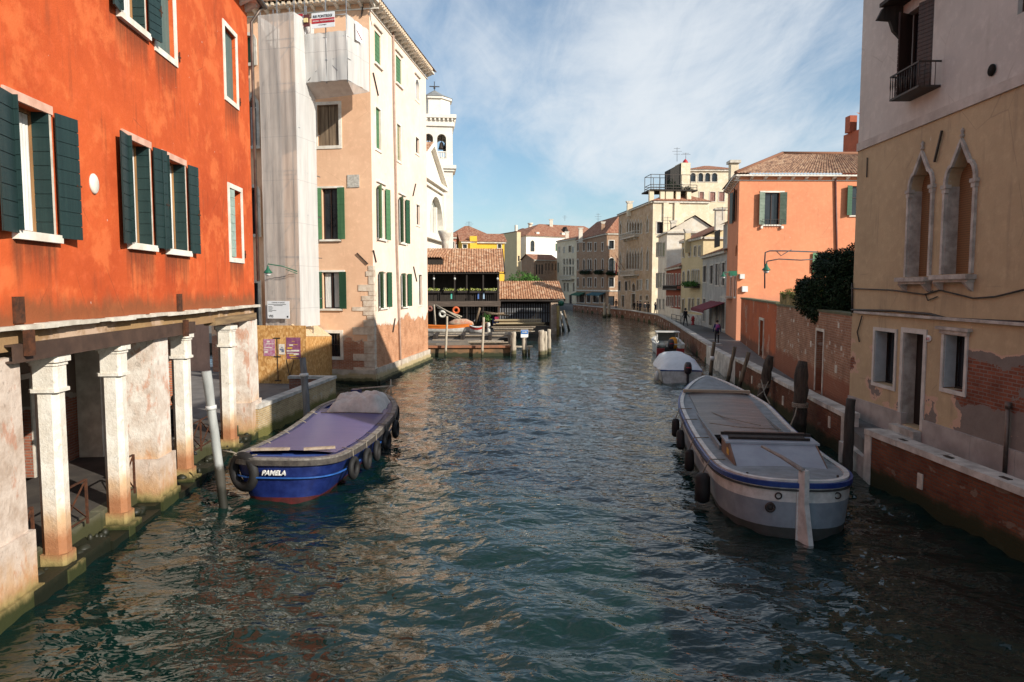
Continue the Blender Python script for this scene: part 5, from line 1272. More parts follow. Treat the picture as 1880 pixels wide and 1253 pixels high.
bigpile(1466, 806, 1473, 664, .22, 'thickest gnarled dark pile standing against the middle canal wall')
pile(*pp(1555, 868, 1562, 733), .13, .12, 'plain dark pile in the gap between the canal walls by the grey boat stern', mat=generic('dark_pile', (.06, .05, .042), (.03, .025, .02), .85, 4, .5, (2, 2, .3)))
wc = generic('pale_wrapped_pile', (.38, .39, .37), (.22, .23, .22), .7, 2, .2, (1, 1, .3), low=[(.95, .25, (.05, .045, .035)), (.4, .2, (.015, .015, .01))])
pile(*pp(411, 930, 379, 682), .1, .1, 'pale leaning pole with a collar in front of the seated person', mat=wc, band_=[(.72, .09, w_band, .02)])
b_ = Vector((-7.35, 25.2, 0)); pile(b_, AT(556, 657, 25.6), .13, .11, 'grey pile with a pale collar beside the brick parapet and blue boat', mat=generic('grey_pile', (.2, .2, .2), (.09, .09, .09), .8, 3, .4, (2, 2, .3)), band_=[(.72, .12, w_band, .03)])

# ================================================================== BOATS
def hull(root, M, L_, B, plan, sheer, bands, tumble=.82, keel=-.45, name='hull', nsec=34, fl=1.6):
    """plan(s)->half breadth factor 0..1, sheer(s)->z ; bands=[(z-below-sheer, mat)...]"""
    ss = [0] + [L_ * (0.5 - .5 * math.cos(math.pi * i / nsec)) for i in range(1, nsec)] + [L_]
    mats = [b[1] for b in bands]; mb = MB(M); rows = []
    lv = [0]; 
    for b in bands[:-1]: lv.append(b[0])
    for s in ss:
        hb = B / 2 * plan(s); zs = sheer(s); row = []
        zl = [zs - l for l in lv if zs - l > .1]
        while len(zl) < len(lv): zl.append(.12 - .02 * len(zl))
        zl += [.35 * zl[-1], -.08, keel]
        for j, z in enumerate(zl):
            t = min(1, max(0, (zs - z) / (zs + .1))); k = 1 - (1 - tumble) * t ** fl
            if j == len(zl) - 1: k = .0
            row.append((s, hb * k, z))
        rows.append(row)
    m = len(rows[0])
    for sgn in (-1, 1):
        vs = [(x, y * sgn, z) for r_ in rows for x, y, z in r_]
        for j in range(m - 1):
            mb.m = min(j, len(bands) - 1)
            fs = [(i * m + j, (i + 1) * m + j, (i + 1) * m + j + 1, i * m + j + 1) for i in range(len(rows) - 1)]
            mb.add(vs, fs, smooth=True)
    mb.m = 0
    return mb.build(name, mats, root), ss
def railstrip(root, M, L_, B, plan, sheer, mat, name, off=.0, w=.06, h=.1, dz=0, n=60, s0=0, s1=None):
    s1 = s1 or L_; mb = MB(M); ring = []
    ss = [s0 + (s1 - s0) * (0.5 - .5 * math.cos(math.pi * i / n)) for i in range(n + 1)]
    pts = [(s, -B / 2 * plan(s), sheer(s)) for s in ss] + [(s, B / 2 * plan(s), sheer(s)) for s in reversed(ss)]
    c = (L_ / 2, 0)
    P = []
    for i, (x, y, z) in enumerate(pts):
        a = pts[i - 1]; b = pts[(i + 1) % len(pts)]; tx, ty = b[0] - a[0], b[1] - a[1]; l = math.hypot(tx, ty) or 1; nx, ny = ty / l, -tx / l
        P.append((x, y, z, nx, ny))
    vs = []
    for x, y, z, nx, ny in P:
        for (o_, q) in ((off, dz), (off + w, dz), (off + w, dz - h), (off, dz - h)): vs.append((x + nx * o_, y + ny * o_, z + q))
    k = len(P); fs = []
    for i in range(k):
        for j in range(4): fs.append((i * 4 + j, ((i + 1) % k) * 4 + j, ((i + 1) % k) * 4 + (j + 1) % 4, i * 4 + (j + 1) % 4))
    mb.add(vs, fs); return mb.build(name, mat, root)
def deckstrip(root, M, B, plan, sheer, mat, name, s0, s1, inset=.05, dz=-.03, half=None, n=16, in0=None, camber=0):
    """deck between s0 and s1, full width or leaving a slot |y|<half"""
    mb = MB(M); vs = []; fs = []
    for i in range(n + 1):
        s = s0 + (s1 - s0) * i / n; hb = max(.0, B / 2 * plan(s) - inset); z = sheer(s) + dz
        if half is None: ys = [-hb, -hb * .5, 0, hb * .5, hb]; zz = [z, z + camber * .7, z + camber, z + camber * .7, z]
        else: ys = [-hb, -min(half, hb), min(half, hb), hb]; zz = [z] * 4
        vs += [(s, y, q) for y, q in zip(ys, zz)]; k = len(ys)
        if i:
            for j in range(k - 1):
                if half is not None and j == 1: continue
                a = (i - 1) * k + j; fs.append((a, a + 1, a + 1 + k, a + k))
    mb.add(vs, fs); return mb.build(name, mat, root)
def sup(t, p): return max(0, 1 - (1 - min(1, max(0, t))) ** p) ** (1 / p)
def boatM(sx, sy, hx, hy, z=0):
    h = Vector((hx, hy, 0)).normalized(); return Matrix.Translation((sx, sy, z)) @ Matrix(((h.x, -h.y, 0, 0), (h.y, h.x, 0, 0), (0, 0, 1, 0), (0, 0, 0, 1)))
# --- grey cargo boat
bg = generic('boat_grey_paint', (.22, .26, .29), (.16, .19, .22), .45, 3, .08); bwh = generic('boat_white_paint', (.6, .6, .57), (.4, .39, .36), .4, 4, .05); bbl = generic('boat_blue_paint', (.008, .025, .14), (.015, .05, .2), .4, 5, .05)
bdeck = generic('boat_grey_deck', (.22, .25, .27), (.14, .16, .17), .6, 3, .15); bbot = generic('dark_bottom_paint', (.05, .05, .05), (.03, .035, .03), .6, 3, .2)
GM = boatM(5.72, 13.75, .135, 1); gL = 13.7; gB = 2.95
gplan = lambda s: sup(s / 2.3, 2.6) * .93 * (1 + .075 * math.sin(min(1, s / 9) * math.pi / 2)) if s < 8.5 else (math.cos((s - 8.5) / (gL - 8.5) * math.pi / 2)) ** .62
gsheer = lambda s: 1.12 - .22 * math.sin(min(1, s / 9.5) * math.pi) ** 1 + (.42 * max(0, (s - 8.5) / 5.2) ** 1.8)
gb = empty('cargo_boat', GM, 'long grey and white cargo barge with blue rubbing strake, low cabin and planked hold', 'boat')
hull(gb, GM, gL, gB, gplan, gsheer, [(.38, bwh), (.9, bg), (9, bbot)], tumble=.9)
railstrip(gb, GM, gL, gB, gplan, gsheer, bbl, 'rubbing_strake', -.02, .06, .1, .02); railstrip(gb, GM, gL, gB, gplan, gsheer, bwh, 'gunwale', -.14, .11, .05, .06)
railstrip(gb, GM, gL, gB, gplan, gsheer, bbot, 'lower_strake', -.02, .05, .035, -.112)
deckstrip(gb, GM, gB, gplan, gsheer, bdeck, 'aft_deck', .05, 3.6, .1, .02, camber=.04); deckstrip(gb, GM, gB, gplan, gsheer, bdeck, 'fore_deck', 11.1, gL - .1, .08, .02, camber=.08)
deckstrip(gb, GM, gB, gplan, gsheer, bdeck, 'side_deck', 3.6, 11.1, .1, .02, half=.98)
cz = gsheer(2) + .02
mb = MB(GM); mb.add([(1.55, -.95, cz + .03), (1.55, .95, cz + .03), (2.55, .95, cz + .36), (2.55, -.95, cz + .36)], [(0, 1, 2, 3)]); mb.box(2.5, 3.3, -1.05, 1.05, cz + .35, cz + .4); cb = mb.build('cabin_roof', generic('pale_grey_cabin_paint', (.3, .34, .38), (.24, .27, .31), .4, 2, .05), gb)
mb = MB(GM)
for y in (-.97, .97): mb.prism([(1.45, cz - .05), (3.5, cz - .35), (3.5, cz + .34), (2.5, cz + .36)], y - .02, y + .02)
mb.box(3.44, 3.5, -.95, .95, cz - .6, cz + .45); mb.build('cabin_side', generic('varnished_brown_panel', (.2, .11, .07), (.12, .065, .04), .6, 3, .2, (1, 1, 1)), gb)
mb = MB(GM); mb.box(2.8, 3.2, -.85, .9, cz + .405, cz + .43); mb.box(2.75, 2.8, -.9, .95, cz + .405, cz + .46); mb.box(3.25, 3.3, -1.05, 1.05, cz + .4, cz + .47); mb.build('roof_boards', dark_wood, gb)
mb = MB(GM); mb.box(2.45, 2.72, .99, .996, cz + .08, cz + .22)
mb.build('yellow_plate', generic('yellow_plate', (.75, .42, .02), (.5, .28, .02), .5, 12, 0), gb)
hw = wood('wet_hold_planks', (.15, .135, .125), (.07, .06, .055), 1, .45)
random.seed(2); s = 99
while s < 11.0:
    w = random.uniform(.3, .85); z = gsheer(s) - .0 + random.uniform(-.002, .004); hb = min(.98, gB / 2 * gplan(s) - .25); mb.box(s, s + w - .006, -hb, hb, z - .04, z + .05 + random.uniform(-.006, .006)); s += w
def hold_mat():
    m, nt, p = newmat('weathered_hold_boards'); v = objc(nt)
    b = N(nt, 'ShaderNodeTexBrick', ins={'Vector': mapping(nt, mixv(nt, v), rot=(0, 0, R(90))), 'Color1': (.14, .122, .112, 1), 'Color2': (.085, .075, .07, 1), 'Mortar': (.03, .027, .025, 1), 'Scale': 1.0, 'Mortar Size': .008, 'Brick Width': 2.6, 'Row Height': .27})
    n = noise(nt, mapping(nt, v, (6, .7, 1)), 1.6, 7, .7); n2 = noise(nt, v, 1.6, 5, .65)
    c = mixc(nt, math_(nt, 'MULTIPLY', sstep(nt, n, .4, .75), .6), b.outputs[0], (.05, .042, .04)); c = mixc(nt, math_(nt, 'MULTIPLY', sstep(nt, n2, .56, .72), .55), c, (.24, .235, .23))
    L(nt, c, p.inputs['Base Color']); p.inputs['Roughness'].default_value = .38; bump(nt, math_(nt, 'ADD', n, math_(nt, 'MULTIPLY', b.outputs[1], -1.0)), p, .5, .02); return m
mb = MB(GM); vs = []; fs = []
for i in range(41):
    s = 5.4 + 5.55 * i / 40; hb = min(.98, gB / 2 * gplan(s) - .22); z = gsheer(s) + .05
    vs += [(s, -hb, z - .1), (s, -hb, z), (s, -hb * .3, z + .03 + .006 * math.sin(i * 2.1)), (s, hb * .3, z + .03 + .006 * math.sin(i * 1.3)), (s, hb, z), (s, hb, z - .1)]
    if i: fs += [((i - 1) * 6 + j, (i - 1) * 6 + j + 1, i * 6 + j + 1, i * 6 + j) for j in range(5)]
mb.add(vs, fs + [(0, 1, 2, 3, 4, 5)]); mb.build('hold_cover', hold_mat(), gb)
mb = MB(GM); z = gsheer(8) + .1; mb.tube([(10.6, -.7, z + .1), (9.4, .1, z + .02), (8.3, .6, z - .02), (7.4, .3, z - .03), (6.2, -.5, z - .02)], .012, 5); mb.tube([(6.3, .9, z), (5.8, .2, z), (5.5, -.9, z + .02)], .012, 5); mb.build('lashing', rope_m, gb)
mb = MB(GM); mb.box(3.55, 5.4, -.97, .97, .35, .42); 
for k in range(3): mb.box(3.7 + k * .6, 4.05 + k * .6, -.9, .9, .6, .64)
mb.build('hold_floor', hw, gb)
mb = MB(GM); mb.box(10.95, 11.15, -1.12, 1.15, gsheer(11) + .08, gsheer(11) + .17); mb.build('cross_plank', wood('pale_plank', (.42, .34, .25), (.26, .2, .14), 1), gb)
mb = MB(GM)
for y in (-1.0, 1.0): mb.box(3.6, 11.0, y - .03, y + .03, .6, 1.06)
mb.build('hold_coaming', bdeck, gb)
mb = MB(GM @ Matrix.Rotation(R(24), 4, 'Z')); mb.prism([(-.16, 1.42), (.02, 1.42), (.02, -.3), (-.38, -.3), (-.34, -.02), (-.18, .75)], -.055, .055); mb.build('rudder', bwh, gb)
mb = MB(GM); mb.box(-.02, .03, -.08, .08, -.2, 1.1); mb.build('stern_post', bwh, gb)
mb = MB(GM); mb.tube([(-.1, 0, 1.42), (.6, .25, 1.52), (1.25, .5, 1.58)], [.05, .04, .03], 8); mb.build('tiller', wood('grey_tiller_wood', (.3, .27, .24), (.18, .16, .14), 0), gb)
for y in (-.9, .9):
    mb = MB(GM); mb.torus((.7, y, cz + .04), .08, .018, 'z', 14, 6); mb.tube([(.7, y, cz), (.7, y, cz + .14)], .025, 8); mb.build('bollard_cleat', iron, gb)
for (y, z) in ((-.75, .86), (.42, .86)):
    x = -.0; s = 0
    while s < 2 and gB / 2 * gplan(s) * .97 < abs(y): s += .01
    mb = MB(GM); mb.torus((s - .03, y, z), .06, .016, 'x', 16, 6); mb.build('fairlead', iron, gb)
s = 0
while gB / 2 * gplan(s) * .93 < .55: s += .01
mb = MB(GM); mb.torus((s - .02, .55, .6), .08, .03, 'x', 18, 6); mb.lathe([(.07, 0), (.07, .03), (0, .03)], 16, M=Matrix.Translation((s + .0, .55, .6)) @ Matrix.Rotation(R(-90), 4, 'Y')); mb.build('exhaust_port', iron, gb)
def side_pt(M, L_, B, plan, sheer, s, sgn, dz, out=0):
    y = B / 2 * plan(s) + out; return M @ Vector((s, sgn * y, sheer(s) + dz))
def fender(M, B, plan, sheer, s, sgn, label, long=True, rr=.13, drop=.35, ln=.55, tilt=0):
    y = sgn * (B / 2 * plan(s) + rr + .03); z = sheer(s)
    r = empty('fender', M @ Matrix.Translation((s, y, z - drop - ln)), label, 'fender', 'black rubber fenders along the grey cargo boat')
    mb = MB(M @ Matrix.Translation((s, y, z - drop)) @ Matrix.Rotation(R(tilt), 4, 'Y')); mb.lathe([(.0, 0), (rr * .7, -.02), (rr, -.1), (rr * 1.05, -ln * .6), (rr, -ln + .06), (rr * .5, -ln), (0, -ln)], 14); mb.build('rubber_body', tyre_m, r)
    mb = MB(M); mb.tube([(s, y, z - drop), (s, y - sgn * rr * .9, z + .07), (s + .05, y - sgn * .5, z + .07)], .014, 6); mb.build('rope', rope_m, r)
for s_, lab, ti in ((8.6, 'black fender hanging farthest forward on the grey boat, tall and slim', 0), (7.2, 'black fender tilted against the waterline, second from the grey boat bow', 22), (4.9, 'black fender hanging by the grey boat hold, third from the bow', 0), (2.15, 'largest black fender hanging at the round stern corner of the grey boat', 0)):
    fender(GM, gB, gplan, gsheer, s_, 1, lab, tilt=ti, rr=.12 if s_ > 3 else .17, ln=.6 if s_ > 3 else .7, drop=.25)
# boat sides: +y is to the left of the heading (towards the canal)
for (s_, p_) in ((9.4, (1397, 705)), (10.6, (1412, 706)), (6.8, (1466, 745))):
    a = side_pt(GM, gL, gB, gplan, gsheer, s_, -1, .08); b = AT(p_[0], p_[1], 29 if s_ > 9 else 24); b = Vector((b.x, b.y, max(b.z, 1.2)))
    m_ = (a + b) / 2 - Vector((0, 0, .15)); mb = MB(); mb.tube([a, m_, b], .022, 6); tag(mb.build('mooring_rope', rope_m), {9.4: 'slack mooring rope from the grey boat to the roped gnarled pile, lower strand', 10.6: 'mooring rope from the grey boat bow to the roped gnarled pile, upper strand', 6.8: 'mooring rope from the grey boat to the thickest gnarled pile'}[s_], 'rope', 'mooring ropes of the grey boat')
text('VE 8351', .2, GM @ Matrix.Translation((3.9, gB / 2 * gplan(3.9) * .985 + .03, .66)) @ Matrix.Rotation(math.pi, 4, 'Z') @ Matrix.Identity(4), generic('dark_grey_lettering', (.08, .08, .1), None, .5, 2, 0), gb)

# --- blue boat
pb = generic('royal_blue_paint', (.004, .01, .07), (.01, .022, .115), .4, 5, .25); pr_ = generic('red_bottom_paint', (.09, .012, .012), (.04, .01, .01), .5, 4, .2); pdk = generic('black_rubbing_wood', (.035, .03, .028), (.08, .07, .06), .6, 5, .3)
PM = boatM(-5.45, 16.1, .055, 1); pL = 8.8; pB = 2.7
pplan = lambda s: sup(s / 1.3, 3.2) * (.93 + .07 * math.sin(min(1, s / 5) * math.pi / 2)) if s < 6 else (math.cos((s - 6) / (pL - 6) * math.pi / 2)) ** .5
psheer = lambda s: 1.0 - .2 * math.sin(min(1, s / 7) * math.pi) + .38 * max(0, (s - 5.5) / 4) ** 1.7
pm_ = empty('blue_boat', PM, 'blue wooden work boat with flat purple blue cover, grey tarpaulin and tyres along its side', 'boat')
hull(pm_, PM, pL, pB, pplan, psheer, [(.4, pb), (.86, pb), (9, pr_)], tumble=.66, fl=1.3)
railstrip(pm_, PM, pL, pB, pplan, psheer, pdk, 'rubbing_strake', -.02, .09, .12, .02)
railstrip(pm_, PM, pL, pB, pplan, psheer, generic('worn_grey_gunwale', (.25, .23, .2), (.1, .09, .08), .6, 6, .2), 'gunwale', -.1, .14, .04, .06)
railstrip(pm_, PM, pL, pB, pplan, psheer, pb, 'inner_gunwale', -.26, .15, .05, .05); railstrip(pm_, PM, pL, pB * .93, pplan, psheer, generic('light_blue_line', (.03, .12, .4), None, .4, 3, 0), 'painted_line', .045, .03, .03, -.37)
deckstrip(pm_, PM, pB, pplan, psheer, generic('blue_deck', (.03, .07, .28), (.05, .1, .33), .5, 4, .1), 'deck', .05, pL - .1, .12, -.0)
m_, nt_, p_ = newmat('violet_blue_tarpaulin'); v_ = objc(nt_)
L(nt_, mixc(nt_, noise(nt_, mapping(nt_, v_, (3, .5, 1)), 1.4, 5, .6), (.06, .055, .15), (.1, .09, .22)), p_.inputs['Base Color']); p_.inputs['Roughness'].default_value = .38; bump(nt_, math_(nt_, 'ADD', noise(nt_, mapping(nt_, v_, (5, .6, 1)), 1.5, 4, .5), math_(nt_, 'MULTIPLY', math_(nt_, 'FRACT', math_(nt_, 'MULTIPLY', N(nt_, 'ShaderNodeSeparateXYZ', ins={0: v_}).outputs[0], 2.2)), .25)), p_, .25, .03)
mb = MB(PM); vs = []; fs = []; nn = 16
for i in range(nn + 1):
    s = 1.0 + 5.6 * i / nn; hb = min(1.1, pB / 2 * pplan(s) - .2)
    for j in range(7): y = -hb + 2 * hb * j / 6; vs.append((s, y, psheer(s) + .06 + .05 * math.cos(y / hb * 1.5) + .006 * math.sin(i * 2.4)))
    if i:
        for j in range(6): a = (i - 1) * 7 + j; fs.append((a, a + 1, a + 8, a + 7))
mb.add(vs, fs, smooth=True); mb.build('hold_tarpaulin', m_, pm_)
# grey tarp hump
gt = empty('tarpaulin_heap', PM @ Matrix.Translation((7, 0, 1)), 'crumpled pale grey tarpaulin tied over a heap on the blue boat bow', 'tarpaulin')
mb = MB(PM); vs = []; fs = []; random.seed(9); nu, nv = 22, 18
for i in range(nu + 1):
    for j in range(nv + 1):
        a = i / nu; b = j / nv; x = 6.15 + 1.45 * a; y = -.98 + 1.85 * b
        e = min(1, min(a, 1 - a) / .16) ** .6 * min(1, min(b, 1 - b) / .13) ** .6
        z = psheer(x) + .02 + e * (.4 + .07 * math.sin(4.2 * b + 1) + .05 * math.sin(6 * a + 3 * b)) + .035 * math.sin(13 * a + 5 * math.sin(9 * b)) * e + .03 * math.sin(19 * b + 6 * math.sin(5 * a)) * e + random.uniform(-.012, .012)
        vs.append((x, y * (1 - .04 * e), z))
        if i and j: k = i * (nv + 1) + j; fs.append((k - nv - 2, k - 1, k, k - nv - 1))
mb.add(vs, fs, smooth=True); mb.build('sheet', generic('grey_tarpaulin', (.62, .58, .53), (.45, .42, .38), .7, 3, .5, dist=.05), gt)
mb = MB(PM)
mb.tube([(6.1, -1.05, psheer(6.1) + .1), (6.08, 0, psheer(6.1) + .12), (6.1, .95, psheer(6.1) + .1)], .014, 5)
mb.build('lashing', rope_m, gt)
for (s0, y0, s1, y1, lab) in ((.75, .9, .85, -.0, 'weathered plank lying across the blue boat stern, left one'), (.85, -.35, 1.1, -1.05, 'weathered plank lying across the blue boat stern, right one')):
    mb = MB(PM); z = psheer(.8) + .16; mb.beam((s0, y0, z), (s1, y1, z), .12, .05, up=(0, 0, 1)); tag(mb.build('plank', MT['pale_plank']), lab, 'plank', 'planks on the blue boat')
mb = MB(PM); mb.box(7.9, 8.2, .2, .5, psheer(8), psheer(8) + .34); tag(mb.build('engine_box', pb), 'small blue box at the far tip of the blue boat', 'box')
mb = MB(PM); z = psheer(8) + .45; mb.tube([(8.1, .3, z - .1), (8.3, -.9, z - .02)], .025, 6); mb.tube([(8.3, -.8, z - .3), (8.3, -.8, z + .2)], .02, 6); mb.tube([(8.0, -.5, z - .4), (8.3, -.8, z)], .02, 6); tag(mb.build('oar_rest', pile_lt), 'pale wooden pole frame standing over the far tip of the blue boat', 'pole frame')
def tyre(M, B, plan, sheer, s, sgn, label, Rr=.22, r_=.075, dz=-.4, ax='y', x=None, y=None, rot=0):
    y = sgn * (B / 2 * plan(s) + .09) if y is None else y; z = sheer(s)
    r = empty('tyre_fender', M @ Matrix.Translation((s, y, z + dz - Rr)), label, 'tyre', 'tyres hung as fenders on the blue boat')
    mb = MB(M @ Matrix.Translation((s, y, z + dz)) @ Matrix.Rotation(R(rot), 4, 'Z')); mb.torus((0, 0, 0), Rr, r_, ax, 26, 10); mb.build('tyre', tyre_m, r)
    mb = MB(M); mb.tube([(s, y, z + dz + Rr - .05), (s + .02, y - sgn * .02, z + .07), (s + .05, y - sgn * .3, z + .1)], .012, 5); mb.build('rope', rope_m, r)
for i, s_ in enumerate((1.5, 2.7, 3.7, 4.9, 6.1, 7.7)):
    tyre(PM, pB, pplan, psheer, s_, -1, ['tyre hung nearest the name on the blue boat flank', 'second tyre from the near end of the blue boat flank', 'third tyre from the near end of the blue boat flank', 'fourth tyre from the near end, midway along the blue boat flank', 'tyre hung beside the grey tarpaulin on the blue boat', 'tyre hung at the far tip of the blue boat'][i], rot=4 * (i % 3 - 1))
tyre(PM, pB, pplan, psheer, .2, 1, 'large worn tyre at the near left corner of the blue boat', Rr=.36, r_=.12, dz=-.3, y=.85, rot=62)
s = 0
text('PAMELA', .155, PM @ Matrix.Translation((-.035, .33, .68)) @ Matrix.Rotation(R(-90), 4, 'Z') @ Matrix.Rotation(R(8), 4, 'X'), white_p, pm_, shear=.25, sx=1.0, bold=.004, ext=.02)
for s_ in (2.2, 3.6, 5.0, 6.0):
    a = PM @ Vector((s_, pB / 2 * pplan(s_) - .3, psheer(s_) + .09)); b = PM @ Vector((s_ + .1, pB / 2 * pplan(s_) + .04, psheer(s_) + .1)); mb = MB(); mb.tube([a, (a + b) / 2 + Vector((0, 0, .04)), b], .013, 5); mb.build('lashing', rope_m, pm_)
mb = MB(); a = PM @ Vector((.3, 1.0, psheer(.3) + .08)); b = G(404, 845, .9); mb.tube([a, a + Vector((-.15, .02, .06)), Vector((-6.85, 16.5, 1.15))], .02, 6); mb.torus((a.x, a.y, a.z + .02), .12, .02, 'z', 14, 5); tag(mb.build('mooring_rope', rope_m), 'mooring rope coiled at the near left corner of the blue boat', 'rope')

# --- small boats
def outboard(root, M, y=0, col=None, scale=1.0, name='outboard_motor'):
    mb = MB(M @ Matrix.Translation((-.3, y, .55)) @ Matrix.Diagonal((scale, scale, scale, 1))); mb.lathe([(.0, .62), (.13, .6), (.2, .45), (.22, .2), (.17, .0), (.1, -.06)], 12); o = mb.build(name, col or generic('outboard_black', (.02, .02, .025), (.04, .03, .035), .3, 4, 0) if 'outboard_black' not in MT else MT['outboard_black'], root)
    mb = MB(M @ Matrix.Translation((-.3, y, .55)) @ Matrix.Diagonal((scale, scale, scale, 1))); mb.box(-.06, .08, -.06, .06, -.9, -.02); mb.build('motor_leg', MT['outboard_black'], o)
    mb = MB(M @ Matrix.Translation((-.3, y, .55)) @ Matrix.Diagonal((scale, scale, scale, 1))); mb.box(-.225, -.2, -.12, .12, .3, .34); mb.build('motor_stripe', red_p, o)
a = G(1252, 704, 0); WMt = boatM(a.x, a.y + .2, .1, 1); wL, wB = 5.4, 2.35
wplan = lambda s: min(1, .9 + .1 * s / 1.5) if s < 2.6 else math.cos((s - 2.6) / (wL - 2.6) * math.pi / 2) ** .6
wsheer = lambda s: .62 + .1 * max(0, s - 2.5) ** 1.2 * .5
wb = empty('covered_motorboat', WMt, 'small white motorboat under a white fabric cover with black outboard motor', 'boat')
hull(wb, WMt, wL, wB, wplan, wsheer, [(.12, bwh), (9, bwh)], tumble=.85, keel=-.3)
mb = MB(WMt); mb.add([(0, -wB * .45, .62), (0, wB * .45, .62), (0, wB * .38, -.1), (0, -wB * .38, -.1)], [(0, 1, 2, 3)]); mb.build('transom', bwh, wb)
mb = MB(WMt); mb.box(-.01, .02, -wB * .46, wB * .46, .6, .66); mb.build('blue_line', bbl, wb)
mb = MB(WMt); vs = []; fs = []
for i in range(15):
    s = .05 + (wL - .3) * i / 14; hb = wB / 2 * wplan(s) + .03; e = min(1, i / 3) ** .7 * (1 - max(0, (i - 9) / 6) ** 2)
    for j in range(9): b = -1 + 2 * j / 8; vs.append((s, hb * b, wsheer(s) + .03 + .62 * e * (1 - abs(b) ** 4) + .03 * math.sin(i * 1.7 + j)))
    if i:
        for j in range(8): k = i * 9 + j; fs.append((k - 9, k - 8, k + 1, k))
mb.add(vs, fs, smooth=True); mb.build('boat_cover', generic('white_boat_cover', (.6, .62, .64), (.5, .52, .54), .7, 2, .4, dist=.04), wb)
outboard(wb, WMt, -.3, scale=.95)
mb = MB(WMt); mb.lathe([(.0, 0), (.12, .08), (.13, .4), (.06, .55), (0, .58)], 10, (.3, wB / 2 * .95 + .1, .0)); mb.build('side_fender', bwh, wb)
a = G(1232, 653, 0); OM = boatM(a.x, a.y + .2, .12, 1); oL, oB = 6.2, 2.2
oplan = lambda s: min(1, .92 + .08 * s / 2) if s < 3.4 else math.cos((s - 3.4) / (oL - 3.4) * math.pi / 2) ** .6
osheer = lambda s: .78 + .12 * max(0, s - 2.5) ** 1.2 * .5
ob = empty('open_motorboat', OM, 'small open white motorboat with red stern corners and an orange bundle aboard', 'boat')
hull(ob, OM, oL, oB, oplan, osheer, [(.2, bwh), (9, bwh)], tumble=.88, keel=-.3); railstrip(ob, OM, oL, oB, oplan, osheer, bwh, 'gunwale', -.16, .2, .06, .05)
mb = MB(OM); mb.box(.1, 3.4, -.85, .85, .28, .33); mb.build('cockpit_floor', dark, ob)
for y in (-.72, .72): mb = MB(OM); mb.box(-.06, .2, y - .28, y + .28, -.1, .5); mb.build('stern_corner', generic('bright_red_paint', (.3, .02, .02), None, .4, 2, 0) if 'bright_red_paint' not in MT else MT['bright_red_paint'], ob)
outboard(ob, OM, 0, scale=1.1)
mb = MB(OM); z = osheer(3)
for y in (-.8, .8): mb.tube([(2.0, y, z), (2.1, y, z + .75)], .03, 6); mb.tube([(3.4, y * .9, z), (3.2, y * .9, z + .8)], .03, 6)
mb.box(1.9, 3.4, -.9, .9, z + .75, z + .8); mb.build('canopy_frame', bwh, ob)
mb = MB(OM); mb.add([(3.4, -.75, z), (3.4, .75, z), (3.2, .7, z + .75), (3.2, -.7, z + .75)], [(0, 1, 2, 3)]); mb.build('windscreen', generic('windscreen', (.25, .3, .3), None, .1, 2, 0), ob)
mb = MB(OM); mb.lathe([(0, 0), (.3, .05), (.33, .4), (.28, .8), (.1, .9), (0, .9)], 10, (1.6, -.35, .33)); tag(mb.build('orange_bundle', generic('orange_fabric', (.75, .3, .02), (.6, .22, .02), .6, 5, .3)), 'bright orange bundle standing in the open motorboat', 'bundle')
mb = MB(OM); mb.lathe([(0, 0), (.25, .05), (.3, .25), (.2, .45), (0, .5)], 10, (1.7, .45, .33)); tag(mb.build('pale_bundle', generic('pale_fabric', (.45, .47, .38), None, .7, 5, .3)), 'pale grey green bundle beside the orange one in the open motorboat', 'bundle')
# ================================================================== FOLIAGE
def leafmat(name, c1, c2, c3):
    m, nt, p = newmat(name); i = N(nt, 'ShaderNodeNewGeometry'); r = i.outputs['Random Per Island']
    col = ramp(nt, r, [(0, c1), (.5, c2), (1, c3)])
    L(nt, col, p.inputs['Base Color']); p.inputs['Roughness'].default_value = .65; p.inputs['Specular IOR Level'].default_value = .15; return m
leaf_dark = leafmat('dark_evergreen_leaf', (.004, .012, .004), (.008, .022, .008), (.016, .038, .012))
leaf_mid = leafmat('mid_green_leaf', (.02, .07, .012), (.05, .14, .02), (.1, .2, .04))
leaf_dry = leafmat('dry_straw_leaf', (.2, .15, .06), (.1, .11, .03), (.28, .22, .1))
flower_m = leafmat('flower_leaf', (.08, .2, .03), (.6, .6, .1), (.7, .7, .55))
def crown(lobes, n, size, seed, M=None, hollow=.55):
    rng = random.Random(seed); mb = MB(M); mb.recalc = False; tot = sum(l[3] ** 2 for l in lobes)
    for (cx, cy, cz, r, sz) in lobes:
        for _ in range(int(n * r * r / tot)):
            d = Vector((rng.gauss(0, 1), rng.gauss(0, 1), rng.gauss(0, 1))).normalized()
            k = r * (hollow + (1.08 - hollow) * rng.random() ** .5) * (1 + .12 * math.sin(d.x * 7 + d.z * 5 + seed))
            p = Vector((cx, cy, cz)) + Vector((d.x, d.y, d.z * sz)) * k
            a = Vector((rng.gauss(0, 1), rng.gauss(0, 1), rng.gauss(0, .6))).normalized(); b = a.cross(d + Vector((.01, 0, .3))).normalized()
            s = size * rng.uniform(.6, 1.3)
            mb.add([p - a * s, p - b * s * .4, p + a * s, p + b * s * .4], [(0, 1, 2, 3)])
    return mb
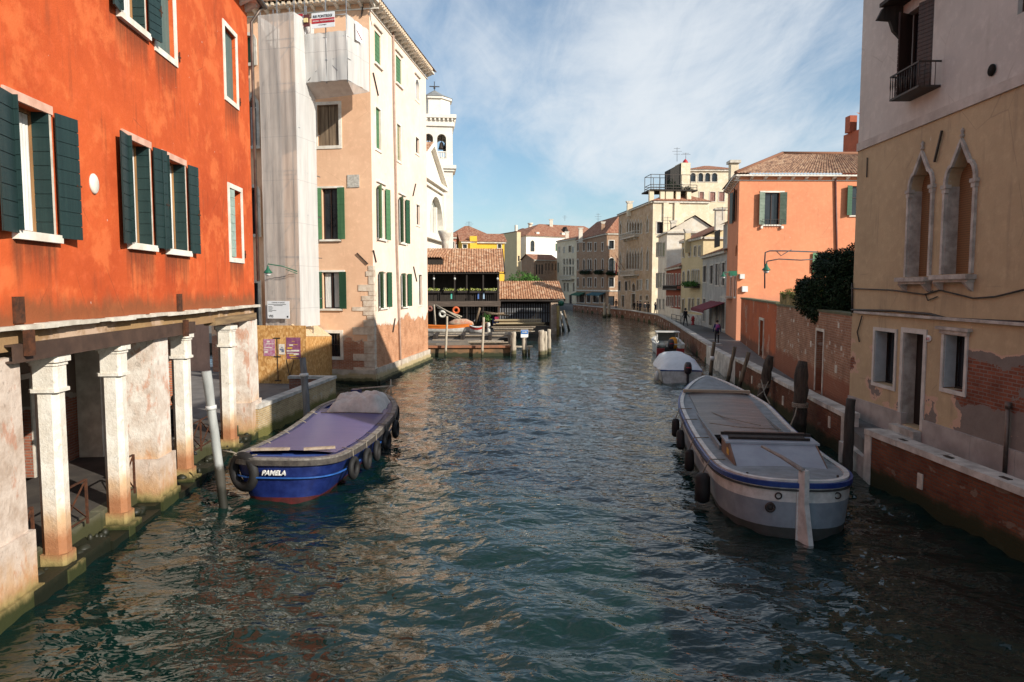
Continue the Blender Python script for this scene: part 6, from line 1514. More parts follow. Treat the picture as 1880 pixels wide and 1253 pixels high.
def tree(M, lobes, n, size, seed, leaf_, label, cat='tree', name='tree', trunk=None, grp=None):
    r = empty(name, M, label, cat, grp); crown(lobes, n, size, seed, M).build('crown', leaf_, r)
    mb = MB(M); h = trunk or lobes[0][2]
    mb.tube([(0, 0, 0), (.05, .03, h * .5), (lobes[0][0] * .6, lobes[0][1] * .6, h)], [.14, .1, .06], 8)
    for l in lobes[1:4]: mb.tube([(.04, .02, h * .45), (l[0] * .6, l[1] * .6, l[2] * .8), (l[0], l[1], l[2])], [.07, .045, .02], 6)
    mb.build('trunk', old_wood, r); return r
T0 = Matrix.Translation((12.5, 27.4, .6))
r = empty('evergreen_tree', T0, 'dense dark evergreen tree spilling over the garden wall beside the beige house', 'tree')
lb = [(0, -.1, 4.6, 1.0, 1.0), (-.5, .5, 4.0, .75, 1.0), (-.45, -.2, 3.55, .62, .9), (-.05, .5, 5.35, .55, .9), (-.35, -.5, 3.2, .45, .8), (.2, -.9, 5.3, .7, .9), (.1, -.9, 4.2, .8, 1), (-.15, -1.1, 3.5, .6, 1), (.5, -1.6, 4.6, .8, 1.2), (.35, -1.5, 3.5, .6, 1), (-.75, 1.0, 4.4, .4, 1)]
crown(lb, 52000, .062, 3, T0).build('crown', leaf_dark, r); mb = MB(T0); mb.tube([(.9, .3, 0.2), (.5, .1, 2), (0, 0, 4.4)], [.2, .15, .08], 8)
for l in lb[1:8]: mb.tube([(.3, .1, 2.2), (l[0] * .6, l[1] * .6, l[2] * .85), l[:3]], [.08, .05, .02], 6)
mb.build('trunk', old_wood, r)
# bare shrub
def bare(M, n, seed, h, sp, label):
    rng = random.Random(seed); mb = MB(M)
    for i in range(n):
        p = Vector((rng.uniform(-.15, .15), rng.uniform(-.1, .1), 0)); d = Vector((rng.uniform(-1, .8) * sp, rng.uniform(-.3, .3) * sp, 1)); pts = [p]
        for k in range(6): d += Vector((rng.uniform(-.5, .5), rng.uniform(-.4, .4), rng.uniform(-.4, .2))); d = d.normalized(); p = p + d * h / 6; pts.append(p)
        mb.tube(pts, [.022 * (1 - k / 8) for k in range(7)], 5)
        for q in pts[2:6]:
            e = q + Vector((rng.uniform(-.4, .4), rng.uniform(-.3, .3), rng.uniform(-.05, .4))); mb.tube([q, (q + e) / 2 + Vector((0, 0, .05)), e], [.01, .008, .005], 4)
    r = empty('bare_shrub', M, label, 'shrub'); mb.build('branches', generic('pale_bark', (.42, .4, .36), (.25, .23, .2), .9, 5, .2) if 'pale_bark' not in MT else MT['pale_bark'], r); return r
bare(Matrix.Translation((14.0, 31.6, BZ - .6)), 16, 4, 1.9, .9, 'leafless pale branched shrub behind the garden wall left of the evergreen')
fr = empty('reed_fence', WBk.M, 'low straw coloured reed screen with creeper on top of the garden wall', 'fence')
mb = MB(WBk.M); random.seed(5); u = .2
while u < 8.8: w = random.uniform(.02, .035); mb.box(u, u + w, .1, .13, BZ + .07, BZ + .62 + random.uniform(-.06, .06)); u += w + random.uniform(.004, .02)
mb.build('reeds', generic('straw_reed', (.26, .19, .08), (.12, .1, .04), .9, 6, .2), fr)
crown([(u_, .15, BZ + .6 + .15 * math.sin(u_ * 3), .22, .6) for u_ in np.arange(1.0, 8.8, .35)], 1500, .05, 8, WBk.M, .2).build('creeper', leafmat('creeper_leaf', (.03, .06, .01), (.08, .12, .02), (.2, .2, .05)), fr)

# ================================================================== PEOPLE
def person(M, joints, rad, cols, label, extras=None, name='person', root='pelvis', links=None, sub=1):
    """joints: name->(x,y,z); links list; cols: function(z, joint)->material index; mats list"""
    names = list(joints); idx = {n: i for i, n in enumerate(names)}
    me = bpy.data.meshes.new('tmp'); me.from_pydata([joints[n] for n in names], [(idx[a], idx[b]) for a, b in links], [])
    o = bpy.data.objects.new('tmp', me); COL.objects.link(o)
    md = o.modifiers.new('s', 'SKIN'); md.use_smooth_shade = True
    sv = me.skin_vertices[0].data
    for n in names: r_ = rad[n]; sv[idx[n]].radius = r_ if isinstance(r_, tuple) else (r_, r_); sv[idx[n]].use_root = (n == root)
    if sub: ss = o.modifiers.new('u', 'SUBSURF'); ss.levels = sub; ss.render_levels = sub
    dg = bpy.context.evaluated_depsgraph_get(); dg.update(); ev = o.evaluated_get(dg); m2 = bpy.data.meshes.new_from_object(ev)
    bpy.data.objects.remove(o); bpy.data.meshes.remove(me)
    mats, fn = cols
    m2.materials.clear()
    for m_ in mats: m2.materials.append(m_)
    J = [(n, Vector(joints[n])) for n in names]
    for p in m2.polygons:
        c = p.center; near = min(J, key=lambda q: (q[1] - c).length)[0]; p.material_index = fn(near, c)
    m2.name = 'person'; b = bpy.data.objects.new(name, m2); COL.objects.link(b); b.matrix_world = M; WM[b.name] = M.copy()
    tag(b, label, 'person')
    hd = Vector(joints['head']); hr = .105
    mb = MB(M @ Matrix.Translation(hd + Vector((0, .012, .03)))); mb.lathe([(.0, .115), (.06, .105), (.1, .06), (.112, .0), (.1, -.05), (.085, -.08)], 12); hobj = mb.build('hair', hair_m, b)
    mb = MB(M @ Matrix.Translation(hd)); mb.add([(-.018, -.1, -.0), (.018, -.1, 0), (0, -.135, -.02), (0, -.105, .03)], [(0, 1, 2), (0, 2, 3), (1, 3, 2)]); mb.build('nose', skin_m, b)
    return b
LINKS = [('pelvis', 'belly'), ('belly', 'chest'), ('chest', 'neck'), ('neck', 'head'), ('head', 'crown'), ('chest', 'shL'), ('shL', 'elL'), ('elL', 'haL'), ('haL', 'fiL'), ('chest', 'shR'), ('shR', 'elR'), ('elR', 'haR'), ('haR', 'fiR'),
         ('pelvis', 'hipL'), ('hipL', 'knL'), ('knL', 'anL'), ('anL', 'toL'), ('pelvis', 'hipR'), ('hipR', 'knR'), ('knR', 'anR'), ('anR', 'toR')]
RADS = dict(pelvis=(.15, .11), belly=(.14, .105), chest=(.165, .115), neck=.05, head=(.085, .1), crown=(.06, .07), shL=.075, shR=.075, elL=.05, elR=.05, haL=.035, haR=.035, fiL=.022, fiR=.022, hipL=.1, hipR=.1, knL=.065, knR=.065, anL=.045, anR=.045, toL=(.045, .03), toR=(.045, .03))
def stand(stride=.0, arm=0, raise_=0, bend=0, phone=0):
    j = dict(pelvis=(0, 0, .95), belly=(0, -.01 - bend * .1, 1.1), chest=(0, -bend * .3, 1.34), neck=(0, -bend * .42, 1.5), head=(0, -.015 - bend * .5, 1.62), crown=(0, -.01 - bend * .52, 1.7),
             shL=(.17, -bend * .3, 1.4), shR=(-.17, -bend * .3, 1.4), hipL=(.09, 0, .88), hipR=(-.09, 0, .88),
             knL=(.1, -stride * .5 - .01, .5), knR=(-.1, stride * .35 - .03, .5), anL=(.1, -stride, .09), anR=(-.1, stride, .1), toL=(.11, -stride - .16, .035), toR=(-.11, stride - .15, .045))
    j['elL'] = (.24, .02 + arm * .1, 1.13); j['haL'] = (.25, -.06 + arm * .25 * -1, .9); j['fiL'] = (.25, -.08 - arm * .27, .82)
    j['elR'] = (-.24, .02 - arm * .1, 1.13); j['haR'] = (-.25, -.06 + arm * .2, .9); j['fiR'] = (-.25, -.08 + arm * .2, .82)
    if raise_: j['elL'] = (.3, -.1, 1.55); j['haL'] = (.2, -.16, 1.8); j['fiL'] = (.18, -.17, 1.88); j['elR'] = (-.3, -.1, 1.5); j['haR'] = (-.2, -.18, 1.75); j['fiR'] = (-.18, -.19, 1.83)
    if phone: j['haR'] = (-.1, -.26, 1.2); j['fiR'] = (-.06, -.32, 1.24)
    return j
def clothes(coat, trou, shoe=None, scarf=None):
    mats = [coat, trou, skin_m, shoe or black_p]
    def fn(n, c):
        if n in ('head', 'crown', 'neck', 'fiL', 'fiR'): return 2
        if n in ('hipL', 'hipR', 'knL', 'knR'): return 1
        if n in ('anL', 'anR'): return 1 if c.z > .12 else 3
        if n in ('toL', 'toR'): return 3
        if n == 'pelvis': return 0 if c.z > .86 else 1
        return 0
    return mats, fn
cb_ = generic('black_coat', (.015, .015, .018), None, .8, 4, .1); cn = generic('navy_jacket', (.012, .02, .09), None, .7, 4, .1); cg = generic('grey_blue_jeans', (.05, .07, .12), None, .8, 4, .1); cbl = generic('dark_blue_coat', (.015, .025, .06), None, .8, 4, .1); cgr = generic('charcoal_trousers', (.02, .02, .022), None, .8, 4, .1); cbr = generic('dark_brown_coat', (.035, .025, .02), None, .8, 4, .1)
def put(px, py, ang, joints, cols, label, z=QZ, h=1.0):
    g = G(px, py, z); M = rotz(ang, g) @ Matrix.Diagonal((h, h, h, 1)); return person(M, joints, RADS, cols, label, links=LINKS), g
put(1258, 599, .3, stand(.22, 1), clothes(cb_, cgr), 'walker in a long black coat mid stride near the red hydrant', h=1.08)
pj, g = put(1316, 631, math.pi - .2, stand(.08, .4), clothes(cn, cgr), 'walker in a navy jacket seen from behind with a bright backpack', h=.97)
bp = empty('backpack', Matrix.Translation(g + Vector((0, -.2, 1.0))), 'small pink and purple backpack on the walker in navy', 'backpack')
mb = MB(Matrix.Translation(g + Vector((-.02, -.2, 1.18)))); mb.lathe([(0, -.22), (.14, -.2), (.16, 0), (.12, .18), (0, .22)], 10); mb.build('sack', generic('magenta_nylon', (.25, .02, .12), (.12, .03, .2), .6, 5, .1), bp)
mb = MB(Matrix.Translation(g + Vector((-.02, -.33, 1.1)))); mb.box(-.09, .09, -.04, .02, -.08, .06); mb.build('pocket', cn, bp)
put(1131, 568, 2.9, stand(.1, .3), clothes(cb_, cgr), 'person in black standing alone at the shaded palace corner', h=1.05)
labs = [(1164, 573, .4, .12, cbr, 0, 'person in dark brown at the left end of the quayside group'), (1170, 573.5, 1.2, .1, cb_, 0, 'person in a black coat second from the left in the quayside group'), (1175, 574.5, -.6, .1, cbl, 0, 'person in a dark blue coat in the middle of the quayside group'), (1184, 576, .2, .14, cb_, 0, 'taller person in black in the quayside group, right of the one in blue'),
        (1190, 576.5, 2.5, .1, cgr, 0, 'person in charcoal just left of the one with raised arms'), (1203, 578, .6, .15, cbl, 1, 'person raising both arms at the right end of the quayside group')]
for (x, y, a, s_, m_, rs, lab) in labs: put(x, y, a, stand(s_, .4, raise_=rs), clothes(m_, cgr), lab, h=1.05)
# seated person under the portico, behind the leaning pole
sj = dict(pelvis=(0, 0, .5), belly=(0, -.06, .66), chest=(0, -.16, .9), neck=(0, -.24, 1.05), head=(0, -.3, 1.17), crown=(0, -.32, 1.25), shL=(.17, -.17, .96), shR=(-.17, -.17, .96), elL=(.22, -.2, .7), elR=(-.22, -.2, .7), haL=(.1, -.38, .62), haR=(-.1, -.38, .62), fiL=(.05, -.45, .6), fiR=(-.05, -.45, .6),
          hipL=(.1, -.04, .48), hipR=(-.1, -.04, .48), knL=(.12, -.46, .52), knR=(-.12, -.46, .52), anL=(.12, -.5, .1), anR=(-.12, -.5, .1), toL=(.12, -.66, .04), toR=(-.12, -.66, .04))
u_ = WO.px(372, 790)[0]; q = WO.P(u_, .9, FZ + .05)
b = person(rotz(1.2, q) @ Matrix.Diagonal((1.25, 1.25, 1.25, 1)), sj, RADS, clothes(cb_, cg), 'person in a black top and blue jeans sitting under the portico behind the pale pole', links=LINKS)
bm_ = MB(rotz(1.2, q)); bm_.box(-.6, .6, -.15, .3, .42, .5); bb = empty('stone_bench', rotz(1.2, q), 'low stone seat under the portico below the seated person', 'bench'); bm_.build('seat', stone, bb)
for x in (-.5, .5): m5 = MB(rotz(1.2, q)); m5.box(x - .07, x + .07, -.1, .25, -.05, .42); m5.build('leg', stone, bb)
# ================================================================== FAR BANK AND SQUERO
def V2(p): return Vector((p.x, p.y, 0))
def ops_(W, spec):
    """spec rows: (y0, y1, [(x0,x1),...], kind) kind: '' r g + flags"""
    out = []
    for row in spec:
        y0, y1, xs, k = row[:4]
        for x0, x1 in xs:
            d = dict(r=W.r(x0, y0, x1, y1), depth=.25, k=k)
            if 'r' in k: d['arch'] = 'round'
            if 'g' in k: d['arch'] = 'gothic'; d['ah'] = min((d['r'][1] - d['r'][0]) * 1.3, (d['r'][3] - d['r'][2]) * .45)
            if 'D' in k: d['door'] = 1
            out.append(d)
    return out
def wins(root, W, ol, fr_=stone, shm=green_sh):
    for o in ol:
        k = o['k']
        window(root, W, o, frame=None if 'n' in k else fr_, fw=.13, fy=-.06, closed=(shm if 'c' in k else white_lou if 'w' in k else None), sh='LR' if 's' in k else None, shm=shm, shw=(o['r'][1] - o['r'][0]) * .55, far=True, planks=1, sill=stone if 'S' in k else None, casem=dark_wood if 'm' in k else None)
white_lou = generic('pale_grey_louvre', (.45, .46, .43), (.35, .36, .33), .7, 3, .1); olive = generic('olive_shutter', (.2, .22, .08), (.15, .16, .06), .7, 3, .1)
def house(name, label, A, B, zt, mat, spec, dep=8, roof='hip', rh=1.8, over=.4, shm=green_sh, z0=.4, side=(), sidespec=(), rm=None, cor=True, cat='house', smat=None, fr_=stone):
    W = Fr(V2(A), V2(B)); r = empty(name, W.M, label, cat)
    ol = ops_(W, spec); mb = MB(); facade(mb, W, 0, W.L, z0, zt, ol); Wb = Fr(W.P(W.L), W.P(W.L, dep)); Wa = Fr(W.P(0, dep), W.P(0, 0))
    sl = ops_(Wb, sidespec)
    if not smat: facade(mb, Wb, 0, dep, z0, zt, sl)
    facade(mb, Wa, 0, dep, z0, zt); mb.M = W.M; mb.add([(0, dep, z0), (W.L, dep, z0), (W.L, dep, zt), (0, dep, zt)], [(0, 1, 2, 3)])
    wl = mb
    e = over; Z = zt + .12; M = W.M; rb = MB(M)
    if roof == 'hip':
        k = min(dep, W.L) * .45; roofpatch(rb, [(-e, -e, Z), (W.L + e, -e, Z), (W.L - k, dep * .5, Z + rh), (k, dep * .5, Z + rh)]); roofpatch(rb, [(W.L + e, dep + e, Z), (-e, dep + e, Z), (k, dep * .5, Z + rh), (W.L - k, dep * .5, Z + rh)])
        rb.M = Wb.M; rb.add([(-e, -e, Z), (dep + e, -e, Z), (dep / 2, k, Z + rh)], [(0, 1, 2)], [[(0, 0), (dep, 0), (dep / 2, k)]]); rb.M = Wa.M; rb.add([(-e, -e, Z), (dep + e, -e, Z), (dep / 2, k, Z + rh)], [(0, 1, 2)], [[(0, 0), (dep, 0), (dep / 2, k)]])
    elif roof == 'gable':   # ridge parallel to the front, gable ends at the sides
        roofpatch(rb, [(-e, -e, Z - .05), (W.L + e, -e, Z - .05), (W.L + e, dep * .55, Z + rh), (-e, dep * .55, Z + rh)]); roofpatch(rb, [(W.L + e, dep + e, Z - .05), (-e, dep + e, Z - .05), (-e, dep * .55, Z + rh), (W.L + e, dep * .55, Z + rh)])
        for w_ in (0, W.L):
            wl.M = M; wl.add([(w_, 0, zt), (w_, dep, zt), (w_, dep * .55, zt + rh)], [(0, 1, 2)])
    elif roof == 'flat': rb.box(-e, W.L + e, -e, dep + e, zt, zt + .2)
    wl.M = Matrix.Identity(4); wl.build('wall', mat, r)
    if smat: mb = MB(); facade(mb, Wb, 0, dep, z0, zt, sl); mb.build('side_wall', smat, r)
    rb.build('roof', rm or tile_far, r)
    if cor: mb = MB(M); mb.box(-.1, W.L + .1, -.3, .0, zt - .18, zt + .06); mb.M = Wb.M; mb.box(.02, dep, -.28, .0, zt - .18, zt + .06); mb.build('cornice', stone, r)
    wins(r, W, ol, fr_, shm); wins(r, Wb, sl, fr_, shm)
    return r, W, Wb
def balcony(r, W, px, n=10, m=stone, d=.9, iron_=False, name='balcony'):
    u0, u1, z0, z1 = W.r(*px); mb = MB(W.M); mb.box(u0, u1, -d, 0, z0, z0 + .18); mb.box(u0, u1, -d, -d + .12, z1 - .12, z1)
    for k in range(n + 1): u = u0 + .06 + (u1 - u0 - .12) * k / n; mb.box(u - .04, u + .04, -d + .02, -d + .1, z0 + .18, z1 - .12)
    for u in (u0, u1): mb.box(u - .06, u + .06, -d, 0, z1 - .12, z1)
    if not iron_:
        for k in range(4): u = u0 + (u1 - u0) * (k + .5) / 4; mb.box(u - .1, u + .1, -d * .7, 0, z0 - .4, z0)
    b = mb.build(name, m, r); return b, (u0, u1, z0, z1)
def zat(W, x, y): return W.px(x, y)[1]
K1v = K1; B0, B1, B2, B3, B4, B5, B6, B7 = Bp
m_pal = plaster('palace_brick_ochre', (.5, .37, .25), (.38, .26, .17), dirt=(.2, .14, .1), amt=.5, brick=.5, bc=((.42, .27, .15), (.5, .34, .2), (.55, .46, .34)), light=(.6, .52, .4), lamt=.5)
m_wh = plaster('old_white_plaster', (.72, .64, .52), (.6, .52, .42), dirt=(.3, .27, .22), amt=.5, light=(.75, .72, .65))
m_cr = plaster('warm_cream_plaster', (.68, .58, .42), (.6, .5, .35), dirt=(.4, .32, .22), amt=.4, light=(.8, .72, .58))
m_ye = plaster('pale_yellow_plaster', (.62, .5, .3), (.55, .44, .26), dirt=(.35, .27, .18), amt=.4)
m_rd = plaster('deep_red_plaster', (.32, .08, .045), (.26, .07, .04), dirt=(.14, .07, .05), amt=.5)
m_br = plaster('brown_brick_facade', (.36, .22, .14), (.3, .18, .11), dirt=(.16, .1, .07), amt=.4, brick=.5, bc=((.33, .18, .1), (.4, .24, .14), (.42, .32, .24)))
m_gy = plaster('grey_old_plaster', (.42, .4, .36), (.34, .32, .29), dirt=(.14, .13, .11), amt=.6, light=(.55, .53, .48))
# gothic palace
W_ = Fr(V2(B4), V2(B3)); zt = zat(W_, 1190, 374)
pal, WG, WGs = house('gothic_palace', 'tall ochre gothic palace with rows of pointed windows, two stone balconies and flags', B4, B3, zt, m_pal, [
    (407, 434, [(1138, 1141.3)], 'gw'), (404, 429, [(1151, 1154.6), (1175.5, 1179)], 'gw'), (404, 429, [(1155.5, 1159.2), (1160, 1164), (1165, 1169), (1170, 1174)], 'gm'), (399, 427, [(1187, 1191)], 'gw'),
    (463, 496, [(1137.5, 1141)], 'gw'), (457, 494, [(1150, 1154), (1155.5, 1159.2), (1160.3, 1164.3), (1165.3, 1169.3), (1170.3, 1174)], 'gm'), (455, 496, [(1176, 1180)], 'gw'), (454, 496, [(1187, 1191)], 'gw'),
    (517, 534, [(1135.2, 1139.5), (1147.5, 1152)], 'c'), (515, 533, [(1155, 1158), (1169.5, 1172.5)], 'm'), (519, 535, [(1161, 1166)], 'gm'), (514, 532, [(1175, 1179), (1186.5, 1191)], 'w'),
    (543, 564, [(1141.5, 1146)], 'D'), (540, 567, [(1160, 1166)], 'D'), (543, 552, [(1175, 1178.4), (1186.5, 1190)], 'm')], dep=9, shm=dark_wood, rh=2, smat=m_cr, sidespec=[(408, 429, [(1206, 1218)], 'm')])
balcony(pal, WG, (1147.5, 427, 1173.5, 438), 12); balcony(pal, WG, (1147.5, 497, 1173.5, 507), 12)
mb = MB(WGs.M)
for x in (1223, 1243): u = WGs.px(x, 400)[0]; mb.box(u - .5, u + .3, -.25, 0, .5, zt - .2)
mb.build('pilaster', m_cr, pal)
for (x, c1, lab) in ((1149, 'a', 'dark green and red flag on a pole from the palace balcony'), (1157, 'b', 'pale red flag on a pole from the palace balcony')):
    u, z = WG.px(x, 496); f = empty('flag', WG.M @ Matrix.Translation((u, -1.0, z)), lab, 'flag')
    mb = MB(WG.M); mb.tube([(u, -1, z), (u - .3, -2.6, z + 2.6)], .04, 6); mb.build('pole', iron, f)
    for k, cc in enumerate([(.01, .05, .03), (.6, .6, .6), (.4, .03, .03)] if c1 == 'a' else [(.4, .1, .07)]):
        mb = MB(WG.M); a = k * .4; mb.box(u - .2 + a, u + .2 + a * 1.0, -2.4 + k * .2, -2.3 + k * .2, z - .2 - k * .3, z + 2.1 - k * .5); mb.build('cloth', generic('flag_cloth', cc, None, .8, 3, .1), f)
# altana roof terrace
u0, u1 = WGs.px(1190, 350)[0], WGs.px(1273, 350)[0]; az = zat(WGs, 1230, 349); al = empty('roof_terrace', WGs.M @ Matrix.Translation((2, 1, zt)), 'wooden roof terrace with dark metal frame raised on pillars above the gothic palace', 'roof terrace')
u0 = .3; u1 = 7.2; a0 = -.4
for x in (1198, 1218, 1231, 1247, 1267):
    u = WGs.px(x, 360)[0]; mb = MB(WGs.M); w = .35 if x != 1231 else .6; mb.box(u - w, u + w, .4, 1.0, zt, az); mb.build('pillar', m_cr, al)
mb = MB(WGs.M); mb.box(a0, u1, .2, 5, az - .1, az + .12); mb.build('deck', dark_wood, al)
mb = MB(WGs.M); zr = zat(WGs, 1230, 339); zf = zat(WGs, 1200, 320)
for u in (a0 + .1, 1.1, 2.2, 3.3, 4.6, 6.0, 7.1):
    for y in (.3, 3.6): mb.box(u - .04, u + .04, y - .04, y + .04, az, zf if u < 7 else zr)
for z in (zf, zr, (az + zr) / 2):
    for y in (.3, 3.6): mb.box(a0 + .1, 7.1, y - .035, y + .035, z - .03, z + .05)
    mb.box(a0 + .05, a0 + .13, .3, 3.6, z - .03, z + .05)
for i in range(26): u = a0 + .2 + i * .27; mb.box(u - .012, u + .012, .29, .31, az, zr)
mb.build('frame', iron, al)
crown([(3.3, 1.6, az + 1.0, .8, 1.1), (4.4, 1.2, az + .5, .7, .6), (6, 1.4, az + .4, .7, .5)], 900, .14, 3, WGs.M).build('plants', leaf_dark, al)
hz = zat(WGs, 1260, 296); mb = MB(WGs.M); mb.prism([(3.4, az), (5.1, az), (5.1, hz), (3.4, hz - .9)], 2.2, 5); sh_ = mb.build('stair_hut', generic('dark_shingle', (.03, .028, .025), (.05, .045, .04), .9, 5, .2), al)
mb = MB(WGs.M); mb.box(5.1, 6.6, 2.0, 5, az, hz + .1); mb.build('stair_tower', m_cr, al); mb = MB(WGs.M); mb.lathe([(.55, 0), (.3, .5), (0, .8)], 8, (6.1, 3, hz + .1)); mb.build('red_cap', red_p, al)
def antenna(px, py0, py1, Y, label, k=3):
    a = AT(px, py1, Y); b = AT(px, py0, Y); mb = MB(); mb.tube([a, b], .035, 5)
    for i in range(k): q = b.lerp(a, .08 + i * .2); w = .5 + .25 * (i % 2); mb.box(q.x - w, q.x + w, q.y - .02, q.y + .02, q.z - .02, q.z + .02)
    tag(mb.build('aerial', generic('aerial_metal', (.15, .15, .16), None, .4, 3, 0, metal=.5) if 'aerial_metal' not in MT else MT['aerial_metal']), label, 'aerial', 'television aerials on the roofs')
antenna(1243, 271, 297, 114, 'tall television aerial above the dark stair hut on the roof terrace'); antenna(1259, 281, 292, 113, 'short television aerial beside the red cap on the roof terrace', 2)
antenna(861, 407, 424, 128, 'television aerial above the brown roof left of the yellow house'); antenna(1037, 396, 406, 222, 'aerial cluster on the ridge of the big brown roof')
# cream block behind
a = AT(1262, 400, 128); b = AT(1356, 400, 128); W_ = Fr(V2(a), V2(b))
house('cream_block', 'large cream block with four arched windows rising behind the palace roof terrace', a, b, zat(W_, 1300, 313), m_cr, [(318, 334, [(1268, 1277), (1282, 1291), (1294.5, 1304), (1307, 1317)], 'r'), (353, 370, [(1284, 1292), (1303.5, 1313), (1320, 1330)], 'c')], dep=10, shm=generic('dusty_rose_shutter', (.3, .15, .12), None, .8, 3, .1), rh=1.5)
# white gabled house
A4 = B2 + (B3 - B2) * .55; W_ = Fr(V2(A4), V2(B2))
wh, Wh, Whs = house('white_gabled_house', 'narrow white plastered house with a broad peeling gable end beside the gothic palace', A4, B2, zat(W_, 1212, 433), m_wh, [
    (447, 471, [(1205.2, 1207.2)], 'c'), (446, 471, [(1208.4, 1211.2)], 'm'), (446, 471, [(1212.6, 1215), (1217, 1220.6)], 'c'), (503, 528, [(1205, 1207.6)], 'm'), (502, 528, [(1208.6, 1210.8), (1212.6, 1214.8)], 'c'), (502, 528, [(1218, 1220.4)], 'm'), (550, 568, [(1206, 1208), (1210.5, 1213), (1217.5, 1219.5)], 'm')], dep=6.6, roof='gable', rh=2.1, shm=olive, over=.3, smat=None)
# dark red house, yellow house, grey house
W_ = Fr(V2(B2), V2(B1)); xs = [(1223.6, 1225.4), (1227, 1228.8), (1230, 1231.8), (1234, 1236.5), (1240.2, 1243), (1246.6, 1249)]
rr, Wr, _ = house('dark_red_house', 'low dark red house with a long iron balcony and white shuttered windows', B2, B1, zat(W_, 1237, 493), m_rd, [(504, 524, xs, 'w'), (545, 562, xs, 'w')], dep=5, roof='gable', rh=1.1)
balcony(rr, Wr, (1223, 524, 1249.5, 533), 26, iron, .5, True)
mb = MB(Wr.M); mb.box(0, Wr.L, -.06, 0, .5, zat(Wr, 1237, 566)); mb.build('white_base', m_wh, rr)
W_ = Fr(V2(B1), V2(B0))
yy, Wy, _ = house('pale_yellow_house', 'pale yellow three storey house with four arched windows over a green planted balcony', B1, B0, zat(W_, 1269, 441), m_ye, [
    (457, 472, [(1254, 1256.5)], 'm'), (455, 471, [(1265, 1268)], 'm'), (453, 470, [(1275, 1278), (1283, 1285.5)], 'm'), (499, 522, [(1254, 1256.5)], 'rc'), (497, 521, [(1262.5, 1266)], 'rc'), (496, 522, [(1270, 1272.6), (1273.4, 1276), (1277, 1279.8), (1281, 1284)], 'rw'),
    (549, 571, [(1264.5, 1267.2), (1271, 1274), (1281, 1284)], 'c'), (550, 579, [(1252.5, 1256.5)], 'D')], dep=6, roof='gable', rh=1.6, shm=dark_wood)
balcony(yy, Wy, (1267, 522, 1285, 529), 12, iron, .7, True); u, z = Wy.px(1276, 525); crown([(u + d, -.6, z + .2, .5, .6) for d in (-1.5, -.7, 0, .7, 1.5)], 700, .12, 2, Wy.M).build('balcony_plants', leaf_mid, yy)
mb = MB(Wy.M); mb.box(0, Wy.L, -.05, 0, .5, zat(Wy, 1269, 577)); mb.build('stone_base', coping, yy)
W_ = Fr(V2(B0), V2(K1)); 
gg, Wg, _ = house('grey_shop_house', 'old grey house with black shutters and worn cornice above a small shop', B0, K1, zat(W_, 1312, 467), m_gy, [
    (489, 518, [(1291.5, 1297)], 'c'), (488, 521, [(1304, 1309.5)], 'c'), (485, 524, [(1314, 1318.5), (1319.5, 1322)], 'c'), (483, 524, [(1326, 1331)], 'c'), (549, 590, [(1291, 1295)], 'm'), (552, 598, [(1303, 1308)], 'm'), (556, 604, [(1314, 1319), (1324, 1331)], 'm')], dep=4, roof='gable', rh=.9, shm=dark_wood)
mb = MB(Wg.M); u0 = Wg.px(1312, 440)[0]; z1 = zat(Wg, 1322, 409); mb.box(u0, Wg.L, .8, 5, zat(Wg, 1312, 467), z1); mb.build('upper_storey', m_gy, gg)
mb = MB(Wg.M); roofpatch(mb, [(u0 - .3, .4, z1), (Wg.L + .1, .4, z1), (Wg.L + .1, 4, z1 + 1.0), (u0 - .3, 4, z1 + 1.0)]); mb.build('upper_roof', tile_far, gg)
a, b, c, d = Wg.r(1313, 424, 1322, 454, .8); mb = MB(Wg.M); mb.box(a, b, .72, .8, c, d); mb.build('shutter', dark_wood, gg)
zc2 = zat(Wg, 1319, 330); mb = MB(Wg.M); u = Wg.px(1319, 360, 1.5)[0]; mb.box(u - .4, u + .5, 1.2, 2.1, z1, zat(Wg, 1319, 369)); ck = mb.build('chimney', m_wh, gg); mb = MB(Wg.M); mb.box(u - .55, u + .65, 1.05, 2.25, zat(Wg, 1319, 369), zat(Wg, 1319, 366)); mb.build('cap', stone, ck)
ua, _ = Wg.px(1308, 560); mb = MB(Wg.M); u0, u1 = Wg.L - 7.5, Wg.L - .3; aw = empty('shop_awning', Wg.M @ Matrix.Translation((u0, -.8, 2.9)), 'sloping dark red fabric awning over the shop front by the salmon house', 'awning')
mb.add([(u0, 0, 3.7), (u1, 0, 3.7), (u1, -1.9, 3.0), (u0, -1.9, 3.0), (u0, 0, 3.62), (u1, 0, 3.62), (u1, -1.9, 2.92), (u0, -1.9, 2.92)], [(0, 1, 2, 3), (4, 7, 6, 5), (0, 3, 7, 4), (1, 5, 6, 2)]); mb.build('canopy', generic('dark_red_awning', (.18, .015, .03), (.13, .01, .02), .8, 3, .1), aw)
mb = MB(Wg.M); mb.box(u0, u1, -1.93, -1.88, 2.7, 3.0); mb.build('valance', MT['dark_red_awning'], aw); mb = MB(Wg.M); mb.box(u0, u1, -1.96, -1.935, 2.66, 2.72); mb.build('white_edge', white_p, aw)
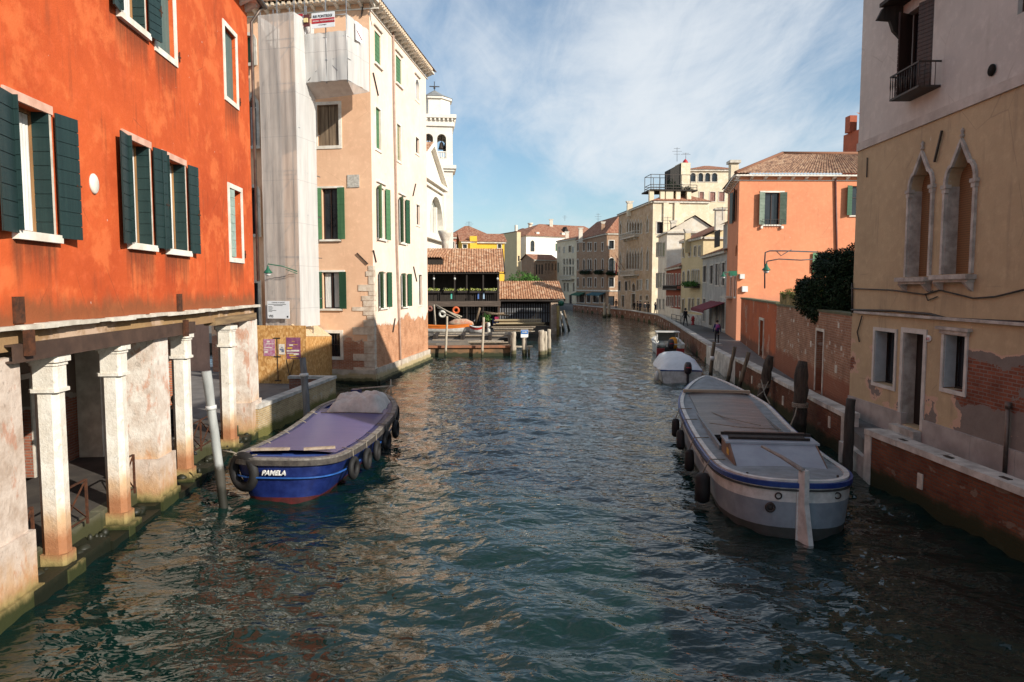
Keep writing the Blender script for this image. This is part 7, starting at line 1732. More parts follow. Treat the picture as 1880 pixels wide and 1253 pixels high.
# brown palace, beige palace
W_ = Fr(V2(B6), V2(B5)); xs = [(1059.8, 1062.6), (1070.6, 1073.8), (1078.8, 1081.8), (1083, 1086.2), (1092, 1095), (1105, 1108)]
bb_, Wbr, Wbs = house('brown_palace', 'large brown brick palace with white framed windows, planted balconies and shops below', B6, B5, zat(W_, 1086, 436), m_br, [
    (446, 461, xs, ''), (476, 496, xs, 'r'), (511, 527, xs, ''), (542, 556, [(1059, 1061.5), (1063.5, 1073), (1077, 1084), (1089, 1100), (1103, 1108)], 'm')], dep=8, rh=4.2, sidespec=[(442, 457, [(1118, 1127)], ''), (474, 500, [(1118, 1127)], 'r'), (510, 527, [(1118, 1127)], ''), (544, 562, [(1117, 1128)], 'n')], smat=m_br, fr_=stone_w)
for W__, px in ((Wbr, (1070.5, 495.5, 1088, 503)), (Wbr, (1098, 495.5, 1110, 503)), (Wbs, (1113, 497, 1131, 505))):
    b, (u0, u1, z0, z1) = balcony(bb_, W__, px, 10, iron, .8, True); crown([(u0 + (u1 - u0) * (k + .5) / 6, -.7, z0 + .3, .55, .8) for k in range(6)], 600, .2, 5, W__.M).build('balcony_plants', leaf_dark, b)
for x0, x1, c, nm in ((1058, 1075, (.02, .12, .07), 'green_awning'), (1087, 1112, (.03, .12, .15), 'teal_awning')):
    a, b, c_, d = Wbr.r(x0, 537, x1, 543); mb = MB(Wbr.M); mb.prism([(0, d), (0, d - .12), (-1.5, c_), (-1.5, c_ + .25)], a, b, ax='x'); mb.build('awning', generic(nm, c, None, .8, 3, 0), bb_)
mb = MB(Wbr.M); z = zat(Wbr, 1086, 535); mb.box(0, Wbr.L, -.15, 0, z, z + .3); mb.M = Wbs.M; mb.box(0, 6, -.15, 0, z, z + .3); mb.build('string_course', stone, bb_)
W_ = Fr(V2(B7), V2(B6)); xs = [(1034.5, 1037.3), (1040, 1042.6), (1045, 1048.6), (1051, 1053.6)]
be, Wbe, _ = house('beige_palace', 'slim beige stone palace with arched loggia windows and a stone balcony at the far bend', B7, B6, zat(W_, 1040, 441), m_cr, [(454, 464, [(1026, 1028), (1034.5, 1037), (1050.5, 1053.5)], 'w'), (452, 463, [(1044, 1049)], ''), (475, 486, xs, 'r'), (490, 505, xs, ''), (520, 535, [(1035, 1038), (1041, 1044), (1052, 1054.6)], ''), (542, 556, [(1035, 1037)], ''), (542, 558, [(1045, 1050)], 'D'), (483, 500, [(1023.5, 1026)], 'c')], dep=8, rh=1.2)
balcony(be, Wbe, (1033, 506, 1055, 514), 14)
# white palace with big hip roof
a = AT(966, 500, 205); b = AT(1046, 500, 212); W_ = Fr(V2(a), V2(b)); zt = zat(W_, 990, 434)
wp, Wwp, _ = house('white_palace', 'bright white palace with one arched window and a huge brown hip roof', a, b, zt, plaster('bright_white_plaster', (.8, .77, .7), (.74, .7, .62), amt=.2), [(442, 462, [(974, 981)], 'r'), (448, 461, [(1020, 1023)], 'c')], dep=24, roof='none', rh=1)
mb = MB(Wwp.M); rz = zt + 4.4; L1 = 28; mb2 = MB(Wwp.M); mb2.box(Wwp.L, L1, 1.5, 24, .5, zt - .1); mb2.build('rear_wing', MT['bright_white_plaster'], wp)
roofpatch(mb, [(-.5, -.5, zt), (L1 + 1, -.5, zt), (L1 - 2, 9, rz), (9.5, 9, rz)]); mb.add([(-.5, -.5, zt), (9.5, 9, rz), (-.5, 24, zt)], [(0, 1, 2)], [[(0, 0), (12, 9), (24, 0)]]); roofpatch(mb, [(L1 + 1, 24, zt), (-.5, 24, zt), (9.5, 9, rz), (L1 - 2, 9, rz)]); mb.build('roof', tile_far, wp)
for x, y in ((991, 426), (1038, 427)): u, z = Wwp.px(x, y); mb = MB(Wwp.M); mb.box(u - .5, u + .5, 1, 2, zt, z); mb.build('chimney', m_wh, wp)
mb = MB(Wwp.M); u = Wwp.px(1050, 430)[0]; mb.prism([(u - 1.2, zt + .8), (u + 1.4, zt + .8), (u, zt + 3.4)], 3, 5); mb.build('dormer', dark_wood, wp)
Wsd = Fr(Wwp.P(0, 24), Wwp.P(0, 0))
a = AT(980, 500, 186); b = AT(1023, 500, 190); W_ = Fr(V2(a), V2(b))
house('low_brown_house', 'low brown house with narrow windows between the bushes and beige palace', a, b, zat(W_, 1005, 478), m_br, [(486, 504, [(984, 986.5), (989, 991.5), (994, 997)], 'n'), (484, 497, [(1001.5, 1003.5), (1007, 1009), (1013, 1015), (1019.5, 1021.5)], 'n')], dep=6, roof='gable', rh=1.5)
a = AT(949, 500, 196); b = AT(956, 500, 196.5); W_ = Fr(V2(a), V2(b)); tw, Wtw, _ = house('yellow_tower_house', 'narrow cream yellow house end with a tall chimney left of the white palace', a, b, zat(W_, 952, 426), m_ye, [(470, 480, [(951, 954)], 'n')], dep=14, roof='flat', over=.1, cor=False)
mb = MB(Wtw.M); z0 = zat(Wtw, 952, 426); mb.box(.1, .7, 1, 1.7, z0, zat(Wtw, 952, 413)); k = mb.build('chimney', m_wh, tw)
a = AT(941, 500, 203); b = AT(949, 500, 204); W_ = Fr(V2(a), V2(b)); house('grey_blue_house', 'narrow grey house sliver with stacked balconies left of the yellow house end', a, b, zat(W_, 945, 442), m_gy, [(452, 460, [(943, 946)], ''), (470, 480, [(943, 946)], ''), (490, 500, [(943, 946)], '')], dep=10, rh=.6)
a = AT(958, 480, 228); b = AT(985, 480, 230); W_ = Fr(V2(a), V2(b)); h_, W_, _ = house('rear_cream_house', 'cream house with a brown roof just behind the white palace', a, b, zat(W_, 970, 426), m_cr, [], dep=10, rh=1.4)
u, z = W_.px(976, 414); mb = MB(W_.M); mb.box(u - .5, u + .5, .5, 1.5, z - 4, z); mb.lathe([(.5, 0), (.9, .6), (.9, .8)], 10, (u, 1, z)); mb.build('chimney', m_wh, h_)
for i, (x0, x1, Y, yt, m_, l) in enumerate(((860, 945, 235, 474, m_wh, 'distant white house at the end of the gap above the lower boathouse'), (1115, 1150, 185, 470, m_rd, 'distant red house hidden behind the brown palace'), (905, 948, 250, 466, m_ye, 'distant yellow house beyond the squero gable'))):
    a = AT(x0, 500, Y); b = AT(x1, 500, Y); W_ = Fr(V2(a), V2(b)); house('distant_house', l, a, b, zat(W_, (x0 + x1) / 2, yt), m_, [(485, 494, [(x0 + d, x0 + d + 4) for d in range(8, x1 - x0 - 6, 14)], '')], dep=10, rh=2)
# yellow & red houses behind the boathouse
a = AT(848, 500, 112); b = AT(926, 500, 113); W_ = Fr(V2(a), V2(b)); h_, W_, _ = house('yellow_house', 'bright yellow house with brown tiled roof behind the boathouse', a, b, zat(W_, 890, 445), plaster('strong_yellow', (.75, .45, .05), (.68, .4, .05), amt=.2), [(449, 456, [(850, 857), (914, 920)], '')], dep=7, roof='gable', rh=1.5)
u, _ = W_.px(869, 440); mb = MB(W_.M); mb.box(u - .55, u + .55, -.3, .8, zat(W_, 869, 460), zat(W_, 869, 434)); mb.build('chimney', MT['strong_yellow'], h_)
a = AT(826, 500, 128); b = AT(906, 500, 130); W_ = Fr(V2(a), V2(b)); house('brick_red_house', 'brick red house with pale cornice and long brown roof beside the church', a, b, zat(W_, 850, 437), plaster('brick_red_plaster', (.5, .2, .13)), [(444, 456, [(830, 834), (838, 842)], 'r')], dep=9, roof='hip', rh=2.4)
# church
mc = plaster('church_white_stone', (.74, .7, .62), (.66, .6, .52), dirt=(.5, .44, .34), amt=.3)
WCh = Fr((-11.2, 82), (-9.4, 99)); zc1 = zat(WCh, 800, 336); chh = empty('church', WCh.M, 'white stone church front with triangular pediment and large arched window', 'church'); LCh = WCh.L
big = dict(r=WCh.r(786, 362, 811, 430), arch='round', depth=.6); mb = MB(); facade(mb, WCh, 0, LCh, .5, zc1, [big]); mb.M = WCh.M
for u in (0, LCh): mb.add([(u, 0, .5), (u, 14, .5), (u, 14, zc1), (u, 0, zc1)], [(0, 1, 2, 3)])
mb.add([(0, 0, zc1), (LCh, 0, zc1), (LCh / 2, 0, zc1 + 4.2)], [(0, 1, 2)]); mb.build('wall', mc, chh)
w_ = window(chh, WCh, big, frame=mc, fw=.4, fy=-.2, far=True, gl=generic('pale_church_glass', (.35, .36, .33), None, .4, 2, 0)); mb = MB(WCh.M); a, b, c, d = big['r']
for k in (1, 2): u = a + (b - a) * k / 3; mb.box(u - .35, u + .35, .1, .5, c, d - 1.2)
mb.build('mullion', mc, w_)
mb = MB(WCh.M); mb.box(-.3, LCh + .3, -.6, .1, zc1 - .5, zc1); mb.box(-.2, LCh + .2, -.3, .1, zc1 - 1.1, zc1 - .8); z = zat(WCh, 800, 436); mb.box(-.2, LCh + .2, -.6, .1, z - .5, z + .2)
mb.beam((-.3, -.3, zc1), (LCh / 2, -.3, zc1 + 4.3), .6, .5); mb.beam((LCh + .3, -.3, zc1), (LCh / 2, -.3, zc1 + 4.3), .6, .5)
mb.box(.2, 1.6, -.35, 0, .5, zc1 - 1.1); mb.box(LCh - 1.6, LCh - .2, -.35, 0, .5, zc1 - 1.1); mb.build('cornice_and_pediment', mc, chh)
mb = MB(WCh.M); roofpatch(mb, [(-.4, -.5, zc1 + .2), (-.4, 15, zc1 + .2), (LCh / 2, 15, zc1 + 4.6), (LCh / 2, -.5, zc1 + 4.6)]); roofpatch(mb, [(LCh + .4, -.5, zc1 + .2), (LCh + .4, 15, zc1 + .2), (LCh / 2, 15, zc1 + 4.6), (LCh / 2, -.5, zc1 + 4.6)]); mb.build('roof', tile_near, chh)
# bell tower
TY = 108; tc_ = AT(806, 300, TY); hw_ = 2.55; TM = rotz(R(7), (tc_.x - .6, TY, 0)); zz_ = lambda y: AT(806, y, TY - hw_).z
bt = empty('bell_tower', TM, 'white bell tower with arched belfry, octagonal drum and iron cross', 'bell tower')
z1, z2, z3, z4, z5 = zz_(310), zz_(291), zz_(232), zz_(211), zz_(176)
mb = MB(TM); mb.box(-hw_, hw_, -hw_, hw_, 0, z1); mb.build('shaft', mc, bt)
mb = MB(TM)
for s_ in (1.0,): mb.box(-hw_ - .5, hw_ + .5, -hw_ - .5, hw_ + .5, z1, z1 + .5); mb.box(-hw_ - .25, hw_ + .25, -hw_ - .25, hw_ + .25, z1 - .35, z1); mb.build('cornice', mc, bt); mb = MB(TM); mb.box(-hw_ - .25, hw_ + .25, -hw_ - .25, hw_ + .25, z3, z3 + .6); mb.box(-hw_ - .55, hw_ + .55, -hw_ - .55, hw_ + .55, z4 - .5, z4)
for i in range(9):
    for (x, y) in ((-hw_ + .1 + i * .62, -hw_ - .35), (hw_ + .35, -hw_ + .1 + i * .62)): mb.box(x - .12, x + .12, y - .12, y + .12, z4 - .85, z4 - .5)
mb.box(-hw_ - .1, hw_ + .1, -hw_ - .1, hw_ + .1, z3 + .6, z4 - .5); mb.build('upper_cornice', mc, bt)
for k in range(4):
    Mk = TM @ Matrix.Rotation(R(90) * k, 4, 'Z'); Wk = Fr((0, 0), (1, 0)); Wk.M = Mk @ Matrix.Translation((-hw_, -hw_, 0)); Wk.Mi = Wk.M.inverted(); 
    oo_ = [dict(r=(.95, 2.25, z2, zz_(246)), arch='round', depth=.5), dict(r=(2.85, 4.15, z2, zz_(246)), arch='round', depth=.5)]
    mb = MB(); facade(mb, Wk, 0, 2 * hw_, z1 + .5, z3, oo_); mb.build('belfry_wall', mc, bt)
    mb = MB(Wk.M)
    for o in oo_:
        for i in range(5): x = o['r'][0] + 1.3 * (i + .5) / 5; mb.box(x - .07, x + .07, .1, .3, z2, z2 + .9)
        mb.box(o['r'][0], o['r'][1], .05, .35, z2 + .9, z2 + 1.05)
    mb.build('balustrade', mc, bt)
    if k < 2:
        for o in oo_: mb = MB(Wk.M); x = sum(o['r'][:2]) / 2; mb.lathe([(.5, 0), (.4, .25), (.3, .8), (.18, 1.0), (0, 1.05)], 12, (x, .9, z2 + 1.5)); mb.tube([(x, .9, z2 + 2.5), (x, .9, z3)], .06, 6); mb.build('bell', iron, bt)
mb = MB(TM); mb.box(-hw_, hw_, -hw_, hw_, z1 + .4, z1 + .52); mb.build('belfry_floor', mc, bt)
mb = MB(TM); mb.lathe([(2.45, z4), (2.45, z5 - .3), (2.75, z5 - .3), (2.75, z5)], 8, smooth=False); mb.build('drum', mc, bt)
mb = MB(TM); mb.lathe([(2.85, z5), (1.2, z5 + .75), (.15, z5 + 1.4)], 8, smooth=False); mb.build('dome', generic('grey_lead', (.25, .25, .24), (.18, .18, .17), .6, 2, .1), bt)
mb = MB(TM); zt_ = AT(806, 150, TY).z; mb.tube([(0, 0, z5 + 1.3), (0, 0, zt_)], .06, 6); mb.box(-.75, .75, -.05, .05, zt_ - .8, zt_ - .68); mb.box(-.14, .14, -.14, .14, z5 + 1.7, z5 + 2.0); mb.build('cross', iron, bt)

# ---------------------------------------------------------------- boatyard (squero)
mb = MB(); mb.prism([(-60, 54), (-5.8, 54), (.3, 60), (.4, 76), (5.3, 76.5), (5.3, 84), (9, 150), (6, 300), (-90, 300)], -1, .75, ax='z'); tag(mb.build('boatyard_ground', generic('trodden_earth', (.16, .13, .1), (.1, .085, .07), .9, .7, .4)), kind='structure')
a = AT(745, 560, 72); b = AT(917, 560, 72.6); WQ = Fr(V2(a), V2(b)); ze = zat(WQ, 850, 501)
sq = empty('boathouse', WQ.M, 'dark timber boathouse with orange tiled roof and flower boxes along its balcony', 'boathouse'); LQ = WQ.L; zr = AT(850, 457, 78).z; DQ = 6
dkw = generic('black_timber_wall', (.018, .014, .011), (.04, .03, .022), .9, 4, .4, (8, 8, .5))
zb0 = zat(WQ, 850, 553); zb1 = zat(WQ, 850, 561)
mb = MB(WQ.M); mb.box(0, LQ, 2.2, 2.4, .7, ze + .6); mb.build('rear_wall', dkw, sq)
mb = MB(WQ.M); mb.prism([(-.02, .7), (DQ * 2, .7), (DQ * 2, ze), (DQ, zr - .1), (0.0, ze)], LQ - .15, LQ, ax='x'); mb.build('gable_wall', brickmat('dark_boathouse_brick', (.16, .08, .05), (.22, .12, .08), (.2, .16, .12)), sq)
mb = MB(WQ.M); roofpatch(mb, [(0, -.7, ze), (LQ + .5, -.7, ze), (LQ + .6, DQ, zr), (0, DQ, zr)], True, .26, .42, .07); roofpatch(mb, [(LQ + .5, 2 * DQ + .6, ze), (0, 2 * DQ + .6, ze), (0, DQ, zr), (LQ + .6, DQ, zr)]); mb.build('roof', tile_near, sq)
mb = MB(WQ.M); mb.beam((LQ + .5, -.75, ze - .08), (LQ + .6, DQ, zr - .08), .12, .25); mb.box(0, LQ + .5, -.68, -.6, ze - .12, ze - .02); mb.build('barge_board', dark_wood, sq)
um, _ = WQ.px(812, 470); mb = MB(WQ.M); dz_ = ze + (zr - ze) * .42; mb.box(0, um, 1.2, 2.4, dz_ - .3, dz_ + .35); dm = mb.build('dormer', dkw, sq); mb = MB(WQ.M); roofpatch(mb, [(0, .9, dz_ + .38), (um + .2, .9, dz_ + .38), (um + .8, 4.6, zr - .1), (0, 4.6, zr - .1)], True, .26, .42, .07); mb.build('dormer_roof', tile_near, dm)
mb = MB(WQ.M); mb.box(0, LQ, -.5, 2.3, zb1 + .12, zb0); mb.build('balcony_floor', dkw, sq); mb = MB(WQ.M); mb.box(0, LQ + .1, -.62, -.5, zb1 - .1, zb0); mb.build('balcony_beam', generic('grey_brown_beam', (.12, .09, .07), (.06, .045, .035), .9, 2, .3, (.5, 4, 4)), sq)
mb = MB(WQ.M); zrl = zat(WQ, 850, 536); mb.box(0, LQ, -.56, -.5, zrl - .08, zrl)
for i in range(int(LQ / .22)): mb.box(i * .22, i * .22 + .07, -.55, -.51, zb0, zrl - .08)
mb.build('balcony_railing', dark_wood, sq)
for x in (797, 835, 857, 887, 914): u, _ = WQ.px(x, 520); mb = MB(WQ.M); mb.box(u - .07, u + .07, -.5, -.36, .7, ze); mb.build('post', dark_wood, sq)
for x in (797, 835, 913): u, z = WQ.px(x, 512); mb = MB(WQ.M @ Matrix.Translation((u, -.62, z))); mb.lathe([(.0, .12), (.12, .05), (.12, 0), (.06, -.15), (0, -.15)], 8); mb.build('globe_lamp', white_p, sq)
u, z = WQ.px(820, 440); q = WQ.P(u, 10, 0); 
mb = MB(); q2 = AT(817, 440, 80); mb.lathe([(.35, 0), (.4, 1.2), (.42, 1.25), (.75, 2.1), (.8, 2.35)], 14, (q2.x, q2.y, q2.z - 1.4)); mb.tube([(q2.x, q2.y, 6), (q2.x, q2.y, q2.z - 1.3)], .35, 10); tag(mb.build('flared_chimney', stone), 'flared grey stone chimney pot rising behind the boathouse roof against the church', 'chimney')
# flower boxes
for i, (x, w) in enumerate(((787, .5), (799, .9), (824, 1.0), (849, .95), (872, 1.1), (895, .6), (905, .55))):
    u, z = WQ.px(x, 534); M = WQ.M @ Matrix.Translation((u, -.7, z - .22)); r = empty('flower_box', M, ['narrow flower box at the hidden left end of the boathouse balcony', 'flower box below the leftmost globe lamp on the boathouse balcony', 'flower box just left of the middle globe lamp', 'flower box near the middle of the boathouse balcony', 'widest flower box, right of the middle of the balcony', 'smaller flower box second from the right on the balcony', 'flower box at the right end of the boathouse balcony'][i], 'flower box', 'flower boxes along the boathouse balcony')
    mb = MB(M); mb.box(-w / 2, w / 2, -.12, .12, 0, .2); mb.build('box', dark_wood, r); crown([(-w / 2 + w * (k + .5) / 5, 0, .33, .2, .8) for k in range(5)], 160, .06, i, M, .2).build('flowers', flower_m, r)
# laundry-like coloured items
for x, c, l in ((878, (.1, .2, .5), 'small blue cloth hanging from the boathouse railing'), (888, (.4, .55, .7), 'pale blue cloth hanging from the boathouse railing'), (829, (.1, .5, .4), 'small turquoise bottle shaped thing on the balcony')):
    a, b, c_, d = WQ.r(x - 1.3, 538, x + 1.3, 549); mb = MB(WQ.M); mb.box(a, b, -.6, -.57, c_, d); tag(mb.build('hanging_cloth', generic('cloth_' + str(x), c, None, .8, 3, 0)), l, 'cloth')
# slatted grey screens below
slatm = generic('grey_slats', (.2, .21, .22), (.12, .12, .13), .8, 2, .1)
def slats(W, px, y, label, st=.28, d=.14):
    a, b, c, d_ = W.r(*px); r = empty('slatted_screen', W.M @ Matrix.Translation((a, y, c)), label, 'screen')
    mb = MB(W.M); u = a
    while u < b: mb.box(u, u + d, y, y + .05, c, d_); u += st
    mb.build('slats', slatm, r); mb = MB(W.M); mb.box(a, b, y - .04, y, (c + d_) / 2 - .05, (c + d_) / 2 + .05); mb.build('rail', dark_wood, r)
slats(WQ, (850, 563, 914, 592), 1.9, 'grey vertical slat screen under the boathouse balcony')
a = AT(914, 560, 75.5); b = AT(1027, 560, 76); WL = Fr(V2(a), V2(b)); zl = zat(WL, 970, 550); zlr = AT(970, 517, 80.5).z
ls = empty('boat_shed', WL.M, 'lower open boat shed with orange tiled roof beside the boathouse', 'shed')
mb = MB(WL.M); roofpatch(mb, [(.0, -.9, zl), (WL.L + .5, -.9, zl), (WL.L + .6, 4.6, zlr), (.35, 4.6, zlr)], True, .26, .42, .07); roofpatch(mb, [(WL.L + .5, 9.5, zl), (0, 9.5, zl), (.35, 4.6, zlr), (WL.L + .6, 4.6, zlr)]); mb.build('roof', tile_near, ls)
mb = MB(WL.M); mb.box(0, WL.L, -.8, -.6, zl - .2, zl - .03); mb.beam((WL.L + .45, -.9, zl - .1), (WL.L + .55, 4.6, zlr - .1), .12, .25); mb.build('fascia', dark_wood, ls)
mb = MB(WL.M); mb.box(0, WL.L, 3, 3.2, .5, zl + .4); mb.build('rear_wall', dkw, ls)
a, b, c, d = WL.r(1010, 552, 1023, 610); mb = MB(WL.M); mb.box(a, b, -.6, .5, -.2, zl - .1); mb.build('brick_pier', brickmat('pale_pier_brick', (.45, .3, .2), (.55, .4, .28), (.5, .45, .38), spots=(.6, .55, .48)), ls)
slats(WL, (918, 558, 1009, 592), .2, 'long grey vertical slat screen across the boat shed front', .26, .13)
u, z = WL.px(1027, 556); mb = MB(WL.M @ Matrix.Translation((u, -1.2, z))); mb.lathe([(0, .25), (.3, .15), (.35, 0), (.25, -.3), (0, -.35)], 10); tag(mb.build('quay_lantern', green_met), 'green lantern on the corner of the boat shed', 'lantern')
mb = MB(WL.M); mb.tube([(u - .3, -1.2, z - .3), (u - .3, -1.2, -.3)], .16, 8); tag(mb.build('yellow_post', generic('ochre_post', (.4, .28, .1), None, .8, 3, .2)), 'ochre post below the green lantern at the shed corner', 'post')
for i, (xb, yb, xt, yt) in enumerate(((1034, 608, 1029, 572), (1038, 609, 1031, 576), (1045, 608, 1035, 570))):
    b_, t_ = pp(xb, yb, xt, yt); pile(b_, t_, .13, .1, ['pale leaning pole, left of the three right of the shed', 'white leaning pole, middle of the three right of the shed', 'dark leaning pole, right of the three right of the shed'][i], mat=(pile_lt, white_p, pile_wood)[i])
# jetty, timbers, boats, piles
WJ = Fr(G(770, 655, 0), G(997, 654, 0)); jt = empty('boatyard_jetty', WJ.M, 'low rusty brown timber jetty edge in front of the boatyard', 'jetty'); u1 = WJ.px(978, 650)[0]
mb = MB(WJ.M); mb.box(0, u1 - 1.6, .1, 2.6, -1, .62); mb.build('jetty_wall', generic('stained_jetty_wall', (.25, .13, .06), (.1, .07, .04), .85, 1.5, .4, low=[(.25, .2, (.03, .035, .015))]), jt)
mb = MB(WJ.M); mb.box(0, u1 - 1.4, -.05, .25, .62, .78); mb.build('edge_beam', generic('rust_red_beam', (.33, .13, .06), (.2, .1, .06), .8, 2, .2), jt); mb = MB(WJ.M); mb.box(u1 - 1.7, u1, -.05, .3, .64, .74); mb.box(u1 - .35, u1 - .2, .0, .2, -.8, .64); mb.build('pale_beam', pile_lt, jt)
def planks(x0, x1, y0, y1, Y, n, label, m=None, dz=.07):
    random.seed(int(x0)); W = Fr(V2(AT(x0, 600, Y)), V2(AT(x1, 600, Y))); a, b, c, d = W.r(x0, y0, x1, y1); r = empty('timber_stack', W.M @ Matrix.Translation((a, 0, c)), label, 'timber stack')
    lays = max(1, int((d - c) / dz))
    for k in range(min(n, 14)):
        l = k % lays; z = c + l * dz; e0 = random.uniform(0, .12) * (b - a); e1 = random.uniform(0, .15) * (b - a); y = -.5 + random.random() * 1.0; mb = MB(W.M @ Matrix.Rotation(random.uniform(-.02, .02), 4, 'Y')); mb.box(a + e0, b - e1, y, y + .3, z + .004 * k, z + dz * .8 + .004 * k); mb.build('plank', m or [pile_lt, old_wood, MT['pale_plank']][k % 3], r)
planks(783, 947, 612, 619, 59.5, 6, 'long grey planks laid level behind the jetty, upper row'); planks(785, 936, 623, 634, 56.5, 9, 'long grey planks low behind the jetty, lower row'); planks(906, 1003, 586, 598, 67, 12, 'stack of pale sawn boards in front of the shed screen', wood('fresh_boards', (.5, .4, .24), (.35, .26, .15), 0)); planks(900, 985, 600, 609, 64, 7, 'darker rough boards under the pale sawn boards')
mb = MB(); 
for x in (800, 850, 900, 935): q = AT(x, 625, 58); mb.box(q.x - .12, q.x + .12, 57, 60, .3, 1.2)
tag(mb.build('trestles', dark_wood), 'dark timber trestles carrying the long grey planks', 'trestle')
def smallboat(x0, x1, yw, Y, B_, h, mats, label, name='rowing_boat', bands=None):
    a = AT(x0, yw, Y); b = AT(x1, yw, Y); l = abs(b.x - a.x); M = boatM(a.x, Y, b.x - a.x, .0, a.z); r = empty(name, M, label, 'boat')
    pl_ = lambda s: max(.03, math.sin(math.pi * min(.999, (s / l) * .8 + .2)) ** .7); sh_ = lambda s: h + .35 * h * (2 * s / l - 1) ** 2
    hull(r, M, l, B_, pl_, sh_, bands or [(h * .5, mats[0]), (9, mats[1])], tumble=.6, keel=-.02); railstrip(r, M, l, B_, pl_, sh_, mats[-1], 'gunwale', -.05, .08, .06, .03); return r
orm = generic('varnished_orange', (.6, .17, .03), (.5, .13, .02), .35, 3, .05)
smallboat(757, 866, 609, 60.5, 1.2, .5, (orm, bwh, orm), 'long orange hulled rowing boat hauled out on the slip'); smallboat(889, 862, 610.5, 60, 1.1, .45, (generic('bright_red_hull', (.5, .03, .02), None, .4, 2, 0), bwh, bwh), 'red and white boat end next to the orange rowing boat')
q = AT(846, 597, 63.5); mb = MB(); random.seed(4)
mb.lathe([(0, .0), (1.1, .02), (1.0, .3), (.5, .6), (0, .62)], 14, M=Matrix.Translation((q.x, q.y, q.z)) @ Matrix.Diagonal((1.1, .6, .9, 1)))
tag(mb.build('canvas_heap', generic('beige_canvas', (.5, .4, .28), (.4, .16, .1), .9, 2, .8, dist=.1)), 'crumpled beige canvas heap lying behind the orange rowing boat', 'canvas heap')
for i, (x, y, c, rr_, l) in enumerate(((812, 577, (.7, .68, .6), .27, 'white life ring hung under the boathouse balcony'), (837, 570, (.7, .14, .04), .28, 'orange life ring hung under the boathouse balcony'), (789, 567, (.25, .1, .07), .2, 'brown round float hung at the left under the balcony'))):
    q = AT(x, y, 71.5); mb = MB(); mb.torus(tuple(q), rr_, .11, 'y', 20, 8); tag(mb.build('life_ring', generic('ring_' + str(i), c, None, .5, 2, 0)), l, 'life ring')
for i, (a, b) in enumerate((((800, 560), (845, 585)), ((803, 565), (848, 582)), ((806, 572), (850, 589)), ((797, 560), (800, 600)), ((872, 596), (881, 566)), ((884, 573), (935, 580)), ((886, 578), (925, 576)))):
    mb = MB(); mb.tube([AT(*a, 70.5), AT(*b, 69.8)], .07 if i < 4 else .12, 6); tag(mb.build('oar_pole', pile_lt if i < 4 else old_wood), ['uppermost slanting oar shaft under the balcony', 'second slanting oar shaft under the balcony', 'lowest slanting oar shaft under the balcony', 'upright oar shaft at the left under the balcony', 'thick leaning timber before the slat screen', 'long nearly level pole running to the shed', 'shorter level pole running to the shed'][i], 'pole', 'oars and poles under the boathouse balcony')
for i, (x, yb, yt, r_, l) in enumerate(((818, 656, 581, .09, 'thin pale pile, leftmost in front of the jetty'), (885, 656, 583, .1, 'thin pale pile before the jetty right of the orange boat'), (943, 655, 610, .2, 'stout pale pile between thin one and signpost'), (994, 656, 607, .25, 'stout pale pile, left of the end cluster of three'), (1001, 655, 609, .16, 'pile in the middle of the end cluster of three'), (1008, 651, 605, .16, 'rightmost pile of the end cluster of three'))):
    b_, t_ = pp(x, yb, x + (3 if i < 2 else 0), yt); pile(b_, t_, r_, r_ * .85, l, mat=pile_lt, grp='pale piles before the boatyard')
b_, t_ = pp(963, 654, 963, 618); sp_ = empty('channel_sign', Matrix.Translation(b_), 'small blue and white traffic sign with an arrow on a pale pile before the boatyard', 'sign')
mb = MB(); mb.tube([b_ - Vector((0, 0, .8)), t_], .19, 10); mb.build('post', pile_lt, sp_); q = AT(963, 613, b_.y - .2)
mb = MB(Matrix.Translation(q)); mb.box(-.27, .27, -.03, 0, -.28, .28); mb.build('panel', white_s, sp_); mb = MB(Matrix.Translation(q)); mb.box(-.25, .25, -.045, -.03, -.02, .25); mb.build('blue_field', generic('sign_blue', (.03, .2, .6), None, .5, 2, 0), sp_)
mb = MB(Matrix.Translation(q)); mb.box(-.18, .08, -.055, -.045, .09, .14); mb.add([(.06, -.055, .04), (.2, -.055, .115), (.06, -.055, .19)], [(0, 1, 2)]); mb.build('arrow', white_p, sp_)
# potted plant, barrels
q = AT(893, 592, 69); r = empty('potted_plant', Matrix.Translation(q), 'yellow green plant in a terracotta pot on the boatyard bench', 'potted plant'); mb = MB(Matrix.Translation(q)); mb.lathe([(.2, -.5), (.3, 0)], 10); mb.build('pot', tile_near, r); crown([(0, 0, .4, .45, 1.2)], 140, .12, 1, Matrix.Translation(q), .1).build('leaves', leaf_mid, r)
for i, (x, y, w, h, c, l) in enumerate(((909, 592, .5, .6, (.03, .05, .15), 'dark blue crate on the boatyard bench'), (912, 586, .35, .4, (.35, .02, .08), 'small crimson bag on the dark blue crate'), (897, 602, .35, 1.0, (.6, .57, .5), 'white plastic drum in the boatyard'), (887, 600, .3, .8, (.35, .15, .06), 'brown barrel beside the white drum'))):
    q = AT(x, y, 68 - i * .3); mb = MB(Matrix.Translation((q.x, q.y, q.z - h / 2))); (mb.lathe([(w * .4, 0), (w * .5, h * .1), (w * .5, h * .9), (w * .4, h)], 12) if i > 1 else mb.prism([(-w / 2, 0), (w / 2, 0), (w * .55, h), (-w * .55, h)], -w / 2, w / 2)); tag(mb.build(['crate', 'bag', 'drum', 'barrel'][i], generic('item_' + str(i), c, None, .6, 3, .1)), l, ['crate', 'bag', 'drum', 'barrel'][i])
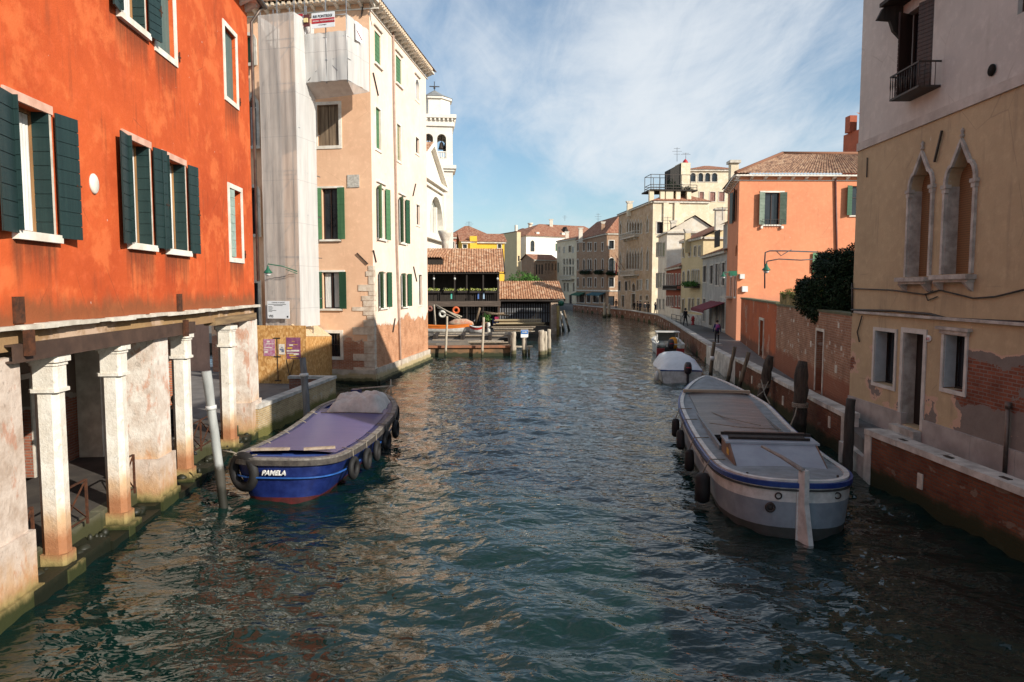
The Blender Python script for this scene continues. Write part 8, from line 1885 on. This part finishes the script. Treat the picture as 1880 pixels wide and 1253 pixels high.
for x, y, Y, l in ((958, 506, 92, 'rounded green bush rising behind the boat shed, left one'), (973, 508, 93, 'smaller green bush behind the boat shed, right one')):
    q = AT(x, y, Y); s_ = 1.0 if x == 958 else .75; r = empty('green_bush', Matrix.Translation((q.x, q.y, .7)), l, 'bush', 'bushes behind the boat shed'); M = Matrix.Translation((q.x, q.y, .7)); h = q.z - .7
    crown([(0, 0, h - .6, 1.5 * s_, .8), (-1.2 * s_, 0, h - 1.1, 1.1 * s_, .8), (1.2 * s_, .2, h - 1, 1.1 * s_, .8), (0, 0, h - 2, 1.5 * s_, .9)], 2600, .13, 5, M).build('foliage', leaf_mid, r); mb = MB(M); mb.tube([(0, 0, 0), (0, 0, h - 1)], .12, 6); mb.build('stem', old_wood, r)
# hydrant and quay rail
q = G(1272, 597, QZ); M = Matrix.Translation(q); r = empty('fire_hydrant', M, 'red fire hydrant standing before the pale yellow house', 'hydrant')
mb = MB(M); mb.lathe([(.2, 0), (.2, .1), (.14, .12), (.14, .6), (.2, .62), (.2, .7), (.16, .85), (.05, .98), (0, 1.0)], 12); mb.build('barrel', generic('hydrant_red', (.4, .03, .03), None, .4, 2, 0), r)
for s_ in (-1, 1): mb = MB(M); mb.lathe([(.08, 0), (.08, .18), (.05, .2)], 8, M=Matrix.Translation((0, 0, .5)) @ Matrix.Rotation(R(90 * s_), 4, 'Y')); mb.build('outlet', MT['hydrant_red'], r)
a, b = G(1233, 592, QZ), G(1250, 597, QZ); r = empty('iron_rail', Matrix.Translation(a), 'low iron hand rail along the quay before the yellow house', 'railing')
mb = MB(); 
for z in (.5, .95): mb.tube([a + Vector((0, 0, z)), b + Vector((0, 0, z))], .03, 6)
for t in (0, .5, 1): q = a.lerp(b, t); mb.tube([q, q + Vector((0, 0, .95))], .035, 6)
mb.build('rail', iron, r)
for i, (x, yb, yt) in enumerate(((1147, 576, 562), (1110, 581, 560), (1118, 580, 562))):
    b_, t_ = pp(x, yb + 2, x, yt - 4); pile(b_, t_, .3, .25, ['far pile before the gothic palace', 'far pile left of the pair before the brown palace corner', 'far pile right of the pair before the brown palace corner'][i], mat=pile_lt, grp='far piles along the distant canal wall')

# unseen low house added on the near quay to shade the near right water
house('added_shade_house', 'low ochre house out of view, added to cast shade on the near canal water', Vector((10.75, 8.6, 0)), Vector((10.6, -7, 0)), 5.0, MT['ochre_plaster'], [], dep=6, rh=1.2)
for px_, y0, y1, Y, l in ((1347, 301, 330, 95, 'cream'), (1306, 300, 306, 127, 'x')):
    if l == 'x': continue
    q = AT(px_, y0, 66); mb = MB(); mb.box(q.x - .35, q.x + .35, 65.6, 66.4, 9, q.z); c = mb.build('chimney', m_cr); mb = MB(); mb.box(q.x - .5, q.x + .5, 65.4, 66.6, q.z, q.z + .25); mb.build('cap', stone, c); tag(c, 'slim cream chimney standing just left of the salmon house roof', 'chimney')

def chim(root, x, y0, y1, Y, w=.45, m=None):
    a = AT(x, y1, Y); b = AT(x, y0, Y); mb = MB(); mb.box(a.x - w, a.x + w, Y - w, Y + w, a.z - 1.5, b.z - .3); c = mb.build('chimney', m or m_wh, root); mb = MB(); mb.prism([(a.x - w * .8, b.z - .3), (a.x + w * .8, b.z - .3), (a.x + w * 1.5, b.z + .2), (a.x - w * 1.5, b.z + .2)], Y - w, Y + w); mb.build('chimney_pot', stone, c)
chim(be, 1041, 427, 437, 187); chim(bb_, 1066, 420, 434, 168); chim(bb_, 1107, 409, 420, 158, .4, m_br); chim(pal, 1156, 372, 382, 124, .45, m_cr); chim(wh, 1236, 408, 420, 99, .35); chim(yy, 1262, 424, 440, 80, .3, m_ye); chim(wp, 1012, 404, 414, 218, .5)
antenna(1098, 392, 414, 160, 'thin television aerial on the brown palace roof'); antenna(1226, 398, 424, 98, 'television aerial on the white gabled house roof'); antenna(1326, 380, 405, 66, 'low television aerial on the grey shop house roof', 2)
